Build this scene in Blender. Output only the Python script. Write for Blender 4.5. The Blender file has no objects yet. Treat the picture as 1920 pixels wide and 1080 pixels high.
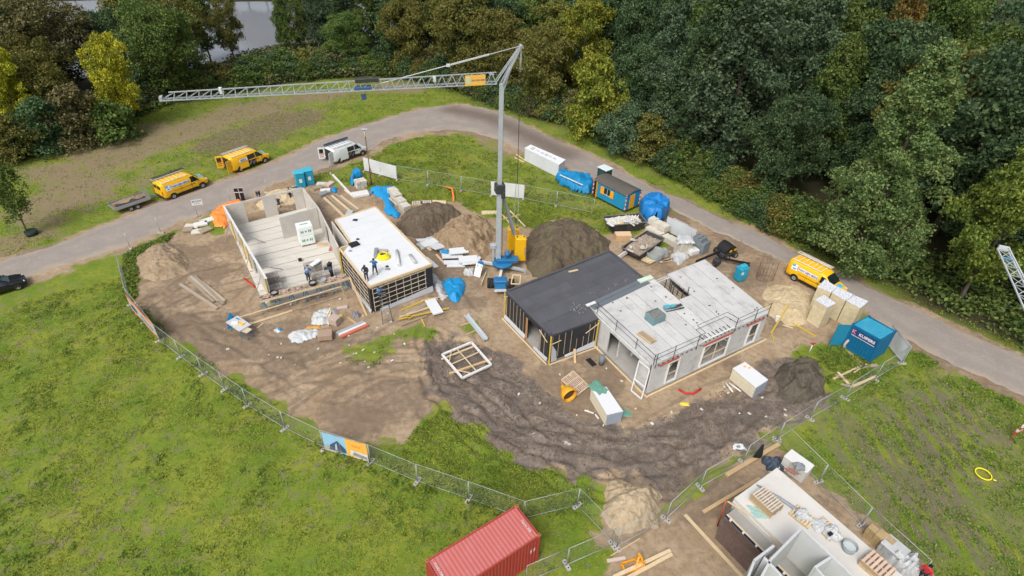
import bpy, math, random
import numpy as np
from mathutils import Vector, Matrix
rnd = random.Random(11)
R = math.radians
# ------------------------------------------------------------------ camera, world, sun
SC = bpy.context.scene
COL = SC.collection
CF, CP, CR, CH = 1089.5, .6374, .0379, 34.289        # focal (px of 1920), pitch, roll, height
_cp, _sp = math.cos(CP), math.sin(CP)
_rt = Vector((1, 0, 0)); _fw = Vector((0, _cp, -_sp)); _up = Vector((0, _sp, _cp))
RT = _rt * math.cos(CR) + _up * math.sin(CR)
UP = _up * math.cos(CR) - _rt * math.sin(CR)
cam = bpy.data.cameras.new('camera'); camo = bpy.data.objects.new('camera', cam); COL.objects.link(camo)
cam.sensor_width = 36; cam.lens = CF / 1920 * 36; cam.clip_start = .5; cam.clip_end = 3000
mm = Matrix.Identity(4)
for i in range(3):
    mm[i][0] = RT[i]; mm[i][1] = UP[i]; mm[i][2] = -_fw[i]
mm[2][3] = CH
camo.matrix_world = mm
SC.camera = camo
SUN_EL, SUN_AZ = 52, 205      # degrees; azimuth clockwise from +Y
w = bpy.data.worlds.new('World'); SC.world = w; w.use_nodes = True
wt = w.node_tree; bg = wt.nodes['Background']
sky = wt.nodes.new('ShaderNodeTexSky'); sky.sky_type = 'NISHITA'; sky.sun_disc = False
sky.sun_elevation = R(SUN_EL); sky.sun_rotation = R(SUN_AZ); sky.air_density = 1.0; sky.dust_density = 6.0; sky.ozone_density = 1.0
hs = wt.nodes.new('ShaderNodeHueSaturation'); hs.inputs['Saturation'].default_value = .45; wt.links.new(sky.outputs[0], hs.inputs['Color']); wt.links.new(hs.outputs[0], bg.inputs[0]); bg.inputs[1].default_value = .145
sl = bpy.data.lights.new('sun', 'SUN'); sl.energy = 1.2; sl.angle = R(16); sl.color = (1, .97, .92)
so = bpy.data.objects.new('sun', sl); COL.objects.link(so)
sd_ = Vector((math.sin(R(SUN_AZ)) * math.cos(R(SUN_EL)), math.cos(R(SUN_AZ)) * math.cos(R(SUN_EL)), math.sin(R(SUN_EL))))
so.rotation_euler = sd_.to_track_quat('Z', 'Y').to_euler(); so.location = (0, 0, 60)
SC.view_settings.view_transform = 'Standard'; SC.view_settings.look = 'None'
SC.view_settings.exposure = 0.24; SC.view_settings.gamma = 1; SC.view_settings.use_curve_mapping = False

# ------------------------------------------------------------------ helpers
def G(px, py, z=0.0):
    "point of the plane at height z seen at a pixel of the 1920x1080 photograph"
    d = _fw * CF + RT * (px - 960) + UP * (540 - py)
    t = (z - CH) / d.z
    p = d * t
    return Vector((p.x, p.y, z))

def GP(l, z=0.0):
    return [G(a, b, z) for a, b in l]

OFF = {}
def off(o):
    while o is not None:
        if o.name in OFF: return OFF[o.name]
        o = o.parent
    return Vector((0, 0, 0))

def props(o, label=None, cat=None, group=None, kind=None):
    if label: o['label'] = label
    if cat: o['category'] = cat
    if group: o['group'] = group
    if kind: o['kind'] = kind
    return o

def thing(name, label, cat, loc=(0, 0, 0), rz=0, group=None, world=False):
    o = bpy.data.objects.new(name, None); COL.objects.link(o); o.empty_display_size = .3
    o.location = loc; o.rotation_euler = (0, 0, rz)
    if world: OFF[o.name] = Vector(loc)
    return props(o, label, cat, group)

class MB:
    def __init__(s): s.v = []; s.f = []; s.mi = []; s.sm = []
    def add(s, vs, fs, mi=0, sm=False, M=None):
        b = len(s.v)
        s.v += [(M @ Vector(p)) if M is not None else Vector(p) for p in vs]
        for f in fs: s.f.append([b + i for i in f]); s.mi.append(mi); s.sm.append(sm)
        return s
    def box(s, c, size, rz=0, mi=0, M=None):
        x, y, z = [a / 2 for a in size]
        vs = [(-x, -y, -z), (x, -y, -z), (x, y, -z), (-x, y, -z), (-x, -y, z), (x, -y, z), (x, y, z), (-x, y, z)]
        T = Matrix.Translation(Vector(c)) @ Matrix.Rotation(rz, 4, 'Z')
        if M is not None: T = M @ T
        return s.add(vs, [(0, 3, 2, 1), (4, 5, 6, 7), (0, 1, 5, 4), (1, 2, 6, 5), (2, 3, 7, 6), (3, 0, 4, 7)], mi, False, T)
    def beam(s, a, b, w=.1, h=None, mi=0):
        a = Vector(a); b = Vector(b); h = h or w; d = b - a; L = d.length
        if L < 1e-6: return s
        d.normalize(); up = Vector((0, 0, 1)) if abs(d.z) < .95 else Vector((1, 0, 0))
        sx = d.cross(up).normalized(); uz = sx.cross(d)
        T = Matrix((( d.x, sx.x, uz.x, 0), (d.y, sx.y, uz.y, 0), (d.z, sx.z, uz.z, 0), (0, 0, 0, 1)))
        return s.box((0, 0, 0), (L, w, h), 0, mi, Matrix.Translation((a + b) / 2) @ T)
    def tube(s, pts, r=.03, n=6, mi=0, cap=True):
        pts = [Vector(p) for p in pts]; rs = r if isinstance(r, (list, tuple)) else [r] * len(pts)
        b = len(s.v); k = len(pts)
        for i, p in enumerate(pts):
            d = (pts[min(i + 1, k - 1)] - pts[max(i - 1, 0)])
            d = d.normalized() if d.length > 1e-6 else Vector((0, 0, 1))
            up = Vector((0, 0, 1)) if abs(d.z) < .9 else Vector((1, 0, 0))
            u = d.cross(up).normalized(); v = u.cross(d)
            for j in range(n):
                a = 2 * math.pi * j / n
                s.v.append(p + (u * math.cos(a) + v * math.sin(a)) * rs[i])
        for i in range(k - 1):
            for j in range(n):
                q = (j + 1) % n
                s.f.append([b + i * n + j, b + i * n + q, b + (i + 1) * n + q, b + (i + 1) * n + j]); s.mi.append(mi); s.sm.append(n > 5)
        if cap:
            s.f.append([b + j for j in range(n)][::-1]); s.mi.append(mi); s.sm.append(False)
            s.f.append([b + (k - 1) * n + j for j in range(n)]); s.mi.append(mi); s.sm.append(False)
        return s
    def prism(s, poly, z0, z1, mi=0):
        n = len(poly); vs = [(p[0], p[1], z0) for p in poly] + [(p[0], p[1], z1) for p in poly]
        fs = [list(range(n))[::-1], list(range(n, 2 * n))] + [(i, (i + 1) % n, n + (i + 1) % n, n + i) for i in range(n)]
        return s.add(vs, fs, mi)
    def wall(s, a, b, th, z0, z1, mi=0):
        a = Vector((a[0], a[1], 0)); b = Vector((b[0], b[1], 0)); d = (b - a)
        c = (a + b) / 2
        return s.box((c.x, c.y, (z0 + z1) / 2), (d.length, th, z1 - z0), math.atan2(d.y, d.x), mi)
    def grid(s, pts, nu, nv, mi=0, sm=True):
        b = len(s.v); s.v += [Vector(p) for p in pts]
        for i in range(nu - 1):
            for j in range(nv - 1):
                s.f.append([b + i * nv + j, b + (i + 1) * nv + j, b + (i + 1) * nv + j + 1, b + i * nv + j + 1]); s.mi.append(mi); s.sm.append(sm)
        return s
    def mesh(s, name, mats, o=Vector((0, 0, 0))):
        me = bpy.data.meshes.new(name)
        me.from_pydata([tuple(p - o) for p in s.v], [], s.f)
        for m in (mats if isinstance(mats, (list, tuple)) else [mats]): me.materials.append(m)
        me.polygons.foreach_set('material_index', s.mi)
        me.polygons.foreach_set('use_smooth', s.sm)
        me.update(); return me
    def build(s, name, mats, parent=None, bev=0, **kw):
        me = s.mesh(name, mats, off(parent))
        ob = bpy.data.objects.new(name, me); COL.objects.link(ob); ob.parent = parent
        if bev:
            m = ob.modifiers.new('bevel', 'BEVEL'); m.width = bev; m.segments = 1; m.limit_method = 'ANGLE'; m.angle_limit = R(40)
        return props(ob, **kw)
    def solo(s, name, mats, label, cat, group=None, bev=0, kind=None):
        xs = [p.x for p in s.v]; ys = [p.y for p in s.v]; z = min(p.z for p in s.v)
        o = Vector(((min(xs) + max(xs)) / 2, (min(ys) + max(ys)) / 2, z))
        me = s.mesh(name, mats, o); ob = bpy.data.objects.new(name, me); COL.objects.link(ob); ob.location = o
        if bev:
            m = ob.modifiers.new('bevel', 'BEVEL'); m.width = bev; m.segments = 1; m.limit_method = 'ANGLE'; m.angle_limit = R(40)
        return props(ob, label, cat, group, kind)

def inst(me, name, parent=None, loc=(0, 0, 0), rot=(0, 0, 0), sc=(1, 1, 1), **kw):
    ob = bpy.data.objects.new(name, me); COL.objects.link(ob); ob.parent = parent
    ob.location = loc; ob.rotation_euler = rot; ob.scale = sc
    return props(ob, **kw)

def copy_tree(o, parent=None):
    c = o.copy(); COL.objects.link(c); c.parent = parent
    for ch in list(o.children): copy_tree(ch, c)
    return c

def text_part(txt, size, mat, parent, M, name='lettering', ext=.004, bold=0.0):
    cu = bpy.data.curves.new('t', 'FONT'); cu.body = txt; cu.size = size; cu.extrude = ext; cu.offset = bold
    cu.align_x = 'CENTER'; cu.align_y = 'CENTER'; cu.resolution_u = 2
    tmp = bpy.data.objects.new('t', cu); COL.objects.link(tmp)
    dg = bpy.context.evaluated_depsgraph_get(); dg.update()
    me = bpy.data.meshes.new_from_object(tmp.evaluated_get(dg))
    bpy.data.objects.remove(tmp); bpy.data.curves.remove(cu)
    me.name = name; me.transform(M); me.materials.clear(); me.materials.append(mat)
    ob = bpy.data.objects.new(name, me); COL.objects.link(ob); ob.parent = parent
    return ob

def frame_M(o, x, z):
    "matrix: local X along x, local Y along z (text up), facing x cross z"
    x = Vector(x).normalized(); z = Vector(z).normalized(); n = x.cross(z)
    return Matrix(((x.x, z.x, n.x, o[0]), (x.y, z.y, n.y, o[1]), (x.z, z.z, n.z, o[2]), (0, 0, 0, 1)))

# ------------------------------------------------------------------ materials
class NT:
    def __init__(s, name):
        s.m = bpy.data.materials.new(name); s.m.use_nodes = True; s.t = s.m.node_tree
        s.b = s.t.nodes['Principled BSDF']; s.b.inputs['Specular IOR Level'].default_value = .3
    def n(s, ty, out=0, props=None, **inp):
        nd = s.t.nodes.new(ty)
        for k, v in (props or {}).items(): setattr(nd, k, v)
        for k, v in inp.items():
            k2 = int(k[1:]) if k[0] == 'i' and k[1:].isdigit() else k.replace('_', ' ')
            s.set(nd.inputs[k2], v)
        return nd.outputs[out]
    def set(s, sock, v):
        if isinstance(v, bpy.types.NodeSocket): s.t.links.new(v, sock)
        elif v is not None: sock.default_value = v
    def pos(s, scale=(1, 1, 1), obj=False, rot=(0, 0, 0)):
        p = s.n('ShaderNodeTexCoord', 3) if obj else s.n('ShaderNodeNewGeometry', 0)
        return s.n('ShaderNodeMapping', i0=p, Scale=scale, Rotation=rot)
    def noise(s, vec, scale, detail=4, rough=.55, dist=0):
        return s.n('ShaderNodeTexNoise', 0, Vector=vec, Scale=scale, Detail=detail, Roughness=rough, Distortion=dist)
    def ramp(s, v, a, b, c0=0.0, c1=1.0):
        return s.n('ShaderNodeMapRange', 0, {'interpolation_type': 'SMOOTHSTEP'}, i0=v, i1=a, i2=b, i3=c0, i4=c1)
    def math(s, op, a, b=0.0, c=None):
        nd = s.t.nodes.new('ShaderNodeMath'); nd.operation = op
        s.set(nd.inputs[0], a); s.set(nd.inputs[1], b)
        if c is not None: s.set(nd.inputs[2], c)
        return nd.outputs[0]
    def mix(s, f, a, b, mode='MIX'):
        nd = s.t.nodes.new('ShaderNodeMix'); nd.data_type = 'RGBA'; nd.blend_type = mode
        f_ = nd.inputs[0]; s.set(f_, f)
        for sock, v in ((nd.inputs[6], a), (nd.inputs[7], b)):
            if isinstance(v, (tuple, list)): v = tuple(v) + (1,) * (4 - len(v))
            s.set(sock, v)
        return nd.outputs[2]
    def hsv(s, c, h=.5, sa=1, v=1):
        return s.n('ShaderNodeHueSaturation', 0, Hue=h, Saturation=sa, Value=v, Color=c)
    def attr(s, name, out=2):
        return s.n('ShaderNodeAttribute', out, {'attribute_name': name})
    def bump(s, h, st=.3, d=.05):
        s.set(s.b.inputs['Normal'], s.n('ShaderNodeBump', 0, Strength=st, Distance=d, Height=h))
    def fin(s, col, rough=.8, metal=0):
        if isinstance(col, (tuple, list)): col = tuple(col) + (1,) * (4 - len(col))
        s.set(s.b.inputs['Base Color'], col); s.set(s.b.inputs['Roughness'], rough); s.b.inputs['Metallic'].default_value = metal
        return s.m

_mc = {}
def mat(name, c, rough=.7, var=.12, sc=3.0, metal=0, bump=.0, dirt=0.0, dc=(.12, .09, .06), st=(1, 1, 1), spec=.3, bs=20):
    if name in _mc: return _mc[name]
    k = NT(name); v = k.pos(st, obj=True)
    n1 = k.noise(v, sc, 5, .6)
    rr = k.n('ShaderNodeObjectInfo', 5)
    val = k.math('MULTIPLY_ADD', n1, 2 * var, 1 - var)
    val = k.math('MULTIPLY', val, k.math('MULTIPLY_ADD', rr, var, 1 - var / 2))
    col = k.hsv(tuple(c) + (1,), v=val)
    if dirt:
        n2 = k.noise(v, sc * .45 + .3, 6, .7)
        col = k.mix(k.math('MULTIPLY', k.ramp(n2, .48, .68), dirt), col, dc)
    k.b.inputs['Specular IOR Level'].default_value = spec
    if bump: k.bump(k.noise(v, bs, 4, .7), bump, .03)
    m = k.fin(col, rough, metal); _mc[name] = m; return m

def leaf_mat(name, c, c2, hv=.25, trans=.25):
    if name in _mc: return _mc[name]
    k = NT(name)
    isl = k.n('ShaderNodeNewGeometry', 8)
    ob = k.n('ShaderNodeObjectInfo', 5)
    p = k.pos((1, 1, 1))
    n = k.noise(p, .35, 3)
    col = k.mix(k.ramp(k.math('ADD', n, k.math('MULTIPLY_ADD', isl, .4, -.2)), .35, .7), c, c2)
    col = k.hsv(col, h=k.math('MULTIPLY_ADD', ob, .02, .49), v=k.math('MULTIPLY', k.math('MULTIPLY_ADD', isl, 2 * hv, 1 - hv), k.math('MULTIPLY_ADD', ob, .3, .85)))
    k.b.inputs['Specular IOR Level'].default_value = .25
    m = k.fin(col, .6)
    tr = k.n('ShaderNodeBsdfTranslucent', 0, Color=col)
    mx = k.t.nodes.new('ShaderNodeMixShader'); mx.inputs[0].default_value = trans
    k.t.links.new(k.b.outputs[0], mx.inputs[1]); k.t.links.new(tr, mx.inputs[2])
    k.t.links.new(mx.outputs[0], k.t.nodes['Material Output'].inputs[0])
    _mc[name] = m; return m

# numpy noise -------------------------------------------------------
def _h(ix, iy, s):
    n = (ix.astype(np.int64) * 374761393 + iy.astype(np.int64) * 668265263 + s * 974711) & 0x7fffffff
    n = ((n ^ (n >> 13)) * 1274126177) & 0x7fffffff
    return ((n ^ (n >> 16)) & 0xffff) / 65535.0
def vnoise(x, y, s=0):
    ix = np.floor(x); iy = np.floor(y); fx = x - ix; fy = y - iy
    fx = fx * fx * (3 - 2 * fx); fy = fy * fy * (3 - 2 * fy)
    a = _h(ix, iy, s); b = _h(ix + 1, iy, s); c = _h(ix, iy + 1, s); d = _h(ix + 1, iy + 1, s)
    return a + (b - a) * fx + (c - a) * fy + (a - b - c + d) * fx * fy
def fbm(x, y, oct=4, s=0):
    r = 0; a = .5; t = 0
    for i in range(oct):
        r = r + a * vnoise(x * 2 ** i, y * 2 ** i, s + i * 17); t += a; a *= .55
    return r / t
def sdist(x, y, poly):
    "signed distance to a polygon, positive inside"
    P = np.array([(p[0], p[1]) for p in poly]); n = len(P)
    d = np.full(x.shape, 1e9); ins = np.zeros(x.shape, bool)
    for i in range(n):
        a = P[i]; b = P[(i + 1) % n]; e = b - a
        wx = x - a[0]; wy = y - a[1]
        t = np.clip((wx * e[0] + wy * e[1]) / (e @ e), 0, 1)
        d = np.minimum(d, (wx - e[0] * t) ** 2 + (wy - e[1] * t) ** 2)
        c = ((a[1] <= y) != (b[1] <= y))
        xx = a[0] + (y - a[1]) / (b[1] - a[1] + 1e-12) * (b[0] - a[0])
        ins ^= c & (x < xx)
    return np.where(ins, 1, -1) * np.sqrt(d)
def ldist(x, y, line):
    "signed distance to a polyline (left positive) and arc length"
    P = np.array([(p[0], p[1]) for p in line]); best = np.full(x.shape, 1e9); sg = np.zeros(x.shape)
    for i in range(len(P) - 1):
        a = P[i]; e = P[i + 1] - a; wx = x - a[0]; wy = y - a[1]
        t = np.clip((wx * e[0] + wy * e[1]) / (e @ e), 0, 1)
        q = np.sqrt((wx - e[0] * t) ** 2 + (wy - e[1] * t) ** 2)
        s = np.sign(e[0] * wy - e[1] * wx)
        k = q < best; best = np.where(k, q, best); sg = np.where(k, s, sg)
    return best * sg
def sstep(a, b, x):
    t = np.clip((x - a) / (b - a), 0, 1); return t * t * (3 - 2 * t)
# ------------------------------------------------------------------ ground
SITE = GP([(262,470),(330,432),(420,440),(428,385),(500,335),(560,325),(612,350),(690,352),(745,385),(840,378),(905,405),(950,425),(1010,428),(1060,412),(1130,440),(1190,440),(1245,395),
    (1330,420),(1440,465),(1500,500),(1600,575),(1610,590),(1575,640),(1500,655),(1470,690),(1545,700),(1540,750),(1460,812),(1340,880),(1280,930),(1165,1030),(1125,1000),(1130,930),(1090,905),(1000,870),(900,800),(825,770),(740,830),(700,840),(600,800),(480,730),(330,640),(255,590),(245,540)])
SAND2 = GP([(1100,1100),(1165,1030),(1250,950),(1340,890),(1450,835),(1510,880),(1600,960),(1700,1040),(1820,1140)])
MUD = GP([(800,640),(850,632),(905,648),(960,672),(1000,715),(1060,760),(1110,795),(1180,800),(1250,775),(1300,755),(1380,720),(1450,672),(1500,668),(1548,705),(1535,755),(1450,812),(1350,862),(1270,930),(1200,900),(1110,905),(1040,880),(960,845),(860,785),(815,735),(795,690)])
GREENS = [GP(l) for l in ([(655,650),(700,620),(790,600),(835,618),(800,640),(745,650),(700,690),(650,680)], [(860,600),(905,590),(915,630),(880,640)],
    [(1095,905),(1135,895),(1160,910),(1130,935),(1105,925)], [(1215,470),(1290,455),(1240,430)], [(250,470),(330,435),(310,455),(255,490),(255,560),(235,560),(235,480)],
    [(1230,500),(1250,496),(1250,505)], [(1500,652),(1560,650),(1600,700),(1550,720),(1545,700),(1500,680)])]
DRY = [GP(l) for l in ([(130,270),(200,240),(330,225),(560,170),(720,160),(860,160),(700,185),(560,200),(420,250),(300,290),(180,380),(60,400),(30,330),(110,300)],
    [(0,390),(60,340),(110,350),(100,420),(60,470),(0,500)], [(780,260),(860,245),(960,265),(1000,300),(960,300),(880,262),(800,270)],
    [(230,330),(420,240),(560,200),(640,190),(640,225),(500,260),(400,285),(280,350)])]
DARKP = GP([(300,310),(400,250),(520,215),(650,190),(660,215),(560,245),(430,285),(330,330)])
MOUND = GP([(600,790),(615,765),(650,752),(700,752),(738,765),(742,795),(720,822),(690,836),(650,828),(618,815)])
STREAK = GP([(1540,800),(1640,735),(1750,700),(1920,790),(1920,1080),(1700,1080),(1600,960)])
ROAD_O = GP([(-260,560),(-100,515),(0,487),(100,458),(210,415),(300,378),(400,345),(510,305),(600,262),(700,228),(790,203),(860,195),(940,210),(1035,258),(1117,293),(1210,343),(1292,380),(1360,412),(1430,438),(1487,470),(1580,512),(1667,555),(1717,575),(1800,615),(1920,668),(2100,755)])
ROAD_I = GP([(-260,640),(-100,575),(0,540),(117,500),(223,470),(270,450),(330,420),(430,385),(520,345),(600,318),(690,290),(730,262),(790,250),(860,246),(930,262),(985,290),(1050,313),(1110,335),(1200,368),(1270,398),(1330,430),(1420,470),(1490,503),(1600,572),(1690,635),(1780,685),(1920,742),(2100,830)])
FOREST = GP([(-300,330),(0,310),(60,290),(150,270),(240,215),(330,190),(440,172),(560,150),(700,140),(800,150),(880,175),(960,205),(1030,225),(1100,245),(1200,300),(1300,345),(1400,400),(1500,452),(1600,500),(1700,540),(1800,590),(1920,640),(2300,830)]) + [Vector((200, 10, 0)), Vector((300, 330, 0)), Vector((-300, 330, 0)), Vector((-200, 100, 0))]
POND = [Vector(p + (0,)) for p in ((-98, 118), (-84, 106), (-70, 108), (-60, 120), (-52, 128), (-40, 131), (-26, 133), (-10, 140), (4, 158), (0, 186), (-60, 180), (-112, 174), (-190, 142), (-240, 122), (-140, 104))]
ROADP = ROAD_O + ROAD_I[::-1]
RUTS = [GP(l) for l in ([(810,640),(850,720),(930,800),(1050,860),(1180,880),(1280,850),(1400,780),(1500,720)], [(870,650),(960,740),(1080,820),(1200,840),(1330,790),(1450,710)],
    [(830,760),(960,830),(1120,880),(1260,870)], [(440,640),(560,700),(700,720),(790,690)], [(470,740),(560,690),(640,660),(780,660)], [(330,600),(430,640),(560,640)])]
TRK = [GP(l) for l in ([(300,560),(360,620),(440,690),(540,745)], [(330,600),(420,590),(470,545)], [(420,700),(500,690),(590,650),(680,640)], [(860,560),(900,620),(940,690)], [(1180,1000),(1240,960),(1330,900)], [(930,690),(1010,760),(1150,810)], [(1200,820),(1330,740),(1440,690)], [(640,740),(720,700),(800,700),(860,740)], [(500,735),(590,690),(680,655),(800,640)], [(520,748),(610,700),(700,668),(810,660)], [(560,770),(650,715),(720,690),(800,700)], [(270,570),(360,520),(440,500)], [(300,590),(400,545),(470,530)],
    [(600,700),(700,640),(790,600)])]

def masks(x, y):
    n1 = fbm(x * .55, y * .55, 5, 3) - .5; n2 = fbm(x * .13 + 9, y * .13, 4, 8) - .5
    bare = sstep(-.9, .9, sdist(x, y, SITE) + n1 * 3.4)
    bare = np.maximum(bare, sstep(-.8, .8, sdist(x, y, SAND2) + n1 * 3))
    for gi, g in enumerate(GREENS): bare = bare * (1 - (.9 if gi > 1 else .62) * sstep(-.6, .8, sdist(x, y, g) + n1 * 3.5))
    ro = sdist(x, y, ROADP)
    inner = sstep(-2.6, .2, ro + n1 * 3.5) * sstep(.5, 2.5, ldist(x, y, ROAD_I) * -1 + 1.5)
    verge = sstep(-1.5, 0.1, ro + n1 * 2.2)
    bare = np.maximum(bare, np.maximum(inner * .9, verge * .75))
    mud = sstep(-.8, .8, sdist(x, y, MUD) + n1 * 4)
    mud = np.maximum(mud, .0 * sstep(.50, .62, fbm(x * .16 + 4, y * .16, 4, 19)) * sstep(0, 3, sdist(x, y, SITE)))
    dry = np.zeros_like(x)
    for d in DRY: dry = np.maximum(dry, sstep(-3, 3, sdist(x, y, d) + n2 * 9 + n1 * 5))
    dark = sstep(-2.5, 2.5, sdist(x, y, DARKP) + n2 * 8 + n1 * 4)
    st = sstep(-2, 3, sdist(x, y, STREAK) + n1 * 4)
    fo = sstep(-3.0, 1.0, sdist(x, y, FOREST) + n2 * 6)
    return bare, mud, dry, dark, st, fo, ro

HOLLOW = []
def height(x, y):
    n1 = fbm(x * .55, y * .55, 5, 3) - .5
    mud = sstep(-1.2, 1.0, sdist(x, y, MUD) + n1 * 3)
    z = (fbm(x * .09, y * .09, 3, 5) - .5) * .22 * sstep(-2, -8, sdist(x, y, ROADP)) * sstep(0, -4, sdist(x, y, SITE))
    sit = sstep(0, 2, sdist(x, y, SITE))
    z = z + sit * (fbm(x * 1.7, y * 1.7, 3, 21) - .5) * .07
    z = z + .10 * sstep(-1, 2, sdist(x, y, MOUND)) * fbm(x * 2, y * 2, 3, 37) * 2.2
    z = z + mud * ((fbm(x * 1.5, y * 1.5, 4, 33) - .5) * .20 + (vnoise(x * 4.3, y * 4.3, 12) - .5) * .07 + (np.abs(fbm(x * 3, y * 3, 3, 41) - .5) * -.12))
    for i, l in enumerate(RUTS):
        d = np.abs(ldist(x, y, l) + (fbm(x * .22, y * .22, 3, 70 + i) - .5) * 3.2); k = (.12 if i < 3 else .06) * sstep(.22, .5, fbm(x * .5, y * .5, 3, 50 + i)) * 1.5
        for o in ((.95,) if i % 2 else (.7, 1.9)): z = z - k * np.exp(-((d - o) / .19) ** 2) + k * .6 * np.exp(-((d - o - .36) / .17) ** 2)
    for l in TRK:
        d = np.abs(ldist(x, y, l)); z = z - .035 * np.exp(-((d - .8) / .2) ** 2)
    # pond basin
    z = z - 1.5 * sstep(-3, 3, sdist(x, y, POND))
    return z

def axis(a, b, step, lo, hi, g=1.22):
    c = list(np.arange(a, b + step / 2, step)); s = step; v = b
    while v < hi: s = min(s * g, 12); v += s; c.append(v)
    s = step; v = a; pre = []
    while v > lo: s = min(s * g, 12); v -= s; pre.append(v)
    return np.array(pre[::-1] + c)
gx = axis(-44, 46, .19, -330, 330); gy = axis(14, 76, .19, -60, 420, 1.12)
X, Y = np.meshgrid(gx, gy, indexing='ij'); X = X.ravel(); Y = Y.ravel()
Z = height(X, Y)
bare, mud, dry, dark, stk, fo, ro = masks(X, Y)
lush = fbm(X * .07, Y * .07, 3, 77)
nu, nv = len(gx), len(gy)
I = np.arange(nu * nv).reshape(nu, nv)
F = np.stack([I[:-1, :-1], I[1:, :-1], I[1:, 1:], I[:-1, 1:]], -1).reshape(-1, 4)
def np_mesh(name, V, F, mats, smooth=True):
    me = bpy.data.meshes.new(name); me.vertices.add(len(V)); me.vertices.foreach_set('co', np.asarray(V, np.float32).ravel())
    n = F.shape[1]; me.loops.add(F.size); me.loops.foreach_set('vertex_index', F.astype(np.int32).ravel())
    me.polygons.add(len(F)); me.polygons.foreach_set('loop_start', np.arange(0, F.size, n, dtype=np.int32))
    me.polygons.foreach_set('loop_total', np.full(len(F), n, np.int32))
    me.polygons.foreach_set('use_smooth', np.full(len(F), smooth))
    for m in mats: me.materials.append(m)
    me.update(); me.validate(); return me
def ground_mat():
    k = NT('ground_cover'); p = k.pos()
    A = k.attr('mask_a', 0); Bm = k.attr('mask_b', 0)
    sa = k.n('ShaderNodeSeparateColor', 0, i0=A); sa_ = sa.node.outputs; sb = k.n('ShaderNodeSeparateColor', 0, i0=Bm); sb_ = sb.node.outputs
    bare_, mud_, dry_ = sa_[0], sa_[1], sa_[2]; dark_, stk_, fo_ = sb_[0], sb_[1], sb_[2]
    nf = k.noise(p, 9, 5, .65); nm = k.noise(p, 2.2, 5, .6); nl = k.noise(p, .32, 4, .6); nxl = k.noise(p, .09, 3)
    nvf = k.noise(p, 30, 3, .7)
    g = k.mix(k.ramp(nl, .35, .68), (.125, .195, .016), (.23, .25, .030))
    g = k.mix(k.math('MULTIPLY', k.ramp(nm, .42, .7), .75), g, (.088, .16, .015)); g = k.mix(k.math('MULTIPLY', k.ramp(nf, .50, .72), .6), g, (.23, .24, .055)); g = k.mix(k.math('MULTIPLY', k.ramp(nvf, .52, .7), .5), g, (.07, .085, .02))
    spot = k.math('MULTIPLY', k.ramp(k.noise(p, 1.1, 6, .7), .50, .64), k.ramp(nxl, .36, .60)); g = k.mix(k.math('MULTIPLY', spot, .8), g, (.21, .165, .11))
    # dry and dark patches of the verge
    dn = k.ramp(k.math('ADD', dry_, k.math('MULTIPLY_ADD', nm, 1.2, -.6)), .3, .9)
    g = k.mix(k.math('MULTIPLY', k.math('MULTIPLY', dn, k.ramp(k.noise(p, .5, 6, .75), .28, .50)), .95), g, k.mix(nf, (.17, .13, .08), (.28, .215, .135)))
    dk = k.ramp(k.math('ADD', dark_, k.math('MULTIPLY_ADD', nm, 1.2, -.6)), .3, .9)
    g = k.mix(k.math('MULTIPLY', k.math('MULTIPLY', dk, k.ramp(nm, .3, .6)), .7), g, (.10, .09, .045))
    # wheel-worn streaks in the lower right field
    ps = k.pos((1, .16, 1), rot=(0, 0, R(48))); ns = k.noise(ps, 1.5, 4, .6)
    g = k.mix(k.math('MULTIPLY', k.math('MULTIPLY', stk_, k.ramp(ns, .40, .54)), .85), g, (.16, .132, .10))
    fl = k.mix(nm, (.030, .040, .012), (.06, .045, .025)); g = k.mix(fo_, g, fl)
    # bare soil
    s1 = k.mix(k.ramp(nl, .3, .7), (.30, .212, .130), (.42, .325, .22)); s1 = k.mix(k.math('MULTIPLY', k.ramp(nm, .35, .75), .75), s1, (.205, .15, .10))
    s1 = k.mix(k.math('MULTIPLY', k.ramp(nf, .5, .75), .6), s1, (.35, .28, .20)); s1 = k.hsv(s1, v=k.math('MULTIPLY_ADD', nvf, .5, .75))
    m1 = k.mix(k.ramp(nm, .3, .7), (.115, .088, .068), (.225, .188, .155)); m1 = k.mix(k.math('MULTIPLY', k.ramp(nf, .5, .7), .7), m1, (.29, .245, .205))
    m1 = k.hsv(m1, v=k.math('MULTIPLY_ADD', nvf, .7, .65))
    mf = k.ramp(k.math('ADD', mud_, k.math('MULTIPLY_ADD', k.math('ADD', nm, nf), .7, -.7)), .25, .75)
    bdf = k.ramp(k.math('ADD', k.attr('mask_d', 2), k.math('MULTIPLY_ADD', nm, 1.0, -.5)), .2, .9); s1 = k.mix(k.math('MULTIPLY', bdf, .62), s1, k.mix(nf, (.105, .076, .055), (.205, .155, .115)))
    soil = k.mix(mf, s1, m1)
    wv = k.n('ShaderNodeTexWave', 0, Vector=k.pos((1, 1, 1), rot=(0, 0, R(62))), Scale=2.6, Distortion=3.0, Detail=2)
    tk = k.math('MULTIPLY', k.ramp(k.math('ADD', k.attr('mask_c', 2), k.math('MULTIPLY_ADD', nf, .7, -.35)), .25, .8), k.math('MULTIPLY_ADD', wv, .5, .5))
    soil = k.mix(k.math('MULTIPLY', tk, .55), soil, (.115, .085, .062))
    bf = k.ramp(k.math('ADD', bare_, k.math('MULTIPLY_ADD', k.math('ADD', nf, nm), .55, -.55)), .38, .62)
    col = k.mix(bf, g, soil)
    npd = k.noise(p, .55, 3, .5)
    wet = k.math('MULTIPLY', mf, k.ramp(npd, .53, .57))
    col = k.mix(k.math('MULTIPLY', wet, .55), col, (.10, .085, .075))
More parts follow.
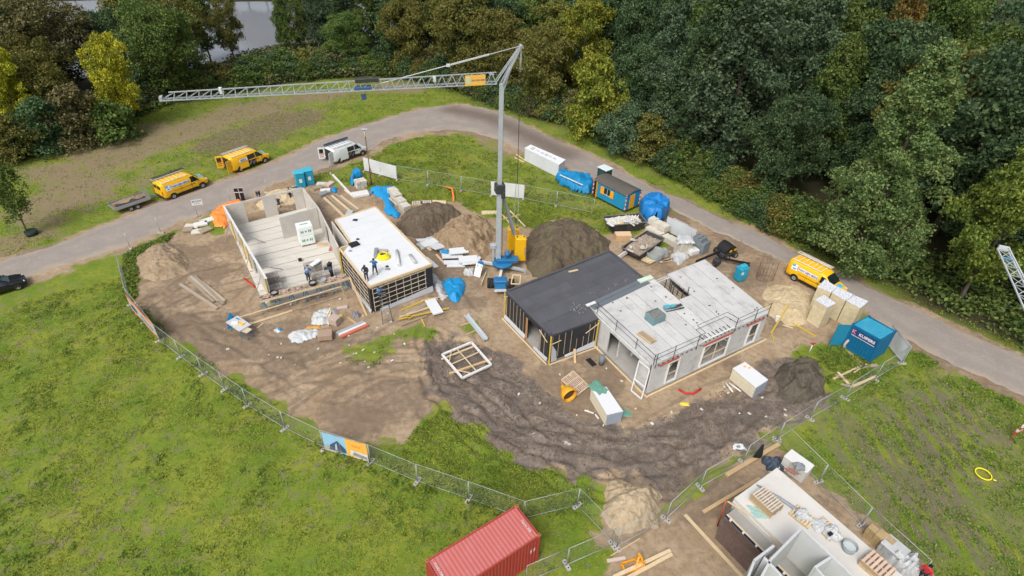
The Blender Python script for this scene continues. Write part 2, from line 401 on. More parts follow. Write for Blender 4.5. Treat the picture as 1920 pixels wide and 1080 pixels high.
    k.b.inputs['Specular IOR Level'].default_value = .25
    h = k.math('ADD', k.math('MULTIPLY', nf, .5), k.math('MULTIPLY', nvf, .3)); h = k.math('ADD', h, nm)
    hb = k.math('MULTIPLY', h, k.math('SUBTRACT', 1, wet))
    k.bump(hb, .55, .09)
    return k.fin(col, k.math('MULTIPLY_ADD', wet, -.72, .92))
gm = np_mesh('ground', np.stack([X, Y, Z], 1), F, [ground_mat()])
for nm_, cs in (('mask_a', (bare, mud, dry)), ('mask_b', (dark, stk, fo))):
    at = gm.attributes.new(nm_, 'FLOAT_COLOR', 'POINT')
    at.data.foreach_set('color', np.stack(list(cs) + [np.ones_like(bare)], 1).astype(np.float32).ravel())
tr_ = np.zeros_like(X)
for i, l in enumerate(TRK + RUTS):
    d = np.abs(ldist(X, Y, l) + (fbm(X * .2, Y * .2, 2, 120 + i) - .5) * 1.2)
    for o in (.75,) : tr_ = np.maximum(tr_, np.exp(-((d - o) / .24) ** 2) * (.45 + .55 * sstep(.35, .6, fbm(X * .5, Y * .5, 2, 140 + i))))
bd_ = np.maximum(sstep(-1.2, 1.6, sdist(X, Y, MOUND) + (fbm(X * .6, Y * .6, 4, 3) - .5) * 4), .8 * sstep(.47, .62, fbm(X * .16 + 4, Y * .16, 5, 19)))
at = gm.attributes.new('mask_d', 'FLOAT', 'POINT'); at.data.foreach_set('value', bd_.astype(np.float32))
at = gm.attributes.new('mask_c', 'FLOAT', 'POINT'); at.data.foreach_set('value', tr_.astype(np.float32))
ob = bpy.data.objects.new('ground', gm); COL.objects.link(ob); ob['kind'] = 'structure'

# water
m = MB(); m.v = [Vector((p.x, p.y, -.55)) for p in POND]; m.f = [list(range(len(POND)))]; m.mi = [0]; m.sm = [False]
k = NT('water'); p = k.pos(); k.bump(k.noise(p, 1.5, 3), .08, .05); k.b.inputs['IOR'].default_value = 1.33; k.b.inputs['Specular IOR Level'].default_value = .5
wm = k.fin((.22, .235, .26), .10)  # pale base colour stands in for the reflection of the sky
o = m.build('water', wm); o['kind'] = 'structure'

# road: a ribbon 3 cm above the soil with ragged edges
def resample(l, n):
    d = [0]
    for a, b in zip(l, l[1:]): d.append(d[-1] + (b - a).length)
    out = []
    for i in range(n):
        t = d[-1] * i / (n - 1); j = 0
        while j < len(d) - 2 and d[j + 1] < t: j += 1
        q = (t - d[j]) / (d[j + 1] - d[j]); p0 = l[max(j - 1, 0)]; p1 = l[j]; p2 = l[j + 1]; p3 = l[min(j + 2, len(l) - 1)]
        out.append(.5 * ((2 * p1) + (p2 - p0) * q + (2 * p0 - 5 * p1 + 4 * p2 - p3) * q * q + (3 * p1 - p0 - 3 * p2 + p3) * q ** 3))
    return out
no, nw = 420, 13
def pair(lo, li):
    "points of the inner edge matched to the outer edge by key pairs"
    return resample(lo, no), resample(li, no)
lo = []; li = []
KO = [0, 3, 6, 9, 11, 13, 15, 17, 19, 21, 23, 25]; 
lo_, li_ = pair(ROAD_O, ROAD_I)
# match by nearest point so the ribs stay square to the road
li2 = []
for a in lo_:
    li2.append(min(li_, key=lambda b: (b - a).length_squared))
for _ in range(14):
    li2 = [li2[0]] + [(li2[i - 1] + li2[i] * 2 + li2[i + 1]) / 4 for i in range(1, len(li2) - 1)] + [li2[-1]]
V = []; ed = []
for i, (a, b) in enumerate(zip(lo_, li2)):
    d = (b - a).normalized()
    ja = (float(fbm(np.array([a.x * .9]), np.array([a.y * .9]), 4, 91)[0]) - .5) * 1.0; jb = (float(fbm(np.array([b.x * .9]), np.array([b.y * .9]), 4, 92)[0]) - .5) * 1.3
    a2 = a + d * ja; b2 = b - d * jb
    for j in range(nw):
        t = j / (nw - 1); q = a2.lerp(b2, t); cr = .02 + .05 * (1 - (2 * t - 1) ** 2)
        if j in (0, nw - 1): cr = -.06
        V.append((q.x, q.y, cr + .02)); ed.append((abs(2 * t - 1), t))
I = np.arange(no * nw).reshape(no, nw)
F = np.stack([I[:-1, :-1], I[:-1, 1:], I[1:, 1:], I[1:, :-1]], -1).reshape(-1, 4)
k = NT('old_asphalt'); p = k.pos(); e = k.attr('edge', 0); es = k.n('ShaderNodeSeparateColor', 0, i0=e).node.outputs
n1 = k.noise(p, .5, 5, .65); n2 = k.noise(p, 4, 5, .7); n3 = k.noise(p, 45, 2, .6)
pl = k.pos((.12, 1, 1), rot=(0, 0, R(-32)))
c = k.mix(k.ramp(n1, .3, .7), (.255, .226, .205), (.305, .268, .238)); c = k.mix(k.math('MULTIPLY', k.ramp(n2, .45, .75), .5), c, (.36, .32, .28))
c = k.hsv(c, v=k.math('MULTIPLY_ADD', n3, .5, .75))
wt_ = k.math('ABSOLUTE', k.math('SUBTRACT', es[0], .5)); c = k.mix(k.math('MULTIPLY', k.math('MULTIPLY', k.ramp(wt_, .0, .22, 1, 0), k.ramp(n1, .3, .7)), .30), c, (.20, .18, .165))
c = k.mix(k.math('MULTIPLY', k.ramp(k.noise(p, 1.1, 7, .8), .58, .66), .35), c, (.19, .16, .135))
ef = k.ramp(k.math('ADD', es[0], k.math('MULTIPLY_ADD', n1, 1.0, -.55)), .55, 1.05)
c = k.mix(k.math('MULTIPLY', ef, .75), c, (.36, .29, .21))
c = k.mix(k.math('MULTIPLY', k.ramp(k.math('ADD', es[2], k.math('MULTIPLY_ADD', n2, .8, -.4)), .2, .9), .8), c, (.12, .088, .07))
k.bump(n3, .2, .02)
rm = np_mesh('road', np.array(V), F, [k.fin(c, .9)])
ed = np.array(ed); vx = np.array(V)
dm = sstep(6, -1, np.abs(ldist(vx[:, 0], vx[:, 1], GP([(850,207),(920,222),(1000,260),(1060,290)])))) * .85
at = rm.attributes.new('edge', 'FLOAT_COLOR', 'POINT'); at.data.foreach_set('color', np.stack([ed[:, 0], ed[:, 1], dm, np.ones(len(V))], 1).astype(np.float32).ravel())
o = bpy.data.objects.new('road', rm); COL.objects.link(o); o['kind'] = 'structure'

# ------------------------------------------------------------------ scattered leaves
def leaf_quads(C, size, up=.5, asp=1.6, seed=0, N0=None):
    "two-triangle pointed leaves around points C"
    rg = np.random.default_rng(seed); n = len(C)
    N = rg.normal(size=(n, 3)); N /= np.linalg.norm(N, axis=1)[:, None]
    if N0 is not None: N = N * (1 - up) + N0 * up
    else: N[:, 2] = np.abs(N[:, 2]) + up
    N /= np.linalg.norm(N, axis=1)[:, None]
    T = np.cross(N, rg.normal(size=(n, 3))); T /= np.linalg.norm(T, axis=1)[:, None]; B = np.cross(N, T)
    s = size * rg.uniform(.6, 1.35, n)[:, None]
    V = np.stack([C - T * s * asp * .5, C + B * s * .5, C + T * s * asp * .5, C - B * s * .5], 1).reshape(-1, 3)
    return V, np.arange(n * 4).reshape(n, 4)
def sample(poly, n, seed, fn):
    rg = np.random.default_rng(seed); P = np.array([(p[0], p[1]) for p in poly])
    x = rg.uniform(P[:, 0].min(), P[:, 0].max(), n); y = rg.uniform(P[:, 1].min(), P[:, 1].max(), n)
    k = sdist(x, y, poly) > 0; x = x[k]; y = y[k]
    w = fn(x, y); k = rg.uniform(0, 1, len(x)) < w
    return x[k], y[k]
def weeds(name, poly, ncl, per, size, zh, seed, fn, mt, label, spread=.16, up=.6):
    x, y = sample(poly, ncl, seed, fn); rg = np.random.default_rng(seed + 5)
    x = np.repeat(x, per) + rg.normal(0, spread, len(x) * per); y = np.repeat(y, per) + rg.normal(0, spread, len(y) * per)
    z = height(x, y) + rg.uniform(.02, 1, len(x)) * zh
    V, F = leaf_quads(np.stack([x, y, z], 1), size, up, seed=seed)
    me = np_mesh(name, V, F, [mt], False); ob = bpy.data.objects.new(name, me); COL.objects.link(ob)
    return props(ob, label, 'vegetation', None, 'stuff')
def gfn(lo=.0):
    def f(x, y):
        b, m_, d, dk, st, fo_, ro_ = masks(x, y)
        pat = sstep(.36, .62, fbm(x * .5, y * .5, 3, 60))
        return np.clip((1 - sstep(.3, .6, b)) * (1 - sstep(-.6, -.2, ro_)) * (1 - .62 * d) * (1 - .1 * dk) * (.25 + .75 * pat) * (1 - .6 * st), 0, 1)
    return f
GL = leaf_mat('grass_leaf', (.14, .205, .022), (.26, .29, .045), .25, .35)
GL2 = leaf_mat('dock_leaf', (.115, .20, .028), (.21, .28, .045), .28, .35)
NEARL = GP([(-120,1120),(-120,640),(60,560),(235,520),(300,630),(480,760),(700,880),(985,975),(1100,945),(1170,1040),(1000,1120)])
weeds('grass', NEARL, 75000, 4, .060, .06, 1, gfn(), GL, 'short yellow green meadow grass in the big field at the lower left', .12, .4)
weeds('weeds', NEARL, 4200, 14, .10, .16, 2, lambda x, y: gfn()(x, y) * sstep(.45, .6, fbm(x * .25 + 3, y * .25, 3, 8)), GL2, 'broad leaved green weeds dotted over the lower left field', .15, .7)
LR = GP([(1480,840),(1560,770),(1640,712),(1700,650),(1940,755),(1960,1110),(1740,1110),(1600,960)])
weeds('grass', LR, 26000, 4, .065, .06, 3, gfn(), GL, 'thin grass of the rutted field at the lower right', .14, .4)
weeds('weeds', LR, 3500, 12, .10, .14, 4, gfn(), GL2, 'green weeds in the rutted field at the lower right', .16, .7)
fx = GP([(225,500),(245,580),(300,650),(400,715),(500,790),(600,850),(700,900),(880,955),(985,1000),(975,960),(880,920),(700,865),(600,820),(480,745),(380,672),(300,610),(262,570),(255,480)])
weeds('weeds', fx, 5200, 16, .12, .34, 5, lambda x, y: .25 + .75 * sstep(.4, .6, fbm(x * .3, y * .3, 2, 8)), GL2, 'tall green weeds growing along the foot of the mesh fence', .2, .5)
MB_ = GP([(700,862),(740,832),(830,770),(900,800),(1000,870),(1090,905),(1125,940),(1090,948),(985,975),(880,935),(780,898)])
weeds('grass', MB_, 14000, 4, .08, .09, 13, gfn(), GL, 'bright short grass between the mud and the lower fence', .12, .4)
weeds('weeds', MB_, 1500, 10, .09, .13, 14, gfn(), GL2, 'green weeds between the mud and the lower fence', .15, .6)
mid = GP([(560,330),(700,290),(760,262),(860,250),(960,300),(1110,355),(1230,470),(1190,440),(1010,430),(900,400),(740,385),(640,340)])
weeds('grass', mid, 26000, 4, .10, .10, 6, gfn(), GL, 'green grass of the plot enclosed by the bend of the road', .16, .4)
weeds('weeds', mid, 2600, 12, .13, .16, 7, lambda x, y: gfn()(x, y) * sstep(.4, .6, fbm(x * .3, y * .3, 2, 88)), GL2, 'green weeds of the plot enclosed by the bend of the road', .2, .6)
lv = GP([(0,500),(0,310),(150,275),(330,195),(560,155),(860,165),(1000,225),(1400,410),(1920,645),(1920,690),(1400,440),(1040,262),(860,200),(600,265),(300,385)])
weeds('grass', lv, 90000, 3, .10, .09, 8, gfn(), GL, 'patchy grass of the verge between road and forest', .25, .4)
weeds('weeds', [*GREENS[0]], 900, 7, .08, .08, 9, lambda x, y: sstep(.42, .6, fbm(x * .5, y * .5, 3, 2)), GL2, 'green weeds in front of the timber clad house', .15, .6)
weeds('weeds', GREENS[4], 3000, 12, .12, .25, 10, lambda x, y: 0 * x + .9, GL2, 'green weeds between fence and sand heap at the left', .15, .6)
weeds('weeds', GP([(1490,650),(1570,650),(1690,700),(1640,735),(1560,760),(1545,700),(1500,680)]), 1800, 9, .10, .14, 12, lambda x, y: sstep(.38, .58, fbm(x * .5, y * .5, 3, 2)), GL2, 'green weeds round the blue container at the right', .15, .6)

# clods of earth
def clods(name, poly, n, smin, smax, seed, fn, mt, label):
    x, y = sample(poly, n, seed, fn); rg = np.random.default_rng(seed); k_ = len(x); s = rg.uniform(smin, smax, k_) ** 1.0
    z = height(x, y) + s * .15
    T4 = np.array([(1, 0, -.5), (-.6, .85, -.5), (-.5, -.9, -.5), (.05, .05, .75)])
    a = rg.uniform(0, 6.28, k_); ca, sa = np.cos(a), np.sin(a)
    V = T4[None] * s[:, None, None] * rg.uniform(.7, 1.3, (k_, 4, 3)); V = np.stack([V[..., 0] * ca[:, None] - V[..., 1] * sa[:, None], V[..., 0] * sa[:, None] + V[..., 1] * ca[:, None], V[..., 2] * .8], -1)
    V += np.stack([x, y, z], 1)[:, None]; b = np.arange(k_)[:, None, None] * 4; F = (np.array([(0, 1, 3), (1, 2, 3), (2, 0, 3), (0, 2, 1)])[None] + b).reshape(-1, 3)
    me = np_mesh(name, V.reshape(-1, 3), F, [mt], False); ob = bpy.data.objects.new(name, me); COL.objects.link(ob); return props(ob, label, 'soil', None, 'stuff')
CLM = mat('clod_mud', (.15, .12, .10), .95, .4, 1.5); CLS = mat('clod_sand', (.26, .19, .125), .95, .3, 1.5)
clods('soil_clods', MUD, 26000, .03, .11, 31, lambda x, y: .25 + .75 * sstep(.45, .6, fbm(x * .6, y * .6, 3, 7)), CLM, 'dark clods of earth churned up over the muddy track')
clods('soil_clods', SITE, 26000, .02, .07, 32, lambda x, y: sstep(.45, .65, fbm(x * .35, y * .35, 3, 9)) * masks(x, y)[0], CLS, 'small brown clods scattered over the sandy site')
# ------------------------------------------------------------------ trees
BARK = mat('bark', (.10, .085, .065), .9, .3, 2, st=(1, 1, .3), bump=.4, bs=6)
BARKP = mat('pale_bark', (.26, .24, .20), .85, .3, 2, st=(1, 1, .3))
LM = {
 'dark': leaf_mat('leaf_dark', (.056, .108, .048), (.098, .150, .058), .4, .32),
 'grey': leaf_mat('leaf_greygreen', (.075, .130, .068), (.125, .178, .090), .35, .32),
 'mid': leaf_mat('leaf_mid', (.085, .145, .034), (.140, .185, .042), .35, .32),
 'olive': leaf_mat('leaf_olive', (.125, .140, .032), (.19, .175, .042), .35),
 'lime': leaf_mat('leaf_lime', (.16, .21, .026), (.27, .27, .035), .3),
 'fresh': leaf_mat('leaf_fresh', (.12, .185, .032), (.20, .25, .042), .3, .3),
 'yellow': leaf_mat('leaf_yellow', (.25, .27, .025), (.46, .42, .03), .35),
 'orange': leaf_mat('leaf_orange', (.13, .12, .035), (.28, .18, .035), .35),
 'brown': leaf_mat('leaf_brown', (.105, .105, .040), (.155, .135, .055), .35),
 'pale': leaf_mat('leaf_pale', (.110, .185, .058), (.195, .24, .082), .35, .32),
}
def crown(name, H, Rr, z0, prof, nc, nl, ls, seed, cr=.26, flat=.75, up=.45):
    """clumps of leaves spread over a crown; prof(t) gives the relative radius at relative height t"""
    rg = np.random.default_rng(seed); cl = []
    g = 2.39996
    for i in range(nc):
        t = (i + .5) / nc; t = t ** .9
        a = i * g + rg.uniform(-.5, .5); rad = Rr * prof(t) * rg.uniform(.45, 1.0)
        if i % 5 == 0: rad *= .4
        if rg.random() < .12: continue
        if rg.random() < .12: rad *= 1.22
        z = z0 + (H - z0) * t + rg.uniform(-.4, .4)
        cl.append((rad * math.cos(a), rad * math.sin(a), z, (cr * Rr) * rg.uniform(.65, 1.25) * (.55 + .55 * prof(t))))
    cl = np.array(cl); nc = len(cl); w = cl[:, 3] ** 2; w /= w.sum()
    ci = rg.choice(nc, nl, p=w); C = cl[ci]
    d = rg.normal(size=(nl, 3)); d[:, 2] = d[:, 2] * .8 + .25
    d /= np.linalg.norm(d, axis=1)[:, None]
    # lumpy sub-clumps on every clump
    f = rg.uniform(.55, 1.08, nl) ** .6
    sub = .82 + .36 * vnoise(d[:, 0] * 3.2 + ci * 7.1, d[:, 1] * 3.2 + d[:, 2] * 4.1, seed)
    Pn = C[:, :3] + d * (C[:, 3] * f * sub)[:, None] * np.array([1.1, 1.1, flat])
    ks = 15; sp = rg.normal(size=(nc, ks, 3)); sp[..., 2] = sp[..., 2] * .75 + .35; sp /= np.linalg.norm(sp, axis=2)[..., None]
    pick = rg.integers(0, ks, nl); ds = sp[ci, pick]; us = rg.uniform(.1, 1, nl) ** .55
    Ps = C[:, :3] + ds * (C[:, 3] * us * 1.28)[:, None] * np.array([1.15, 1.15, flat]) + rg.normal(size=(nl, 3)) * (C[:, 3] * .13)[:, None]
    Ps[:, 2] -= (us ** 2) * C[:, 3] * .12
    use = rg.random(nl) < .62; Pn = np.where(use[:, None], Ps, Pn); d = np.where(use[:, None], ds * .6 + np.array([0, 0, .5]), d); d /= np.linalg.norm(d, axis=1)[:, None]
    V, F = leaf_quads(Pn, ls, up, 1.5, seed + 1, N0=d)
    me = np_mesh(name, V, F, [LM['mid']], False)
    return me, cl
def trunk(name, H, r, cl, seed, lean=0, z0=0, nb=14):
    rg = random.Random(seed); m = MB(); k = 7
    pts = [Vector((lean * (i / k) ** 2 * H * .1 + rg.uniform(-.12, .12) * (i > 0), rg.uniform(-.12, .12) * (i > 0), H * .9 * i / k - .15 * (i == 0))) for i in range(k + 1)]
    m.tube(pts, [r * (1 - .85 * i / k) * (1.35 if i == 0 else 1) for i in range(k + 1)], 7)
    for c in sorted(cl.tolist(), key=lambda q: -q[3])[:nb]:
        h = max(.12, min(.8, (c[2] - 1.5 - .25 * math.hypot(c[0], c[1])) / (H * .9))); q = h * k; i = int(q); b = pts[i].lerp(pts[min(i + 1, k)], q - i)
        e = Vector(c[:3]); mid_ = b.lerp(e, .5) + Vector((0, 0, .06 * (e - b).length)); rr = r * (1 - .85 * h) * .45
        m.tube([b, mid_, e], [rr, rr * .6, rr * .2], 5)
    return m.mesh(name, BARK)
def ell(t): return math.sqrt(max(0, 1 - (2 * t - 1) ** 2)) * .92 + .12
def dome(t): return math.sqrt(max(0, 1 - (max(t, .0) ** 2.0))) * .95 + .06
def cone(t): return (1 - t) ** .75 * .95 + .08 if t > .16 else .65 + t * 1.6
def plume(t): return .75 * (1 - t ** 3) + .15
PROTO = {}
def proto(k, H, Rr, z0, prof, nc, nl, ls, seed, cr, r, **kw):
    me, cl = crown('crown_' + k, H, Rr, z0, prof, nc, nl, ls, seed, cr, **kw)
    PROTO[k] = (me, trunk('trunk_' + k, H, r, cl, seed), H, Rr)
proto('oak1', 16, 5.6, 3.2, ell, 44, 23000, .235, 1, .27, .30)
proto('oak2', 17, 5.2, 3.6, ell, 52, 23000, .235, 2, .25, .28)
proto('oak3', 15, 6.2, 2.6, ell, 46, 23000, .24, 3, .27, .33)
proto('poplar1', 23, 4.6, 4.0, plume, 80, 26000, .235, 4, .27, .34, flat=.95)
proto('poplar2', 22, 5.0, 3.5, plume, 70, 26000, .235, 5, .29, .34, flat=.95)
proto('hero', 22, 6.3, 1.0, cone, 210, 60000, .17, 6, .15, .36, flat=.9)
proto('bush', 3.4, 2.2, .3, dome, 16, 3200, .20, 7, .42, .06)
proto('willow', 9, 4.4, .6, dome, 30, 9000, .26, 8, .32, .22)
proto('slim', 7.6, 1.25, 1.7, ell, 70, 6500, .12, 9, .30, .07, flat=1.6)
def tree(kind, x, y, col, label, H=None, Rx=1.0, name='tree', group=None, bark=None, cat='tree'):
    me, tk, h0, r0 = PROTO[kind]; s = (H / h0) if H else 1
    t = thing(name, label, cat, (x, y, float(height(np.array([x]), np.array([y]))[0]) if not (-44 < x < 46 and y < 76) else 0), rnd.uniform(0, 6.28), group)
    t.scale = (s * Rx, s * Rx, s)
    c = inst(me, 'crown', t); c.material_slots[0].link = 'OBJECT'; c.material_slots[0].material = LM[col]
    k_ = inst(tk, 'trunk', t); k_.material_slots[0].link = 'OBJECT'; k_.material_slots[0].material = bark or BARK
    return t
def T(px, py, **kw):
    p = G(px, py); return tree(kw.pop('kind'), p.x, p.y, kw.pop('col'), kw.pop('label'), **kw)
hero_xy = []
def hero(px, py, kind, col, label, **kw):
    p = G(px, py); hero_xy.append((p.x, p.y, kw.pop('clear', 5.0))); return tree(kind, p.x, p.y, col, label, **kw)
hero(1592, 500, 'hero', 'pale', 'tall pale green conical tree standing free at the forest edge beside the right road', H=22.5, Rx=.95, clear=7.5)
hero(1345, 322, 'poplar2', 'grey', 'big grey green poplar with a bare trunk showing, in front of the forest', H=24, Rx=1.15, clear=7)
hero(1460, 300, 'poplar1', 'grey', 'grey green poplar right beside the big poplar with the bare trunk', H=23, clear=5.5)
hero(1290, 300, 'poplar2', 'dark', 'dark poplar left of the big poplar with the bare trunk', H=22, clear=5)
hero(1112, 258, 'willow', 'lime', 'yellow green tree at the forest edge behind the white packed panels', H=12, Rx=.75, clear=3)
hero(1085, 200, 'oak2', 'lime', 'tall yellow green tree behind the hanging crane cable', H=17, Rx=.8)
hero(1165, 285, 'willow', 'grey', 'low grey green willow by the road behind the site cabin', H=7, clear=3)
hero(1215, 300, 'willow', 'olive', 'low olive yellow tree by the road right of the willow', H=6.5, clear=3)
hero(1795, 570, 'oak2', 'fresh', 'yellow green tree cut by the right picture edge', H=16, Rx=.75)
hero(1590, 300, 'poplar1', 'orange', 'tree with hanging orange leaves behind the pale conical tree', H=24, Rx=.65, clear=4)
hero(1655, 385, 'oak1', 'olive', 'olive tree with a pale bare trunk behind the conical tree on the right', H=19, Rx=.8, bark=BARKP)
hero(243, 240, 'oak1', 'yellow', 'bright yellow tree at the left forest edge', H=13, Rx=.68, clear=5.5)
hero(225, 262, 'bush', 'mid', 'green shrub under the bright yellow tree', H=5, clear=3)
hero(62, 270, 'oak2', 'yellow', 'bright yellow tree cut by the left picture edge', H=13, Rx=.62, clear=4.5)
hero(35, 300, 'willow', 'olive', 'olive shrubby tree below the yellow tree at the left picture edge', H=6, clear=3)
hero(95, 285, 'willow', 'dark', 'dark leafy tree at the foot of the left forest', H=7, clear=3.5)
hero(160, 272, 'willow', 'brown', 'reddish brown tree left of the bright yellow tree', H=8, clear=3.5)
hero(335, 185, 'oak3', 'mid', 'green tree with a dark leaning trunk in front of the pond', H=14, clear=5)
hero(340, 172, 'willow', 'lime', 'small lime green tree under the dark leaning trunk before the pond', H=6, Rx=.7, clear=3)
hero(395, 114, 'oak2', 'mid', 'green tree left of the pond gap', H=14, Rx=.8)
hero(440, 116, 'oak1', 'olive', 'olive tree on the left shore of the pond gap', H=12, Rx=.62)
hero(538, 100, 'poplar1', 'mid', 'slim green tree at the right side of the pond gap', H=11, Rx=.85)
hero(566, 98, 'oak1', 'mid', 'rounded mid green tree on the right shore of the pond gap', H=11.5, Rx=.85)
hero(600, 100, 'poplar1', 'grey', 'slender grey green tree right of the pond gap', H=15, Rx=.8, bark=BARKP)
hero(655, 104, 'poplar2', 'dark', 'dark tree at the right shore of the pond', H=16, Rx=1.0)
hero(705, 112, 'oak2', 'mid', 'green tree above the crane trolley at the pond shore', H=15)
hero(622, 88, 'oak3', 'grey', 'grey green tree behind the slender tree at the pond', H=13)
hero(760, 120, 'oak1', 'dark', 'dark tree above the inner end of the crane jib', H=16)
hero(870, 155, 'oak3', 'olive', 'olive autumn tree behind the crane apex', H=15)
hero(930, 172, 'oak1', 'olive', 'olive tree right behind the crane mast top', H=14)
hero(270, 110, 'oak3', 'olive', 'olive half bare tree at the upper left', H=14)
# young tree with its pot of soil
tree('slim', G(52, 440).x, G(52, 440).y, 'mid', 'slim young tree planted in the verge at the left of the road', H=8.6, Rx=1.05, name='young_tree')
m = MB(); p = G(56, 438); m.tube([p + Vector((.4, -.2, 0)), p + Vector((.4, -.2, .5))], [.55, .62], 14)
m.solo('watering_bag', mat('bag_green', (.02, .035, .025), .7), 'dark green watering bag round the foot of the young tree', 'watering bag')
T(222, 236, kind='slim', col='dark', label='thin young tree in front of the left forest, right of the yellow tree', H=5, name='young_tree')
def PXY(x, y, z=0):
    d = Vector((x, y, z - CH)); return 960 + CF * d.dot(RT) / d.dot(_fw)
def spot(x, y):
    p = PXY(x, y)
    for lim, s in ((40, 'at the left picture edge'), (120, 'above the slim young tree'), (200, 'left of the bright yellow tree'), (290, 'right of the bright yellow tree'), (370, 'by the leaning dark trunk'), (440, 'left of the pond gap'), (540, 'above the jib tip half'), (640, 'right of the pond gap'), (720, 'above the jib trolley'), (800, 'above the white van'),
        (860, 'left of the crane name board'), (930, 'behind the crane name board'), (1000, 'behind the crane apex'), (1060, 'beyond the white panel pack'), (1110, 'beyond the dark blue tarpaulin'), (1170, 'beyond the site cabin'), (1230, 'beyond the bright blue tarpaulin'), (1290, 'beyond the grey mesh banner'), (1340, 'beyond the grey crates'),
        (1400, 'beyond the black machine'), (1460, 'beyond the rebar cage'), (1520, 'beyond the right yellow van'), (1580, 'beyond the stone wool packs'), (1640, 'left behind the pale conical tree'), (1700, 'behind the pale conical tree'), (1760, 'right behind the pale conical tree'), (1820, 'left of the right yellow green tree'), (1880, 'above the white jib tip')):
        if p < lim: return s
    return 'at the right picture edge'
def rown(d): return 'front row' if d < 8 else ('second row' if d < 15 else ('third row' if d < 23 else ('fourth row' if d < 32 else 'back rows')))
# forest fill on a jittered lattice, only the rows this view can show
rg = np.random.default_rng(5); cols = []
FN = np.array([(p.x, p.y) for p in FOREST])
cnt = 0
for gy_ in np.arange(46, 172, 7.0):
    for gx_ in np.arange(-150, 150, 7.2):
        x = gx_ + rg.uniform(-2.6, 2.6) + (gy_ % 2) * 3.6; y = gy_ + rg.uniform(-2.6, 2.6)
        xa, ya = np.array([x]), np.array([y]); d = sdist(xa, ya, FOREST)[0]
        if d < 2.8 or sdist(xa, ya, POND)[0] > -2.5: continue
        # keep the sight line to the water open
        if y > 98 and 428 < PXY(x, y) < 552: continue
        if y > 112 and -66 < x < -38 and sdist(xa, ya, POND)[0] > -5: continue
        ds = math.hypot(x, y)
        if ds > (150 if x < -30 else 138) or abs(x) > y * .98 + 26: continue
        if d > 62: continue
        if any(math.hypot(x - a, y - b) < c for a, b, c in hero_xy): continue
        left = x < -28
        if left: kd, cl_ = rg.choice(['oak1', 'oak2', 'oak3', 'poplar1'], p=[.35, .25, .3, .1]), rg.choice(['mid', 'olive', 'dark', 'brown', 'grey', 'lime'], p=[.38, .26, .14, .07, .1, .05])
        elif x < 12: kd, cl_ = rg.choice(['oak1', 'oak2', 'oak3', 'poplar1'], p=[.3, .3, .3, .1]), rg.choice(['mid', 'olive', 'dark', 'grey'], p=[.32, .26, .32, .1])
        else: kd, cl_ = rg.choice(['oak1', 'oak2', 'poplar1', 'poplar2'], p=[.2, .2, .3, .3]), rg.choice(['mid', 'dark', 'grey', 'olive', 'brown'], p=[.26, .42, .25, .06, .01])
        hh = rg.uniform(11.5, 15.5) if left else (rg.uniform(14, 18.5) if x < 12 else rg.uniform(16, 22.5))
        if d < 7: hh *= .78
        kd = str(kd); cl_ = str(cl_)
        nm_ = {'mid': 'mid green', 'olive': 'olive autumn', 'dark': 'dark green', 'brown': 'brownish', 'grey': 'grey green', 'lime': 'yellow green'}[cl_]
        where = 'forest on the left of the road bend' if left else ('forest behind the road bend' if x < 12 else 'forest along the right road')
        tree(kd, x, y, cl_, f'{nm_} tree, {rown(d)} of the forest, {spot(x, y)}', H=hh, Rx=rg.uniform(.8, 1.05), group=f'{nm_} trees, {rown(d)}, {spot(x, y)}'); cnt += 1
print('forest trees', cnt)
for i in range(34):      # far shore of the pond
    x = -190 + 6.2 * i + rg.uniform(-1.5, 1.5); y = (140 + (x + 190) * .40 if x < -110 else 172 + (x + 110) * .10) + 6 + rg.uniform(-2, 3)
    cl_ = str(rg.choice(['mid', 'olive', 'dark', 'grey'], p=[.35, .2, .3, .15])); nm_ = {'mid': 'mid green', 'olive': 'olive autumn', 'dark': 'dark green', 'grey': 'grey green'}[cl_]
    tree(str(rg.choice(['oak1', 'oak2', 'oak3'])), x, y, cl_, f'{nm_} tree on the far shore of the pond, {spot(x, y)}', H=rg.uniform(10, 13), Rx=1.1, group=f'{nm_} far shore trees, {spot(x, y)}')
# shrubs along the edge of the forest
edge = resample(FOREST[:19], 150)
for i, q in enumerate(edge):
    if abs(q.x) > q.y * .95 + 22: continue
    left = q.x < -12
    for r_ in range(2):
        x = q.x + rg.uniform(-1.5, 1.5) + (0 if not left else -1); y = q.y + 1.0 + r_ * 3.0 + rg.uniform(-1, 1)
        if any(math.hypot(x - a, y - b) < 1.8 for a, b, c in hero_xy): continue
        if sdist(np.array([x]), np.array([y]), POND)[0] > -1: continue
        cl_ = str(rg.choice(['dark', 'mid', 'brown', 'olive'], p=[.42, .40, .06, .12]))
        nm_ = {'mid': 'green', 'olive': 'olive', 'dark': 'dark green', 'brown': 'brownish'}[cl_]
        tree('bush', x, y, cl_, f'{nm_} shrub at the forest foot, {"inner" if r_ else "outer"} line, {spot(x, y)}', H=rg.uniform(1.8, 3.4) + r_ * .8, Rx=rg.uniform(.9, 1.3), name='shrub', cat='shrub', group=f'{nm_} {"inner" if r_ else "outer"} shrubs, {spot(x, y)}')
UG = leaf_mat('undergrowth_leaf', (.07, .125, .025), (.125, .165, .04), .35)
strip = GP([(880,178),(960,208),(1030,228),(1100,250),(1200,305),(1300,350),(1400,405),(1500,457),(1600,505),(1700,545),(1800,595),(1990,680),(1990,580),(1800,500),(1600,420),(1400,330),(1200,230),(1030,180),(880,160)])
weeds('undergrowth', strip, 17000, 8, .26, 1.3, 20, lambda x, y: 0 * x + .9, UG, 'dark green brambles and weeds between the right road and the forest', .45, .5)
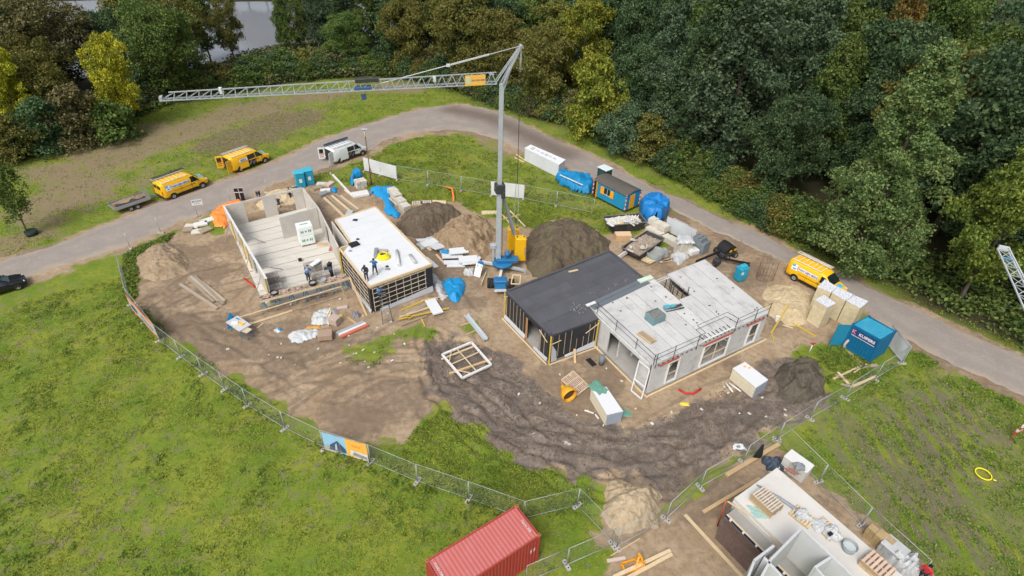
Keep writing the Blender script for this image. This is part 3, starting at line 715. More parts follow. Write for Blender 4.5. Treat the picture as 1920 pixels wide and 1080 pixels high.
strip = GP([(430,175),(560,152),(700,142),(800,152),(880,178),(880,120),(760,80),(560,70),(500,100),(430,120)])
weeds('undergrowth', strip, 9000, 8, .34, 1.7, 21, lambda x, y: 0 * x + .9, leaf_mat('bramble_leaf', (.085, .13, .036), (.135, .12, .055), .35), 'green and brown brambles on the bank below the pond', .6, .5)
strip = GP([(0,312),(150,272),(330,192),(430,176),(430,150),(240,190),(100,240),(0,270)])
weeds('undergrowth', strip, 4200, 8, .26, .9, 22, lambda x, y: 0 * x + .8, UG, 'low green undergrowth at the foot of the left forest', .5, .5)
# ------------------------------------------------------------------ shared materials
CONC = mat('concrete_panel', (.53, .505, .465), .85, .10, 1.2, dirt=.35, dc=(.38, .35, .31))
CONCW = mat('white_concrete', (.53, .535, .53), .8, .12, 1.0, dirt=.7, dc=(.36, .36, .345), st=(1, 1, 1))
CONCF = mat('concrete_floor', (.57, .545, .49), .85, .10, .8, dirt=.5, dc=(.46, .43, .375), st=(.35, 1.6, 1))
FLOORG = mat('grey_floor', (.33, .32, .30), .85, .15, 1, dirt=.4, dc=(.22, .2, .18))
FOAM = mat('insulation_white', (.64, .66, .68), .7, .03, 2, dirt=.18, dc=(.68, .68, .67))
WOOD = mat('new_timber', (.50, .36, .20), .75, .2, 3, st=(1, 1, 4))
WOODP = mat('pale_timber', (.62, .49, .31), .75, .18, 3)
WOODO = mat('old_timber', (.33, .27, .20), .85, .25, 3, dirt=.3)
WOODL = mat('light_batten', (.62, .54, .42), .75, .15, 3)
YWOOD = mat('yellow_profile', (.55, .40, .06), .6, .15, 2, dirt=.2)
MEMB = mat('black_membrane', (.028, .030, .035), .55, .25, 1.5, bump=.4, bs=2.5)
BITU = mat('bitumen_sheet', (.085, .088, .100), .85, .22, .7, dirt=.35, dc=(.12, .112, .11), st=(1, 1, 1))
GFOIL = mat('grey_foil', (.45, .47, .50), .5, .15, 2, bump=.6, bs=4)
RED = mat('red_steel', (.42, .09, .05), .6, .15, 3, dirt=.3)
STEEL = mat('galvanised', (.42, .44, .46), .45, .12, 4, metal=.6)
DSTEEL = mat('dark_steel', (.06, .06, .065), .5, .2, 3, metal=.3)
WHITEP = mat('white_paint', (.66, .66, .65), .45, .04, 3, dirt=.15, dc=(.5, .47, .42))
BLACK = mat('black_plastic', (.018, .018, .02), .5, .2, 3)
TYRE = mat('tyre_rubber', (.022, .021, .02), .85, .2, 4, dirt=.5, dc=(.12, .1, .08))
BLUE = mat('blue_paint', (.03, .22, .42), .5, .12, 2, dirt=.2)
TARP = mat('blue_tarp', (.012, .25, .54), .45, .14, 1.2, bump=.5, bs=6)
TARPD = mat('dark_blue_tarp', (.01, .20, .42), .45, .18, 1.2, bump=.5, bs=6)
PLAS = mat('plastic_wrap', (.48, .50, .51), .35, .15, 2, bump=.6, bs=8)
GREYP = mat('grey_plastic', (.22, .24, .26), .5, .15, 3)
STONE = mat('cut_stone', (.55, .51, .44), .85, .15, 2, dirt=.3, dc=(.4, .36, .3))
SANDM = None

def Q(c, s, t, z):
    "c = FL FR BR BL ; s left-right, t front-back"
    a = c[0].lerp(c[1], s); b = c[3].lerp(c[2], s); p = a.lerp(b, t); return Vector((p.x, p.y, z))

def xy(v): return Vector((v[0], v[1], 0))

# ================================================================== white prefab house
c = GP([(1225, 684), (1443, 585), (1322, 486), (1103, 572)], 3.1)
H1 = thing('concrete_house', 'white prefab concrete house shell with plank slab roof and red lintels', 'house', xy(Q(c, .5, .5, 0)), world=True)
sb = [0, .065, .20, .33, .44, .54, .65, .76, .88, 1]
for i in range(9):
    g = .0022; a, b = sb[i] + g, sb[i + 1] - g; z1 = 3.1 + rnd.uniform(-.012, .012) - (.02 if i == 0 else 0)
    tmax = .60 if i == 5 else (1.0 if i > 5 else .985 - .0 * i)
    tmax = {4: 1.0, 3: .96, 2: .955, 1: .95, 0: .99}.get(i, tmax)
    p = [Q(c, a, 0, 0), Q(c, b, 0, 0), Q(c, b, tmax, 0), Q(c, a, tmax, 0)]
    m = MB(); m.prism([(q.x, q.y) for q in p], 2.86, z1); m.build('roof_plank', CONCW, H1, bev=.012)
# raised casting strips, joints and lifting boxes on the planks
for i, (s, t0, t1, w_) in enumerate([(.262, .1, .9, .10), (.39, .05, .55, .08), (.60, .05, .5, .07), (.70, .3, .95, .08), (.82, .25, .6, .06)]):
    m = MB(); m.beam(Q(c, s, t0, 3.125), Q(c, s, t1, 3.125), w_, .03); m.build('casting_strip', CONC, H1)
for k_ in range(26):
    s, t = rnd.choice([.13, .265, .385, .49, .70, .82, .94]) + rnd.uniform(-.03, .03), rnd.uniform(.06, .92)
    m = MB(); q = Q(c, s, t, 3.12); m.box(q, (.16, .10, .035), rnd.uniform(0, 3)); m.build('lifting_pocket', DSTEEL, H1)
# stair opening with boards
for k_ in range(5):
    s = .545 + .02 * k_; m = MB(); m.beam(Q(c, s + .006, .62, 2.62), Q(c, s + .006, 1.0, 2.62), .21, .04); m.build('shutter_board', WOODO, H1)
for t in (.60, 1.0):
    m = MB(); m.wall(Q(c, .54, t, 0), Q(c, .65, t, 0), .1, 2.3, 2.85); m.build('opening_edge', CONC, H1)
for s, t in [(.56, .86), (.585, .83), (.565, .74), (.59, .71), (.575, .79), (.60, .65), (.64, .64)]:
    m = MB(); q = Q(c, s, t, 0); m.beam((q.x, q.y, 2.6), (q.x, q.y, 3.75), .07); m.build('clamp', DSTEEL, H1)
# slab and walls
m = MB(); m.prism([(Q(c, a, b, 0).x, Q(c, a, b, 0).y) for a, b in ((-.012, -.02), (1.012, -.02), (1.012, 1.01), (-.012, 1.01))], -.3, .14); m.build('floor_slab', FLOORG, H1)
m = MB()
for a, b in (((-.03, -.05), (1.03, -.05)), ((-.03, -.05), (-.03, .95))):
    m.beam(Q(c, *a, .10), Q(c, *b, .10), .09, .16)
m.build('edge_board', WOODP, H1)
def panel(a, b, z0, z1, name='wall_panel', mt=None, th=.14, par=H1):
    m = MB(); m.wall(Q(c, *a, 0), Q(c, *b, 0), th, z0, z1); return m.build(name, mt or CONCW, par, bev=.01)
ops = [(.13, .225), (.42, .655), (.835, .93)]
e = 0.004; prev = 0
for a, b in ops:
    panel((prev + e, .01), (a, .01), .14, 2.85); panel((a + e, .01), (b - e, .01), 2.52, 2.85, 'lintel_panel'); prev = b
panel((prev, .01), (1 - e, .01), .14, 2.85)
panel((.0, .03), (.0, .17), .14, 2.85); panel((.0, .172), (.0, .615), 2.52, 2.85, 'lintel_panel'); panel((.0, .62), (.0, .96), .14, 2.85)
panel((.99, .03), (.99, .97), .14, 2.85); panel((.02, .97), (.98, .97), .14, 2.85)
panel((.36, .03), (.36, .50), .14, 2.84, 'inner_wall'); panel((.70, .03), (.70, .60), .14, 2.84, 'inner_wall')
panel((.03, .52), (.55, .52), .14, 2.84, 'inner_wall')
for k_ in range(5):
    q = Q(c, .085 + .035 * k_, .40, 0); m = MB(); m.box((q.x, q.y, 1.75), (.26, .07, 2.0), R(32)); m.build('white_fin', WHITEP, H1)
for a, b in ops:       # frames with timber cross braces in them
    f = MB(); z0, z1 = .16, 2.50
    A = Q(c, a + .004, -.004, 0); B = Q(c, b - .004, -.004, 0)
    for (u, v, w0, w1) in ((A, A, z0, z1), (B, B, z0, z1)): f.beam((u.x, u.y, w0), (u.x, u.y, w1), .09, .16)
    f.beam((A.x, A.y, z1), (B.x, B.y, z1), .2, .12); f.beam((A.x, A.y, z0), (B.x, B.y, z0), .16, .08)
    fr = f.build('window_frame', WHITEP, H1)
    br = MB(); M_ = A.lerp(B, .5)
    br.beam((A.x, A.y, 1.15), (B.x, B.y, 1.15), .045, .07); br.beam((A.x, A.y, 1.6), A.lerp(B, .35) + Vector((0, 0, 2.45)), .045, .06)
    if b - a > .15:
        br.beam((M_.x, M_.y, z0), (M_.x, M_.y, z1), .045, .07); br.beam((B.x, B.y, 1.7), A.lerp(B, .72) + Vector((0, 0, 2.45)), .045, .06)
    br.build('brace', WOODP, fr)
for a, b in ((.05, .205), (.40, .665), (.79, .955)):
    m = MB(); m.beam(Q(c, a, -.012, 2.74), Q(c, b, -.012, 2.74), .10, .10); m.build('red_lintel', RED, H1)
m = MB()
for k_ in range(26):
    s = .03 + .94 * k_ / 25
    if not .40 < s < .665: m.beam(Q(c, s, -.012, 2.92), Q(c, s + .014, -.012, 2.92), .03, .06)
m.build('anchor_pockets', BLACK, H1)
for k_ in range(8):    # balcony brackets above the big window
    s = .415 + .033 * k_; m = MB(); m.beam(Q(c, s, .07, 3.13), Q(c, s, -.02, 3.13), .05, .05); m.build('bracket', DSTEEL, H1)
m = MB(); m.beam(Q(c, .40, .005, 3.16), Q(c, .675, .005, 3.16), .14, .05); m.build('edge_beam', WHITEP, H1)
# guard rail
g1 = thing('guard_rail', 'thin dark guard rail along two edges of the white slab roof', 'railing', Q(c, 0, 0, 3.1), world=True)
for s, t in [(.0, .0), (.02, .0), (.16, .0), (.35, .0), (.68, .0), (.86, .0), (.99, .0), (.0, .25), (.0, .55), (.0, .85)]:
    m = MB(); q = Q(c, s, t, 0); m.beam((q.x, q.y, 2.6 if s else 3.1), (q.x, q.y, 4.15), .045); m.build('post', DSTEEL, g1)
for z in (3.62, 4.08):
    for a, b in (((0, 0), (.40, 0)), ((.40, 0), (.40, .12)), ((.40, .12), (.66, .12)), ((.66, .12), (.68, 0)), ((.68, 0), (1, 0)), ((0, 0), (0, .9))):
        m = MB(); m.beam(Q(c, *a, z), Q(c, *b, z), .025, .032); m.build('rail', DSTEEL, g1)
CW = c
# things on the slab
def crate(pos, L, W, Hh, rz, mt, fill, label, name='crate', cat='crate', items=None):
    t = thing(name, label, cat, pos, rz)
    m = MB(); th = .05
    m.box((0, 0, th / 2), (L, W, th))
    for sx, sy, a, b in ((1, 0, th, W), (-1, 0, th, W), (0, 1, L, th), (0, -1, L, th)):
        m.box((sx * (L - th) / 2, sy * (W - th) / 2, Hh / 2 + th / 2), (a if sx else L - 2 * th, b if sx else th, Hh - th))
    m.build('body', mt, t, bev=.02)
    f = MB()
    nn = 14; f.grid([(-L * .45 + L * .9 * i / (nn - 1), -W * .45 + W * .9 * j / (nn - 1), Hh * .78 + rnd.uniform(-.05, .08)) for i in range(nn) for j in range(nn)], nn, nn, sm=False)
    f.build('contents', fill, t, kind='stuff'); return t
crate(G(1227, 600, 3.1), 1.35, 1.1, .75, R(32), mat('bin_bluegrey', (.16, .26, .28), .6, .2, 2, dirt=.4), mat('scrap', (.22, .22, .21), .8, .5, 6), 'blue grey scrap bin standing on the white slab roof', 'scrap_bin', 'bin')
t = thing('prop_stack', 'bundle of steel props and blue clamps lying on the white slab roof', 'steel props', G(1262, 578, 3.1), R(22))
for k_ in range(8):
    m = MB(); m.tube([(-.9, -.3 + .08 * k_, .08 + .05 * (k_ % 2)), (.9, -.3 + .08 * k_ + rnd.uniform(-.1, .1), .1 + .05 * (k_ % 3))], .035, 6); m.build('prop', STEEL if k_ % 2 else DSTEEL, t)
m = MB(); m.box((-.6, .1, .25), (.5, .4, .12)); m.box((-.1, 0, .3), (.4, .3, .1)); m.build('clamp_box', mat('cyan_box', (.08, .35, .45), .5), t)
t = thing('board_stack', 'stack of weathered formwork boards on the white slab roof', 'boards', G(1212, 634, 3.1), R(-52))
for k_ in range(5):
    m = MB(); m.box((0, -.3 + .15 * k_, .1 + .01 * (k_ % 2)), (1.5, .135, .1)); m.build('board', WOODO if k_ not in (0, 4) else WOOD, t)
for x_ in (-.5, .5):
    m = MB(); m.box((x_, 0, .025), (.1, .75, .05)); m.build('bearer', WOOD, t)

# ================================================================== black roofed house
A_, B_, C_, K_, D_, E_ = GP([(950, 547), (1143, 471), (1207, 523), (1103, 572), (1122.5, 597), (1033, 628)], 3.1)
H2 = thing('timber_frame_house', 'timber frame house with black bitumen roof, dark membrane walls and wooden battens', 'house', xy((A_ + C_) / 2), world=True)
m = MB(); m.prism([(p.x, p.y) for p in (E_, D_, K_, C_, B_, A_)], 2.84, 3.06); m.build('roof_deck', BITU, H2)
tb = [0, .115, .255, .40, .54, .68, .775, .88, 1]
def re_(t): return B_.lerp(C_, t / .775) if t <= .775 else K_.lerp(D_, (t - .775) / .225)
for i in range(8):
    t0, t1 = tb[i], tb[i + 1]
    a0, a1 = A_.lerp(E_, t0), A_.lerp(E_, t1); b0 = re_(t0 + 1e-4) if t0 >= .775 else re_(t0); b1 = re_(t1)
    cuts = sorted([0, 1] + [rnd.uniform(.25, .75)])
    for u0, u1 in zip(cuts, cuts[1:]):
        p = [a0.lerp(b0, u0 + .002), a0.lerp(b0, u1), a1.lerp(b1, u1), a1.lerp(b1, u0 + .002)]
        m = MB(); m.prism([(q.x, q.y) for q in p], 3.06, 3.082 + .007 * (i % 2) + rnd.uniform(0, .004)); m.build('bitumen_sheet', BITU, H2)
for (p, q) in ((A_, B_), (A_, E_), (E_, D_), (B_, C_)):
    m = MB(); d = (q - p).normalized(); m.beam(p + d * .12 + Vector((0, 0, .05)), q - d * .12 + Vector((0, 0, .05)), .22, .10); m.build('roof_edge', BITU, H2)
m = MB(); m.prism([(p.x, p.y) for p in (E_, D_, K_, C_, B_, A_)], -.2, .16); m.build('floor_slab', FLOORG, H2)
def mwall(p, q, z0, z1, f0, f1, par, mt=None, name='membrane_wall', th=.10):
    m = MB(); m.wall(p.lerp(q, f0), p.lerp(q, f1), th, z0, z1); return m.build(name, mt or MEMB, par)
mwall(A_, E_, .16, 2.84, .005, .50, H2); mwall(A_, E_, .16, 2.84, .80, .985, H2); mwall(A_, E_, 2.52, 2.84, .502, .798, H2, name='lintel')
mwall(E_, D_, .16, 2.84, .02, .98, H2); mwall(D_, K_, .16, 2.84, .03, .98, H2); mwall(A_, B_, .16, 2.84, .01, .99, H2); mwall(B_, C_, .16, 2.84, .02, .98, H2)
def out(p, q, f, z, o):
    d = (q - p); d.z = 0; d.normalize(); n = Vector((d.y, -d.x, 0)); r_ = p.lerp(q, f) + n * o; return Vector((r_.x, r_.y, z))
for f in (.03, .115, .195, .275, .355, .43, .82, .90):
    m = MB(); m.beam(out(A_, E_, f, .2, .075), out(A_, E_, f, 2.82, .075), .045, .05); m.build('batten', WOODO if f > .1 else WOOD, H2)
for f in (.04, .17, .30, .43, .56, .70, .82, .93):
    top = 2.82 if f not in (.56, .70) else 1.7
    m = MB(); m.beam(out(E_, D_, f, .45, .075), out(E_, D_, f, top, .075), .045, .05); m.build('batten', WOODO, H2)
m = MB(); m.beam(out(A_, E_, .50, .16, .04), out(A_, E_, .50, 2.5, .04), .22, .16); m.build('door_post', mat('orange_timber', (.42, .22, .09), .7, .15, 3), H2)
m = MB(); m.beam(out(A_, E_, .80, .16, .04), out(A_, E_, .80, 2.5, .04), .08, .14); m.build('door_post', WOODO, H2)
for (p, f, q) in ((A_, 0, E_), (E_, 0, D_), (E_, .995, D_)):
    m = MB(); m.beam(out(p, q, f - .01, -.05, .14), out(p, q, f - .01, 3.0, .14), .12, .12); m.build('corner_profile', YWOOD, H2)
for (p, q, f0, f1, z0, z1) in ((A_, E_, -.01, .07, 2.6, 2.95), (A_, E_, .0, .03, 2.9, 2.4), (E_, D_, .0, .2, 2.2, 2.3), (E_, D_, .72, 1.0, 2.1, 2.75), (A_, E_, .8, .98, 2.75, 2.25)):
    m = MB(); m.beam(out(p, q, f0, z0, .2), out(p, q, f1, z1, .2), .05, .05); m.build('brace', WOODP, H2)
m = MB()
for (p, q) in ((A_, E_), (E_, D_)): m.beam(out(p, q, -.02, .05, .32), out(p, q, 1.02, .05, .32), .08, .12)
m.build('edge_board', WOODP, H2)
def foil(p, q, f0, f1, hs, par, seed=0, n=24, base=.16):
    rg = random.Random(seed); m = MB(); pts = []
    for i in range(n):
        f = f0 + (f1 - f0) * i / (n - 1); h = hs[0] + (hs[1] - hs[0]) * i / (n - 1)
        for j in range(5):
            k_ = j / 4; pts.append(out(p, q, f, base + h * k_, .09 + .13 * (1 - k_) + rg.uniform(-.015, .02)))
    m.grid(pts, n, 5); return m.build('loose_foil', GFOIL, par)
foil(A_, E_, .0, .5, (.35, .42), H2, 1); foil(A_, E_, .70, .99, (.2, .35), H2, 2); foil(E_, D_, .32, .97, (.12, .55), H2, 3); foil(E_, D_, .02, .14, (2.0, .9), H2, 4, 10)
for f, sc_ in ((.98, .9),):
    m = MB(); q = K_; m.box((C_.x + .1, C_.y - .2, 3.2), (1.6, .5, .18), R(32)); m.build('green_board', mat('pale_green_board', (.55, .66, .55), .7), H2)
m = MB(); m.box((K_.x + .25, K_.y + .05, 3.2), (1.0, .3, .1), R(32)); m.build('white_sheet', FOAM, H2)
d_ = (C_ - K_).normalized(); nrm = Vector((d_.y, -d_.x, 0))
m = MB(); m.beam(K_ + nrm * .12 + Vector((0, 0, .06)), C_ + nrm * .12 + Vector((0, 0, .06)), .40, .10); m.beam(K_ + nrm * .55 + Vector((0, 0, .02)), C_ + nrm * .55 + Vector((0, 0, .02)), .55, .08); m.build('gutter_strip', mat('grey_gutter', (.13, .15, .17), .6, .15, 2), H2)
MB().box(G(1075, 508, 3.2), (.95, .16, .1), R(22)).solo('plank_offcut', WOODP, 'short pale plank lying on the black bitumen roof', 'plank')
# scattered litter left on the bitumen
for k_ in range(2):
    mm_ = MB(); q0 = G(1165, 528, 3.1) if k_ == 0 else G(1082, 578, 3.1)
    for i in range(34):
        f = rnd.gauss(0, 1); q = q0 + d_ * f * (2.2 if k_ == 0 else .5) + nrm * rnd.gauss(0, .18 if k_ == 0 else .35)
        mm_.box((q.x, q.y, 3.105), (rnd.uniform(.03, .12), rnd.uniform(.02, .07), .015), rnd.uniform(0, 3))
    o_ = mm_.build('litter', mat('litter', (.30, .30, .29), .8, .3, 4), None); props(o_, 'pale crumbs of insulation on the black roof ' + ('along its edge to the white slab' if k_ == 0 else 'near its front corner'), 'debris', None, 'stuff')

# ================================================================== timber clad house with white foam roof
F1, F2, F3, F4, N1, N2 = GP([(693, 537), (810, 495), (704, 388), (628, 412), (660, 459), (637, 466)], 3.1)
H3 = thing('clad_house', 'house extension with white insulated flat roof and wooden batten grid on black walls', 'house', xy((F1 + F3) / 2), world=True)
m = MB(); m.prism([(p.x, p.y) for p in (F1, F2, F3, F4, N1, N2)], 2.75, 2.98); m.build('roof_deck', WOODO, H3)
nb_ = 10
for i in range(nb_):
    t0, t1 = i / nb_ + .0012, (i + 1) / nb_
    for j in range(3):
        s0, s1 = j / 3 + .001, (j + 1) / 3
        def pt(s, t):
            # left edge follows N2-F1 in the front, F4-N1 in the back part
            lf = F1.lerp(N2, t / .56) if t <= .56 else N1.lerp(F4, (t - .56) / .44)
            return lf.lerp(F2.lerp(F3, t), .015 + .97 * s)
        if abs(t0 - .56) < .06 or t0 < .56 < t1: tt0, tt1 = t0, t1
        p = [pt(s0, t0), pt(s1, t0), pt(s1, t1), pt(s0, t1)]
        m = MB(); m.prism([(q.x, q.y) for q in p], 2.98, 3.09 + rnd.uniform(0, .003)); m.build('insulation_board', FOAM, H3)
for (p, q) in ((F1, F2), (F2, F3), (F3, F4), (N2, F1), (F4, N1), (N1, N2)):
    m = MB(); d = (q - p).normalized(); m.beam(p + d * .05 + Vector((0, 0, -.06)), q - d * .05 + Vector((0, 0, -.06)), .12, .26); m.build('edge_timber', WOODP, H3)
m = MB(); m.prism([(p.x, p.y) for p in (F1, F2, F3, F4, N1, N2)], -.2, .14); m.build('floor_slab', FLOORG, H3)
for (p, q, nm_) in ((F1, F2, 0), (F2, F3, 1), (F3, F4, 1), (N2, F1, 0), (F4, N1, 1), (N1, N2, 1)): mwall(p, q, .14, 2.75, .01, .99, H3)
for k_ in range(8):
    f = .03 + .84 * k_ / 7; m = MB(); m.beam(out(F1, F2, f, .2, .075), out(F1, F2, f, 2.85, .075), .045, .04); m.build('vertical_batten', WOODL, H3)
for k_ in range(5):
    z = .75 + .5 * k_; m = MB(); m.beam(out(F1, F2, .02, z, .125), out(F1, F2, .88, z + .03, .115), .035, .045); m.build('horizontal_batten', WOODL, H3)
for k_ in range(5):
    z = .6 + .5 * k_; m = MB(); m.beam(out(N2, F1, .10, z, .125), out(N2, F1, .94, z, .115), .035, .04); m.build('horizontal_batten', WOODL, H3)
for f in (.1, .28, .46, .64, .8, .93):
    m = MB(); m.beam(out(N2, F1, f, .2, .075), out(N2, F1, f, 2.85, .075), .06, .05); m.build('vertical_batten', WOODO, H3)
m = MB(); m.beam(out(N2, F1, .02, .0, .14), out(N2, F1, .02, 2.95, .14), .16, .16); m.build('corner_profile', YWOOD, H3)
foil(F1, F2, .10, .98, (.28, .6), H3, 7, base=.05); foil(N2, F1, .2, .99, (.2, .35), H3, 8, base=.05)
m = MB(); m.prism([(p.x, p.y) for p in (N1, N2, N2 + (N2 - F1).normalized() * 1.2, N1 + (F4 - N1).normalized() * 1.2)], 2.4, 2.5); m.build('hatch_board', WOODO, H3)

# ================================================================== grey concrete house shell at the left
P1, P2, P3, P4, P5 = GP([(419, 386), (567, 351), (597, 390), (636, 466), (499, 523)], 2.85)
H4 = thing('panel_house_shell', 'roofless house shell of pale concrete panels with striped concrete floor', 'house', xy((P1 + P4) / 2), world=True)
S0 = xy(G(497, 576)); S1 = xy(G(652, 540)); S2 = xy(P4)
flo = [xy(P1), S0, S1, S2, xy(P3), xy(P2)]
m = MB(); m.prism([(p.x, p.y) for p in flo], -.25, .10); m.build('foundation', CONC, H4)
# floor planks, laid across
lf0, lf1, rf0, rf1 = xy(P1), S0, xy(P2), S1
npk = 13
for i in range(npk):
    t0, t1 = i / npk + .003, (i + 1) / npk - .003
    def rr(t):
        L1 = (P3 - P2).length; L2 = (S2 - xy(P3)).length; L3 = (S1 - S2).length; u = t * (L1 + L2 + L3)
        if u < L1: return xy(P2).lerp(xy(P3), u / L1)
        u -= L1
        if u < L2: return xy(P3).lerp(S2, u / L2)
        return S2.lerp(S1, min(1, (u - L2) / L3))
    a0, a1 = lf0.lerp(lf1, t0), lf0.lerp(lf1, t1); b0, b1 = rr(t0), rr(t1)
    m = MB(); m.prism([(q.x, q.y) for q in (a0, a1, b1, b0)], .10, .20 + .02 * (i % 2)); m.build('floor_plank', CONCF, H4)
def pw(p, q, f0, f1, z0=.2, z1=2.85, th=.13, name='wall_panel', mt=None):
    m = MB(); m.wall(p.lerp(q, f0), p.lerp(q, f1), th, z0, z1); return m.build(name, mt or CONC, H4, bev=.008)
for f0, f1 in ((.01, .235), (.462, .625), (.865, .99)): pw(P1, P2, f0, f1)
pw(P1, P2, .237, .46, 2.62, 2.85, name='lintel'); pw(P1, P2, .627, .863, 2.62, 2.85, name='lintel')
for f0, f1 in ((.237, .46), (.627, .863)):
    m = MB(); m.beam(P1.lerp(P2, f0) - Vector((0, 0, 1.55)), P1.lerp(P2, f1) - Vector((0, 0, 1.55)), .05, .08); m.build('brace', WOODP, H4)
pw(P1, P5, .015, .30); pw(P1, P5, .302, .47, 2.6, 2.85, name='lintel'); pw(P1, P5, .472, .66); pw(P1, P5, .662, .78, 2.6, 2.85, name='lintel'); pw(P1, P5, .782, 1.0)
pw(P2, P3, .02, 1.0); pw(P3, P4, .0, .28); pw(P3, P4, .282, .45, 2.5, 2.85, name='lintel'); pw(P3, P4, .452, .96)
W0, W1 = GP([(523, 408), (595, 388)], 2.85); pw(W0, W1, 0, .97)
V0, V1 = GP([(622, 415), (654, 458)], 2.85); pw(V0, V1, 0, .97)
m = MB(); m.beam(P1 + Vector((0, 0, .03)), P5 + Vector((0, 0, .03)), .2, .05); m.build('wall_cap', WHITEP, H4)
for f in (.15, .42, .63, .88):     # outside props with yellow profiles
    m = MB(); m.beam(out(P1, P5, f, .0, 1.1), out(P1, P5, f + .02, 2.4, .1), .06, .06); m.build('push_pull_prop', STEEL, H4)
for f in (.22, .46, .6, 1.0):
    m = MB(); m.beam(out(P1, P5, f, 0, .14), out(P1, P5, f, 2.9, .14), .1, .1); m.build('corner_profile', YWOOD, H4)
# inside wall props
for a, b in (((460, 437, .2), (478, 440, .2)), ):
    pass
for (q0, q1) in ((G(497, 455, .25), P1.lerp(P5, .3) + Vector((0, 0, -.8))), (G(590, 425, .25), P2.lerp(P3, .6) + Vector((0, 0, -.6))), (G(530, 505, .25), P1.lerp(P5, .75) + Vector((0, 0, -.8)))):
    m = MB(); m.tube([q0, q1], .04, 6); m.build('push_pull_prop', STEEL, H4)
# white wrapped block pack with green lettering standing on the floor
G_ = mat('green_print', (.03, .28, .16), .6)
pk = G(574, 462, .22); ang = R(30)
t = thing('block_pack', 'white wrapped stack of building blocks with green H+H lettering', 'pallet of blocks', pk + Vector((-.05, .65, 0)), ang)
for k_ in range(2):
    m = MB(); m.box((0, 0, .14 + .55 + 1.12 * k_), (1.55, 1.15, 1.08)); m.build('wrapped_blocks', mat('white_wrap', (.78, .82, .81), .4, .05, 3, bump=.3, bs=5), t, bev=.04)
m = MB()
for x_ in (-.6, 0, .6): m.box((x_, 0, .07), (.14, 1.1, .12))
m.build('pallet', WOODO, t)
for z in (.7, 1.75): text_part('H + H', .42, G_, t, frame_M((0, -.585, z), (1, 0, 0), (0, 0, 1)), bold=.02)
text_part('H+H', .4, G_, t, frame_M((0, 0, 2.372), (1, 0, 0), (0, 1, 0)), bold=.02)
# ================================================================== first floor of the house at the lower right
dz = 3.0
D0, D1, D2, D3 = GP([(1377, 934), (1457, 877), (1716, 1100), (1470, 1030)], dz)
drt = (D2 - D1).normalized(); dlf = (D0 - D1)
D2 = D1 + drt * 13; D3 = D0 + drt * 13
H5 = thing('unfinished_house', 'unfinished house with dark brick ground floor and white deck at the lower right', 'house', xy((D0 + D1) / 2), world=True)
m = MB(); m.prism([(p.x, p.y) for p in (D0, D3, D2, D1)], 2.7, 3.0); m.build('floor_deck', mat('white_screed', (.61, .595, .56), .8, .08, 1.2, dirt=.3, dc=(.5, .47, .42)), H5)
# brick outer leaf, one brick thick, laid as separate bricks near the top, joined below
BR = mat('dark_brick', (.12, .082, .07), .85, .35, 5, dirt=.2, dc=(.2, .17, .15))
lo_ = (-1) * (D1 - D0).normalized()
B0 = xy(D0) + lo_ * 1.05 + drt * .35; B1 = B0 + drt * 9
m = MB(); m.wall(B0, B1, .08, -.1, 2.35); m.build('brick_backing', mat('mortar', (.17, .15, .135), .9, .1, 3), H5)
bm_ = None; cnt = 0; far = MB()
nor = Vector((-drt.y, drt.x, 0)); nor = nor if nor.dot(lo_) > 0 else -nor
bx = MB(); bx.box((0, 0, 0), (.21, .05, .052)); bmesh_ = bx.mesh('brick', BR)
az = math.atan2(drt.y, drt.x)
for r_ in range(37, -1, -1):
    z = .03 + .0625 * r_
    for k_ in range(30 if r_ % 2 else 30):
        x_ = (k_ + (.5 if r_ % 2 else 0)) * .222 + .11
        p = B0 + drt * x_ + nor * (.045 + rnd.uniform(-.004, .004))
        if cnt < 290: inst(bmesh_, 'brick', H5, (p.x - H5.location.x, p.y - H5.location.y, z), (0, 0, az)); cnt += 1
        else: far.box((p.x, p.y, z), (.21, .05, .052), az)
far.build('bricks', BR, H5, kind='stuff')
m = MB(); m.wall(B0 - lo_ * .12, B0 + (xy(D0) - B0) * .95, .1, -.1, 2.35); m.build('end_wall', BR, H5)
m = MB(); p0, p1 = B0 - nor * .14, B1 - nor * .14; m.wall(p0, p1, .10, 2.0, 2.52); m.build('insulation_strip', WOODP, H5)
m = MB(); m.wall(B0 - nor * .05, B1 - nor * .05, .05, 2.3, 2.5); m.build('dark_foil_strip', mat('blue_black_foil', (.02, .03, .07), .5), H5)
for k_ in range(7):
    m = MB(); q = B0 + drt * (.4 + .95 * k_); m.box((q.x, q.y, 2.52), (.12, .1, .1), az); m.build('white_clip', WHITEP, H5)
m = MB(); a = B0 - nor * .2; b = xy(D0) + drt * .3; m.prism([(q.x, q.y) for q in (a, B1 - nor * .2, b + drt * 9, b)], 2.25, 2.45); m.build('cavity_ledge', FLOORG, H5)
m = MB(); m.wall(xy(D1) + drt * .1, xy(D2), .15, -.1, 2.7); m.wall(xy(D0) + drt * .1 - lo_ * .1, xy(D1) + drt * .1 + lo_ * .1, .15, -.1, 2.7); m.wall(xy(D0), xy(D3), .12, -.1, 2.7); m.build('ground_floor_wall', CONC, H5)
UW = mat('upper_wall_panel', (.50, .515, .525), .8, .07, 1.2, dirt=.25, dc=(.48, .48, .47))
ws = [[(1504, 989), (1446, 1048)], [(1446, 1048), (1418, 1100)], [(1504, 989), (1640, 1118)], [(1453, 1021), (1415, 1050)], [(1415, 1050), (1392, 1110)], [(1431, 1042), (1480, 1095)], [(1560, 1043), (1529, 1063)], [(1529, 1063), (1556, 1092)]]
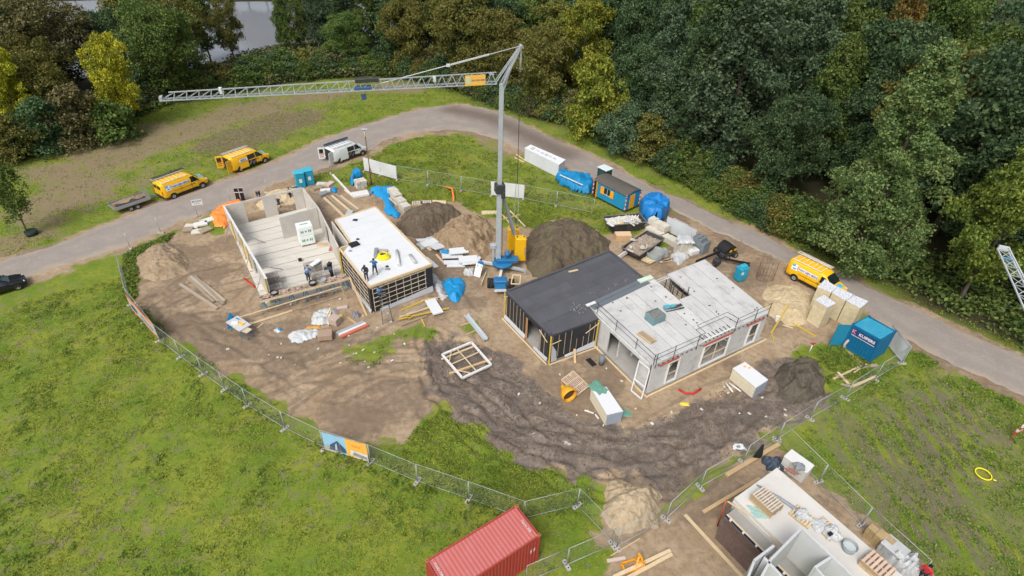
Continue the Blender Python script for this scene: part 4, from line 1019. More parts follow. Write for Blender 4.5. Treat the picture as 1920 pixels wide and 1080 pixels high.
for a, b in ws:
    p, q = G(*a, 5.7), G(*b, 5.7); m = MB(); d = (q - p).normalized() * .07; m.wall(p + d, q + d * .3, .13, 3.0, 5.7); m.build('upper_wall', UW, H5, bev=.01)
# board walkway beside the brick wall
m = MB(); q = B0 + nor * .35
for (a, b, w_, mt_, lb) in ((G(1284, 966), G(1392, 1083), .22, WOODP, 'long pale board lying in the sand beside the brick wall'),):
    MB().beam(a + Vector((0, 0, .06)), b + Vector((0, 0, .06)), w_, .05).solo('board', mt_, lb, 'board')
MB().beam(G(1318, 962) + Vector((0, 0, .1)), G(1424, 899) + Vector((0, 0, .1)), .24, .12).solo('timber_beam', WOOD, 'long timber beam in front of the white deck corner', 'timber beam')
MB().beam(G(1361, 894) + Vector((0, 0, .15)), G(1459, 836) + Vector((0, 0, .15)), .30, .22).solo('timber_beam', WOOD, 'thick timber beam lying against the fence at the lower right', 'timber beam')
MB().tube([G(1345, 987, 0), G(1362, 937, 3.0)], .05, 8).solo('prop', RED, 'reddish steel prop at the near corner of the brick wall', 'prop')
m = MB(); m.beam(G(1364, 940, 2.9), G(1420, 975, 2.75), .07, .07); m.beam(G(1420, 975, 2.75), G(1466, 1030, 2.8), .07, .07); m.solo('edge_batten', WOODP, 'thin wooden batten along the edge of the white deck', 'batten')
# pallets
def pallet(pos, rz, label, n=1, L=1.2, W=1.0, mt=None, sl=7, name='pallet', cat='pallet', group=None, parent=None):
    t = thing(name, label, cat, pos, rz, group)
    for k_ in range(n):
        z0 = .145 * k_; b = MB()
        for y_ in (-.45, 0, .45): b.box((0, y_ * W, z0 + .05), (L, .09, .09))
        b.build('bearer', WOOD, t)
        if k_ in (0, n - 1):
            for i in range(sl):
                x_ = -L / 2 + L / sl * (i + .5); m = MB(); m.box((x_, 0, z0 + .118), (L / sl * .62, W, .025)); m.build('slat', mt or WOODP, t)
        else:
            m = MB(); m.box((0, 0, z0 + .118), (L, W, .025)); m.build('deck', WOODO, t)
    return t
rot = az
pallet(G(1434, 948, dz), rot, 'stack of wooden pallets with dark gaps on the white deck', 5, 1.5, 1.1, mat('grey_slat', (.55, .49, .42), .8, .15, 3), 9)
pallet(G(1504, 970, dz), rot + .1, 'single pallet with a white sack on the white deck', 1, 1.25, 1.0)
pallet(G(1549, 992, dz), rot - .1, 'pallet with torn white bags and a dark tool on the white deck', 1, 1.25, 1.0)
pallet(G(1640, 1068, dz), rot, 'brown slatted pallet stack at the lower end of the white deck', 4, 1.4, 1.15, mat('pinkish_slat', (.60, .45, .36), .8, .15, 3), 6)
def lump(pos, sx, sy, sz, mt, label, name, cat, seed=0, n=20, rz=0, kind=None, rough=.35):
    rg = random.Random(seed); pts = []; ph = [rg.uniform(0, 6.3) for _ in range(8)]
    for i in range(n):
        for j in range(n):
            u, v = 2 * i / (n - 1) - 1, 2 * j / (n - 1) - 1; r_ = max(abs(u), abs(v)) ** 3
            h = (1 - r_) ** .5 if r_ < 1 else 0
            w_ = math.sin(u * 5 + ph[0] + 2 * v) * math.sin(v * 6 + ph[1]) + .6 * math.sin(u * 11 + v * 7 + ph[2]) + .5 * math.sin(v * 13 - u * 9 + ph[3])
            k_ = 1 + .12 * math.sin(3 * math.atan2(v, u) + ph[4]) + .08 * math.sin(7 * math.atan2(v, u) + ph[5])
            pts.append((u * sx / 2 * k_, v * sy / 2 * k_, max(.0, h * sz * (1 + rough * w_ * .5)) + (.01 if h else 0)))
    M = Matrix.Translation(Vector(pos)) @ Matrix.Rotation(rz, 4, 'Z')
    m = MB(); m.grid([M @ Vector(p) for p in pts], n, n); 
    return m.solo(name, mt, label, cat, kind=kind)
lump(G(1504, 966, dz + .15), .8, .7, .3, PLAS, 'crumpled white sack on the single pallet', 'sack', 'sack', 3)
lump(G(1536, 985, dz + .02), 1.0, .9, .18, PLAS, 'flattened white bag spread on the white deck', 'sack', 'sack', 4)
lump(G(1560, 1000, dz + .1), .9, .9, .28, PLAS, 'white bag with a dark tool on it on the white deck', 'sack', 'sack', 5)
MB().box(G(1557, 1001, dz + .45), (.25, .2, .12), .5).solo('hand_tool', BLACK, 'dark tool lying on the white bag', 'tool')
def tub(pos, r, h, mt, label, name='tub', fill=None, rz=0):
    t = thing(name, label, 'tub', pos, rz); m = MB(); n = 20
    pr = [(r * .82, 0), (r, h), (r * .93, h), (r * .78, .04)]
    pts = []
    for (rr_, z) in pr:
        for i in range(n + 1): a = 2 * math.pi * i / n; pts.append((rr_ * math.cos(a), rr_ * math.sin(a), z))
    m.grid(pts, 4, n + 1); m.build('body', mt, t)
    m = MB(); m.tube([(0, 0, .03), (0, 0, h * .55)], [r * .82, r * .86], 18); m.build('contents', fill or mat('mortar_mix', (.33, .32, .30), .7, .1, 3), t); return t
tub(G(1590, 1030, dz), .42, .42, mat('tub_grey', (.25, .29, .30), .6), 'round grey mortar tub on the white deck', fill=mat('milky_water', (.50, .54, .54), .2))
MB().tube([G(1419, 909, dz + .1), G(1462, 934, dz + .08), G(1495, 957, dz + .08)], [.05, .1, .13], 8).solo('roll', mat('grey_roll', (.30, .32, .35), .6), 'long grey rolled membrane lying across the white deck', 'roll')
lump(G(1424, 960, dz), 1.1, .8, .03, mat('green_strap', (.30, .46, .42), .6), 'loose green strapping beside the pallet stack on the white deck', 'strapping', 'strapping', 9, rough=1.5)
# packs beside the deck
def stack(pos, rz, L, W, Hh, mt, label, name='block_stack', cat='block stack', nx=4, nz=3, ny=1, group=None, jit=.01, piece='block', mt2=None, top=None):
    t = thing(name, label, cat, pos, rz, group); bx = MB(); bx.box((0, 0, 0), (L / nx * .95, W / ny * .95, Hh / nz * .94)); me = bx.mesh(piece, mt)
    for i in range(nx):
        for j in range(ny):
            for k_ in range(nz):
                inst(me, piece, t, (-L / 2 + L / nx * (i + .5) + rnd.uniform(-jit, jit), -W / 2 + W / ny * (j + .5) + rnd.uniform(-jit, jit), Hh / nz * (k_ + .5)), (0, 0, rnd.uniform(-jit, jit) * 2))
    if top:
        m = MB(); m.box((0, 0, Hh + .02), (L * 1.02, W * 1.02, .05)); m.build('top_cover', top, t, bev=.02)
    return t
TANB = mat('tan_brick', (.42, .31, .16), .85, .2, 4)
stack(G(1634, 1012), rot + 1.57, .55, 1.0, .95, TANB, 'tan brick pack beside the white deck, nearer the fence corner', 'brick_pack', 'brick pack', 2, 6, 4, piece='brick')
stack(G(1652, 1022), rot + 1.57, .55, 1.0, .95, TANB, 'tan brick pack standing next to the grey tile pack', 'brick_pack', 'brick pack', 2, 6, 4, piece='brick')
stack(G(1668, 1040), rot, 1.3, 1.1, .9, mat('grey_tile', (.42, .43, .44), .7, .1, 4), 'grey wrapped tile pack beside the white deck', 'tile_pack', 'tile pack', 6, 3, 2, piece='tile', top=PLAS)
lump(G(1694, 1066), 1.6, 1.3, 1.0, PLAS, 'open white bulk bag with sand beside the white deck', 'bulk_bag', 'bulk bag', 12, rough=.5)
# white stack at the far corner of the deck
q = G(1487, 886)
t = stack(q + Vector((0, 0, .1)), rot + .1, 1.7, 1.0, 1.2, mat('white_block', (.58, .58, .56), .8, .08, 3), 'white block pack at the far corner of the white deck', 'block_pack', 'block pack', 3, 4, 2, top=WHITEP)
for k_ in range(4):
    MB().beam(G(1470 + 4 * k_, 877, 1.42), G(1490 + 4 * k_, 890, 1.42), .06, .04).solo('batten', WOODO if k_ % 2 else RED, ['leftmost', 'second', 'third', 'rightmost'][k_] + ' of the four short battens on the white block pack', 'batten')
lump(G(1498, 876, 1.35), .7, .6, .25, GREYP, 'grey plastic scraps on the white block pack', 'plastic_scrap', 'plastic', 14)
lump(G(1449, 872), 1.3, 1.1, .5, mat('dark_bag', (.05, .07, .10), .5), 'dark rubbish bags at the far corner of the white deck', 'rubbish_bags', 'rubbish bag', 15)
m = MB(); m.beam(G(1438, 905, .6), G(1462, 876, 1.9), .05, .05); m.solo('batten', WOODP, 'thin batten leaning on the white block pack', 'batten')
# timbers and orange frame at the bottom
for k_, (a, b) in enumerate((((1150, 1085), (1256, 1035)), ((1166, 1092), (1259, 1042)))):
    MB().beam(G(*a) + Vector((0, 0, .18 + .0 * k_)), G(*b) + Vector((0, 0, .18)), .22, .12).solo('timber', WOODP, ('upper' if k_ == 0 else 'lower') + ' of the two pale timbers lying over the orange frame', 'timber')
MB().beam(G(1138, 1053) + Vector((0, 0, .06)), G(1172, 1047) + Vector((0, 0, .06)), .2, .1).solo('board', mat('pinkish_board', (.52, .42, .38), .8), 'short pinkish board left of the orange frame', 'board')
MB().beam(G(1145, 1043) + Vector((0, 0, .06)), G(1200, 1010) + Vector((0, 0, .03)), .06, .05).solo('lath', WOODP, 'thin lath lying on the soil near the fence corner', 'lath')
OR = mat('orange_steel', (.72, .30, .01), .5, .1, 3)
t = thing('lifting_fork', 'orange steel lifting fork lying under two timbers', 'lifting fork', G(1191, 1060), R(20))
for a, b in (((-.8, -.3, .1), (.5, -.3, .1)), ((-.8, .3, .1), (.5, .3, .1)), ((.5, -.3, .1), (.2, -.2, .9)), ((.5, .3, .1), (.2, .2, .9)), ((.2, -.2, .9), (.2, .2, .9)), ((-.8, -.3, .1), (-.8, .3, .1)), ((-.2, -.3, .1), (.35, .25, .6)), ((.5, -.3, .1), (.5, .3, .1)), ((.1, .3, .1), (.35, -.22, .55))):
    m = MB(); m.beam(a, b, .11, .11); m.build('bar', OR, t)

# ================================================================== mesh fence panels
FM = mat('fence_zinc', (.36, .385, .385), .55, .1, 3, metal=.2)
FBLK = mat('fence_foot', (.42, .40, .37), .85, .15, 4, dirt=.3)
W35 = 3.5
fr = MB(); Hf = 2.0
for x_ in (-W35 / 2, W35 / 2): fr.tube([(x_, 0, .08), (x_, 0, Hf)], .022, 6)
for z in (.18, Hf): fr.tube([(-W35 / 2, 0, z), (W35 / 2, 0, z)], .021, 6)
fmesh = fr.mesh('frame', FM)
wr = MB()
for i in range(1, 34): x_ = -W35 / 2 + W35 * i / 34; wr.tube([(x_, 0, .18), (x_, 0, Hf)], .0018, 3, cap=False)
for i in range(1, 9): z = .18 + (Hf - .18) * i / 9; wr.tube([(-W35 / 2, 0, z), (W35 / 2, 0, z)], .0018, 3, cap=False)
wmesh = wr.mesh('wire_mesh', FM)
ft = MB(); ft.box((0, 0, .065), (.24, .72, .13)); footmesh = ft.mesh('foot', FBLK)
fh = MB()
for y_ in (-.2, 0, .2): fh.tube([(0, y_, .12), (0, y_, .142)], .05, 8)
holemesh = fh.mesh('socket', BLACK)
nf = [0]
def fence_line(px, where, skip=(), z=0, world=None, first_foot=True):
    pts = world or GP(px); n = 0
    for a, b in zip(pts, pts[1:]):
        d = b - a; L = d.length; k_ = max(1, round(L / 3.5))
        for i in range(k_):
            p = a.lerp(b, (i + .5) / k_); rz = math.atan2(d.y, d.x)
            t = thing('mesh_fence', 'galvanised mesh fence panel ' + where, 'fence', (p.x, p.y, float(height(np.array([p.x]), np.array([p.y]))[0])), rz, 'mesh fence panels ' + where)
            s = L / k_ / W35
            inst(fmesh, 'frame', t, sc=(s * .985, 1, 1)); inst(wmesh, 'wire_mesh', t, sc=(s * .985, 1, 1))
            f_ = inst(footmesh, 'foot', t, (-W35 / 2 * s, 0, 0), (0, 0, rnd.uniform(-.15, .15))); inst(holemesh, 'socket', f_)
            n += 1
    return pts
fence_line([(231, 508), (247, 572), (300, 640), (382, 703), (465, 762), (535, 805), (608, 841)], 'along the lower left field, left of the house banner')
fence_line([(608, 841), (695, 868), (783, 905), (879, 938), (982, 975)], 'along the lower left field, right of the house banner')
fence_line([(982, 975), (1082, 950), (1156, 1027)], 'behind the red container')
fence_line([(1148, 1024), (1062, 1062), (985, 1095)], 'at the bottom in front of the red container')
fence_line([(1156, 1027), (1248, 975), (1312, 915), (1392, 870), (1456, 826)], 'between the muddy track and the white deck')
fence_line([(1456, 826), (1518, 786), (1584, 748), (1640, 712), (1690, 682)], 'between the mud and the right field')
fence_line([(1456, 826), (1534, 905), (1613, 985), (1720, 1085)], 'between the white deck and the right field')
fence_line([(745, 338), (803, 347), (865, 358), (921, 367), (982, 374), (1043, 386), (1112, 401)], 'across the green plot behind the crane')
fence_line([(1690, 682), (1655, 640)], 'beside the blue container')
# single posts along the left road
for i, (a, b) in enumerate([(246, 468), (302, 437), (371, 406), (434, 383), (503, 364), (553, 350), (620, 326)]):
    t = thing('fence_post', ['post nearest the left end of the roadside row', 'roadside post second from the left', 'roadside post that carries the small white notice', 'roadside post behind the orange tarp', 'roadside post behind the sand heap', 'roadside post near the dark mat', 'roadside post behind the white van'][i], 'post', G(a, b))
    m = MB(); m.tube([(0, 0, 0), (0, 0, 2.0)], .03, 6); m.build('pole', STEEL, t); inst(footmesh, 'foot', t, (0, 0, 0), (0, 0, .6 + i))
# banners
def cloth(p, q, z0, z1, nm, mt, label, cat, n=14, sag=.05, seed=0, foot=0):
    rg = random.Random(seed); m = MB(); d = (q - p); d.z = 0; d.normalize(); nn = Vector((d.y, -d.x, 0)); pts = []
    for i in range(n):
        for j in range(6):
            f, k_ = i / (n - 1), j / 5; o = sag * math.sin(f * 9 + seed) * math.sin(k_ * 3.1) + rg.uniform(-.01, .01) + .045
            w_ = p.lerp(q, f) + nn * o; pts.append((w_.x, w_.y, z0 + (z1 - z0) * k_))
    m.grid(pts, n, 6); return m
WM = mat('white_mesh_banner', (.62, .63, .63), .7, .08, 3, dirt=.2, dc=(.45, .44, .42))
for i, (a, b, lb) in enumerate((((684, 321), (745, 338), 'white mesh banner hanging on the fence below the white van'), ((921, 367), (982, 374), 'white mesh banner on the fence behind the crane mast'), ((1690, 682), (1655, 640), 'pale mesh banner on the fence right of the blue container'))):
    p, q = GP([a, b]); m = cloth(p, q, .15, 2.02, 'b', WM, lb, 'banner', seed=i); m.solo('mesh_banner', WM, lb, 'banner')
fence_line([(684, 321), (745, 338)], 'that carries the white banner below the white van')
p, q = GP([(250, 583), (302, 641)])
d = (q - p).normalized(); nn = Vector((d.y, -d.x, 0)); nn = nn if nn.y < 0 else -nn
def banner(p, q, nn, label, bands, pieces, txt=None):
    t = thing('banner', label, 'banner', p, 0, world=True)
    for (z0, z1, f0, f1, mt_, nm) in bands:
        m = MB(); a = p.lerp(q, f0) + nn * .05; b = p.lerp(q, f1) + nn * .05; n = 8; pts = []
        for i in range(n):
            w_ = a.lerp(b, i / (n - 1)); 
            for z in (z0, z1): pts.append((w_.x + nn.x * .02 * math.sin(i * 1.7), w_.y + nn.y * .02 * math.sin(i * 1.7), z))
        m.grid(pts, n, 2, sm=False); m.build(nm, mt_, t)
    for (poly, mt_, nm) in pieces:
        m = MB(); vs = []
        for f, z in poly: w_ = p.lerp(q, f) + nn * .085; vs.append((w_.x, w_.y, z))
        m.add(vs, [list(range(len(vs)))]); m.build(nm, mt_, t)
    for (s, sz, f, z, mt_) in (txt or []):
        w_ = p.lerp(q, f) + nn * .09; text_part(s, sz, mt_, t, frame_M((w_.x - p.x, w_.y - p.y, z), (q - p), (0, 0, 1)))
    return t
ORG = mat('banner_orange', (.75, .22, .08), .6, .05); LBL = mat('banner_pale', (.42, .47, .46), .6, .2, 1.5); SKB = mat('banner_blue', (.28, .52, .72), .6, .1, 1); AMB = mat('banner_amber', (.85, .45, .08), .6, .05)
NAV = mat('banner_navy', (.05, .10, .18), .6, .2, 2); GRB = mat('banner_grey', (.35, .36, .37), .6, .3, 3)
banner(p, q, nn, 'orange and grey picture banner on the fence at the left corner of the site', [(.2, .42, 0, 1, ORG, 'orange_band'), (.42, 1.55, 0, 1, LBL, 'picture'), (1.55, 1.98, 0, 1, ORG, 'orange_band')],
    [([(.1, .7), (.3, .7), (.32, 1.1), (.2, 1.35), (.08, 1.1)], NAV, 'printed_house'), ([(.4, .6), (.8, .6), (.9, 1.0), (.5, 1.3)], GRB, 'printed_house')])
p, q = GP([(611, 843), (693, 867)]); d = (q - p).normalized(); nn = Vector((d.y, -d.x, 0)); nn = nn if nn.y < 0 else -nn
banner(p, q, nn, 'banner with a gabled house on blue and an amber half, lower left fence', [(.1, 2.0, 0, .52, SKB, 'blue_half'), (.1, 2.0, .52, 1, AMB, 'amber_half')],
    [([(.12, .35), (.50, .35), (.50, .75), (.34, 1.5), (.16, .9)], NAV, 'printed_house'), ([(.0, .12), (.30, .12), (.52, .5), (.1, .75), (.0, .7)], GRB, 'printed_forecourt'),
     ([(.26, .4), (.31, .4), (.32, 1.25), (.28, 1.05)], WHITEP, 'printed_stripe'), ([(.36, .4), (.40, .4), (.39, 1.2), (.36, 1.3)], WHITEP, 'printed_stripe'), ([(.60, .3), (1.0, .15), (1.0, .9), (.62, .95)], WHITEP, 'printed_photo'), ([(.64, .4), (.98, .3), (.98, .6), (.7, .8)], GRB, 'printed_photo')],
    [('VILLA', .26, .76, 1.45, ORG)])
# notice on the post
q = G(371, 406); t = thing('notice_sign', 'small white notice fixed high on a roadside post', 'sign', q + Vector((.0, 0, 1.5)), .4)
m = MB(); m.box((.35, -.05, .3), (1.1, .02, .7)); m.build('board', WHITEP, t); text_part('BOUW', .3, NAV, t, frame_M((.35, -.062, .42), (1, 0, 0), (0, 0, 1)), bold=.008); text_part('PLAATS', .18, NAV, t, frame_M((.35, -.062, .15), (1, 0, 0), (0, 0, 1)))
# ================================================================== heaps of soil and sand
def soil_mat(name, a, b, c_, green=0.0, sc=1.0):
    k = NT(name); p = k.pos(); n1 = k.noise(p, .7 * sc, 5, .6); n2 = k.noise(p, 3.5 * sc, 5, .65); n3 = k.noise(p, 22, 3, .7)
    col = k.mix(k.ramp(n1, .35, .65), a, b); col = k.mix(k.math('MULTIPLY', k.ramp(n2, .45, .7), .7), col, c_)
    if green: col = k.mix(k.math('MULTIPLY', k.math('MULTIPLY', k.ramp(n2, .42, .6), k.ramp(n1, .4, .6)), green), col, (.075, .10, .025))
    col = k.hsv(col, v=k.math('MULTIPLY_ADD', n3, .7, .65))
    k.bump(k.math('ADD', n2, k.math('MULTIPLY', n3, .4)), .7, .12); return k.fin(col, .93)
def heap(name, px, hgt, mt, label, seed, cat='heap', fold=.0, soft=.55, n=104, rough=.16, sharp=1.0):
    P_ = GP(px); P2 = np.array([(p.x, p.y) for p in P_]); cx, cy = P2.mean(0)
    x0, y0 = P2.min(0) - 1.2; x1, y1 = P2.max(0) + 1.2
    xs = np.linspace(x0, x1, n); ys = np.linspace(y0, y1, n); X_, Y_ = np.meshgrid(xs, ys, indexing='ij'); X_ = X_.ravel(); Y_ = Y_.ravel()
    wob = (fbm(X_ * .7, Y_ * .7, 4, seed) - .5) * 1.3
    sd = sdist(X_, Y_, P_) + wob
    mx = max(sd.max(), .5); t = np.clip(sd / (mx * soft * 1.6), -1, 1)
    h = hgt * np.where(t > 0, np.sin(np.clip(t, 0, 1) * math.pi / 2) ** sharp, t * .9)
    h = h + np.clip(sd, 0, .8) * ((fbm(X_ * 1.3, Y_ * 1.3, 5, seed + 3) - .5) * rough * 2.6 * hgt ** .5 + (np.abs(fbm(X_ * .8, Y_ * .8, 4, seed + 9) - .5) * -fold) + (fbm(X_ * 4.5, Y_ * 4.5, 3, seed + 5) - .5) * .30 + (vnoise(X_ * 2.1, Y_ * 2.1, seed + 6) - .5) * .16)
    base = height(X_, Y_)
    Z_ = np.where(sd > -.9, base + np.maximum(h, -.35) - .03, base - .5)
    I_ = np.arange(n * n).reshape(n, n); keep = (sd > -1.1).reshape(n, n)
    F_ = np.stack([I_[:-1, :-1], I_[1:, :-1], I_[1:, 1:], I_[:-1, 1:]], -1); kf = keep[:-1, :-1] & keep[1:, 1:] & keep[1:, :-1] & keep[:-1, 1:]
    F_ = F_[kf].reshape(-1, 4); u, inv = np.unique(F_, return_inverse=True); F_ = inv.reshape(-1, 4)
    V_ = np.stack([X_ - cx, Y_ - cy, Z_], 1)[u]
    me = np_mesh(name, V_, F_, [mt]); ob = bpy.data.objects.new(name, me); COL.objects.link(ob); ob.location = (cx, cy, 0)
    return props(ob, label, cat)
SDL = soil_mat('sand_light', (.30, .225, .145), (.37, .285, .19), (.22, .16, .105))
SDY = soil_mat('sand_yellow', (.50, .40, .25), (.56, .46, .30), (.42, .33, .20))
SDB = soil_mat('sand_brown', (.27, .19, .115), (.35, .26, .165), (.18, .125, .08))
SOB = soil_mat('soil_brown', (.105, .078, .055), (.15, .115, .083), (.19, .15, .11), sc=1.3)
SOG = soil_mat('soil_grassy', (.10, .073, .052), (.145, .11, .08), (.19, .15, .11), green=.6, sc=1.3)
SOD = soil_mat('soil_dark', (.072, .058, .046), (.12, .10, .08), (.15, .125, .10), green=.25, sc=1.4)
heap('sand_heap', [(252,505),(262,478),(290,462),(320,458),(350,470),(362,488),(352,508),(325,522),(290,526),(262,520)], 1.1, SDL, 'light sand heap between the left fence corner and the panel house', 3)
heap('soil_heap', [(746,418),(756,400),(785,388),(820,386),(855,392),(872,405),(850,425),(815,440),(785,450),(757,440)], 1.6, SOB, 'dark brown soil heap behind the white roofed house', 4, rough=.3)
heap('sand_heap', [(806,445),(830,425),(858,408),(885,403),(912,412),(928,435),(925,465),(905,492),(870,490),(830,475)], 1.9, SDB, 'brown sand heap left of the crane foot', 5, fold=2.5, rough=.35)
heap('soil_heap', [(985,445),(1000,428),(1035,417),(1075,414),(1110,425),(1138,448),(1146,470),(1120,490),(1080,510),(1040,525),(1000,520),(985,490)], 2.15, SOG, 'largest heap of grassy brown soil beside the crane counterweights', 6, fold=1.6, rough=.25, sharp=.9)
heap('soil_heap', [(1450,700),(1470,682),(1500,672),(1530,680),(1546,705),(1540,735),(1515,752),(1480,758),(1452,735)], 1.2, SOD, 'dark soil heap right of the pallet with yellow stickers', 7, fold=1.4, rough=.3)
0 and heap('soil_heap', [(600,790),(615,765),(650,752),(700,752),(738,765),(742,795),(720,822),(690,836),(650,828),(618,815)], .45, SOB, 'low flat heap of brown soil above the gabled house banner', 8, rough=.2)
heap('sand_heap', [(1132,935),(1150,912),(1185,903),(1220,908),(1243,928),(1246,955),(1222,985),(1190,1005),(1160,1005),(1140,975)], 1.25, soil_mat('sand_pale', (.40, .31, .20), (.46, .37, .25), (.32, .24, .15)), 'round light sand heap behind the fence at the bottom', 9, rough=.2)
heap('sand_heap', [(1428,545),(1455,532),(1490,535),(1520,548),(1532,580),(1515,605),(1480,615),(1450,600),(1430,575)], .7, SDY, 'pale yellow sand heap between the white house and the roadside van', 10)
heap('sand_heap', [(478,385),(500,360),(535,352),(570,352),(580,365),(560,380),(520,392),(490,396)], .8, SDY, 'pale yellow sand heap behind the panel house shell', 11)
heap('soil_heap', [(690,372),(715,368),(735,378),(728,392),(700,398),(684,388)], .6, SDB, 'small brown soil heap beside the blue tarp behind the white roof', 12)

# ================================================================== vehicles
YEL = mat('van_yellow', (.82, .46, .008), .32, .04, 2, dirt=.10, dc=(.5, .33, .1), spec=.5)
WHT = mat('van_white', (.70, .73, .73), .35, .04, 2, dirt=.12, dc=(.5, .5, .46), spec=.5)
CARB = mat('car_black', (.012, .013, .016), .2, .1, 2, spec=.6)
GLS = mat('dark_glass', (.012, .018, .020), .08, .1, 2, spec=.8)
LGT = mat('lamp_clear', (.55, .58, .6), .15, .1, 2, spec=.8); LRD = mat('lamp_red', (.45, .02, .015), .25, .1, 2)
RIM = mat('rim_silver', (.42, .42, .43), .4, .1, 3, metal=.5)
LADD = mat('ladder_alu', (.60, .62, .64), .4, .1, 3, metal=.3)
NAVYP = mat('navy_lettering', (.12, .14, .30), .5, .05); LBLUE = mat('light_blue_print', (.10, .42, .58), .5, .05); WPR = mat('white_print', (.70, .72, .76), .5, .05)
INT = mat('painted_interior_shade', (.03, .028, .026), .9, .3, 3)  # flat dark colour for the shade inside the open vans
def wheel(parent, x, y, r=.34, w=.22, side=1):
    t_ = MB(); n = 20; pr = [(r * .58, -w / 2), (r * .95, -w / 2), (r, -w * .3), (r, w * .3), (r * .95, w / 2), (r * .58, w / 2)]
    t_.grid([(rr * math.cos(2 * math.pi * i / n), yy, rr * math.sin(2 * math.pi * i / n)) for rr, yy in pr for i in range(n + 1)], 6, n + 1)
    me = t_.mesh('wheel', TYRE); o = inst(me, 'wheel', parent, (x, y, r))
    m = MB(); s = side; m.tube([(0, s * w * .2, 0), (0, s * w * .44, 0)], [r * .62, r * .62], 16); m.tube([(0, s * w * .44, 0), (0, s * w * .5, 0)], [r * .18, r * .15], 8)
    inst(m.mesh('rim', RIM), 'rim', o)
    m = MB()
    m.tube([(0, s * w * .5, 0), (0, s * w * .54, 0)], [r * .3, r * .24], 10); inst(m.mesh('hub_cap', mat('hub_grey', (.2, .2, .2), .5)), 'hub_cap', o)
    return o
def loft_body(st, mtl, name, parent):
    """st: list of (x, halfwidth, sill z, belt z, roof z, roof halfwidth)"""
    m = MB(); pts = []; nr = 0
    for (x, w_, zs, zb, zr, wr_) in st:
        ring = [(0, zs), (w_ * .8, zs), (w_ * .985, zs + .06), (w_, zs + .25), (w_, (zs + zb) / 2 + .1), (w_ * .985, zb), (wr_ + (w_ - wr_) * .18, zr - (zr - zb) * .16), (wr_ * .93, zr - .03), (wr_ * .6, zr + .012), (0, zr + .02)]
        full = [(x, y, z) for y, z in ring] + [(x, -y, z) for y, z in ring[-2:0:-1]]
        nr = len(full); pts += full + [full[0]]
    m.grid(pts, len(st), nr + 1)
    b = len(m.v)
    for idx, rev in ((0, True), (len(st) - 1, False)):
        f = [idx * (nr + 1) + j for j in range(nr)]; m.f.append(f if not rev else f[::-1]); m.mi.append(0); m.sm.append(False)
    return m.build(name, mtl, parent)
VST = [(-2.62, .86, .42, 1.10, 1.84, .72), (-2.58, .94, .36, 1.12, 1.93, .78), (-2.2, .97, .34, 1.12, 1.96, .80), (-1.0, .975, .34, 1.12, 1.98, .80), (.3, .975, .34, 1.12, 1.98, .80), (.78, .975, .34, 1.12, 1.94, .77),
       (1.05, .975, .34, 1.10, 1.80, .74), (1.35, .97, .34, 1.06, 1.56, .74), (1.66, .96, .34, 1.02, 1.28, .76), (1.80, .95, .34, .98, 1.16, .78), (2.1, .93, .34, .92, 1.08, .76), (2.4, .88, .36, .84, .96, .70), (2.58, .78, .40, .72, .82, .58), (2.66, .66, .44, .64, .70, .48)]
def vside(x, z):
    for a, b in zip(VST, VST[1:]):
        if a[0] <= x <= b[0]:
            t = (x - a[0]) / (b[0] - a[0]); w_, zb, zr, wr_ = [a[i] + (b[i] - a[i]) * t for i in (1, 3, 4, 5)]
            if z <= zb: return w_
            return w_ * .985 + (wr_ - w_ * .985) * (z - zb) / max(.05, zr - zb) * .93
    return .97
def side_poly(pts, mt_, name, parent, s=1, o=.012, cut=6):
    "polygon on the flank, split in vertical strips so it follows the body"
    xs = [p[0] for p in pts]; x0, x1 = min(xs), max(xs); m = MB(); P_ = pts + [pts[0]]
    def zr(x):
        z = [];
        for a, b in zip(P_, P_[1:]):
            if (a[0] - x) * (b[0] - x) <= 0 and abs(a[0] - b[0]) > 1e-6: z.append(a[1] + (b[1] - a[1]) * (x - a[0]) / (b[0] - a[0]))
        return (min(z), max(z)) if z else (0, 0)
    nx = 9; nz = 4; g = []
    for i in range(nx):
        x = x0 + 1e-3 + (x1 - x0 - 2e-3) * i / (nx - 1); a, b = zr(x)
        for j in range(nz): z = a + (b - a) * j / (nz - 1); g.append((x, s * (vside(x, z) + o), z))
    m.grid(g, nx, nz); return m.build(name, mt_, parent)
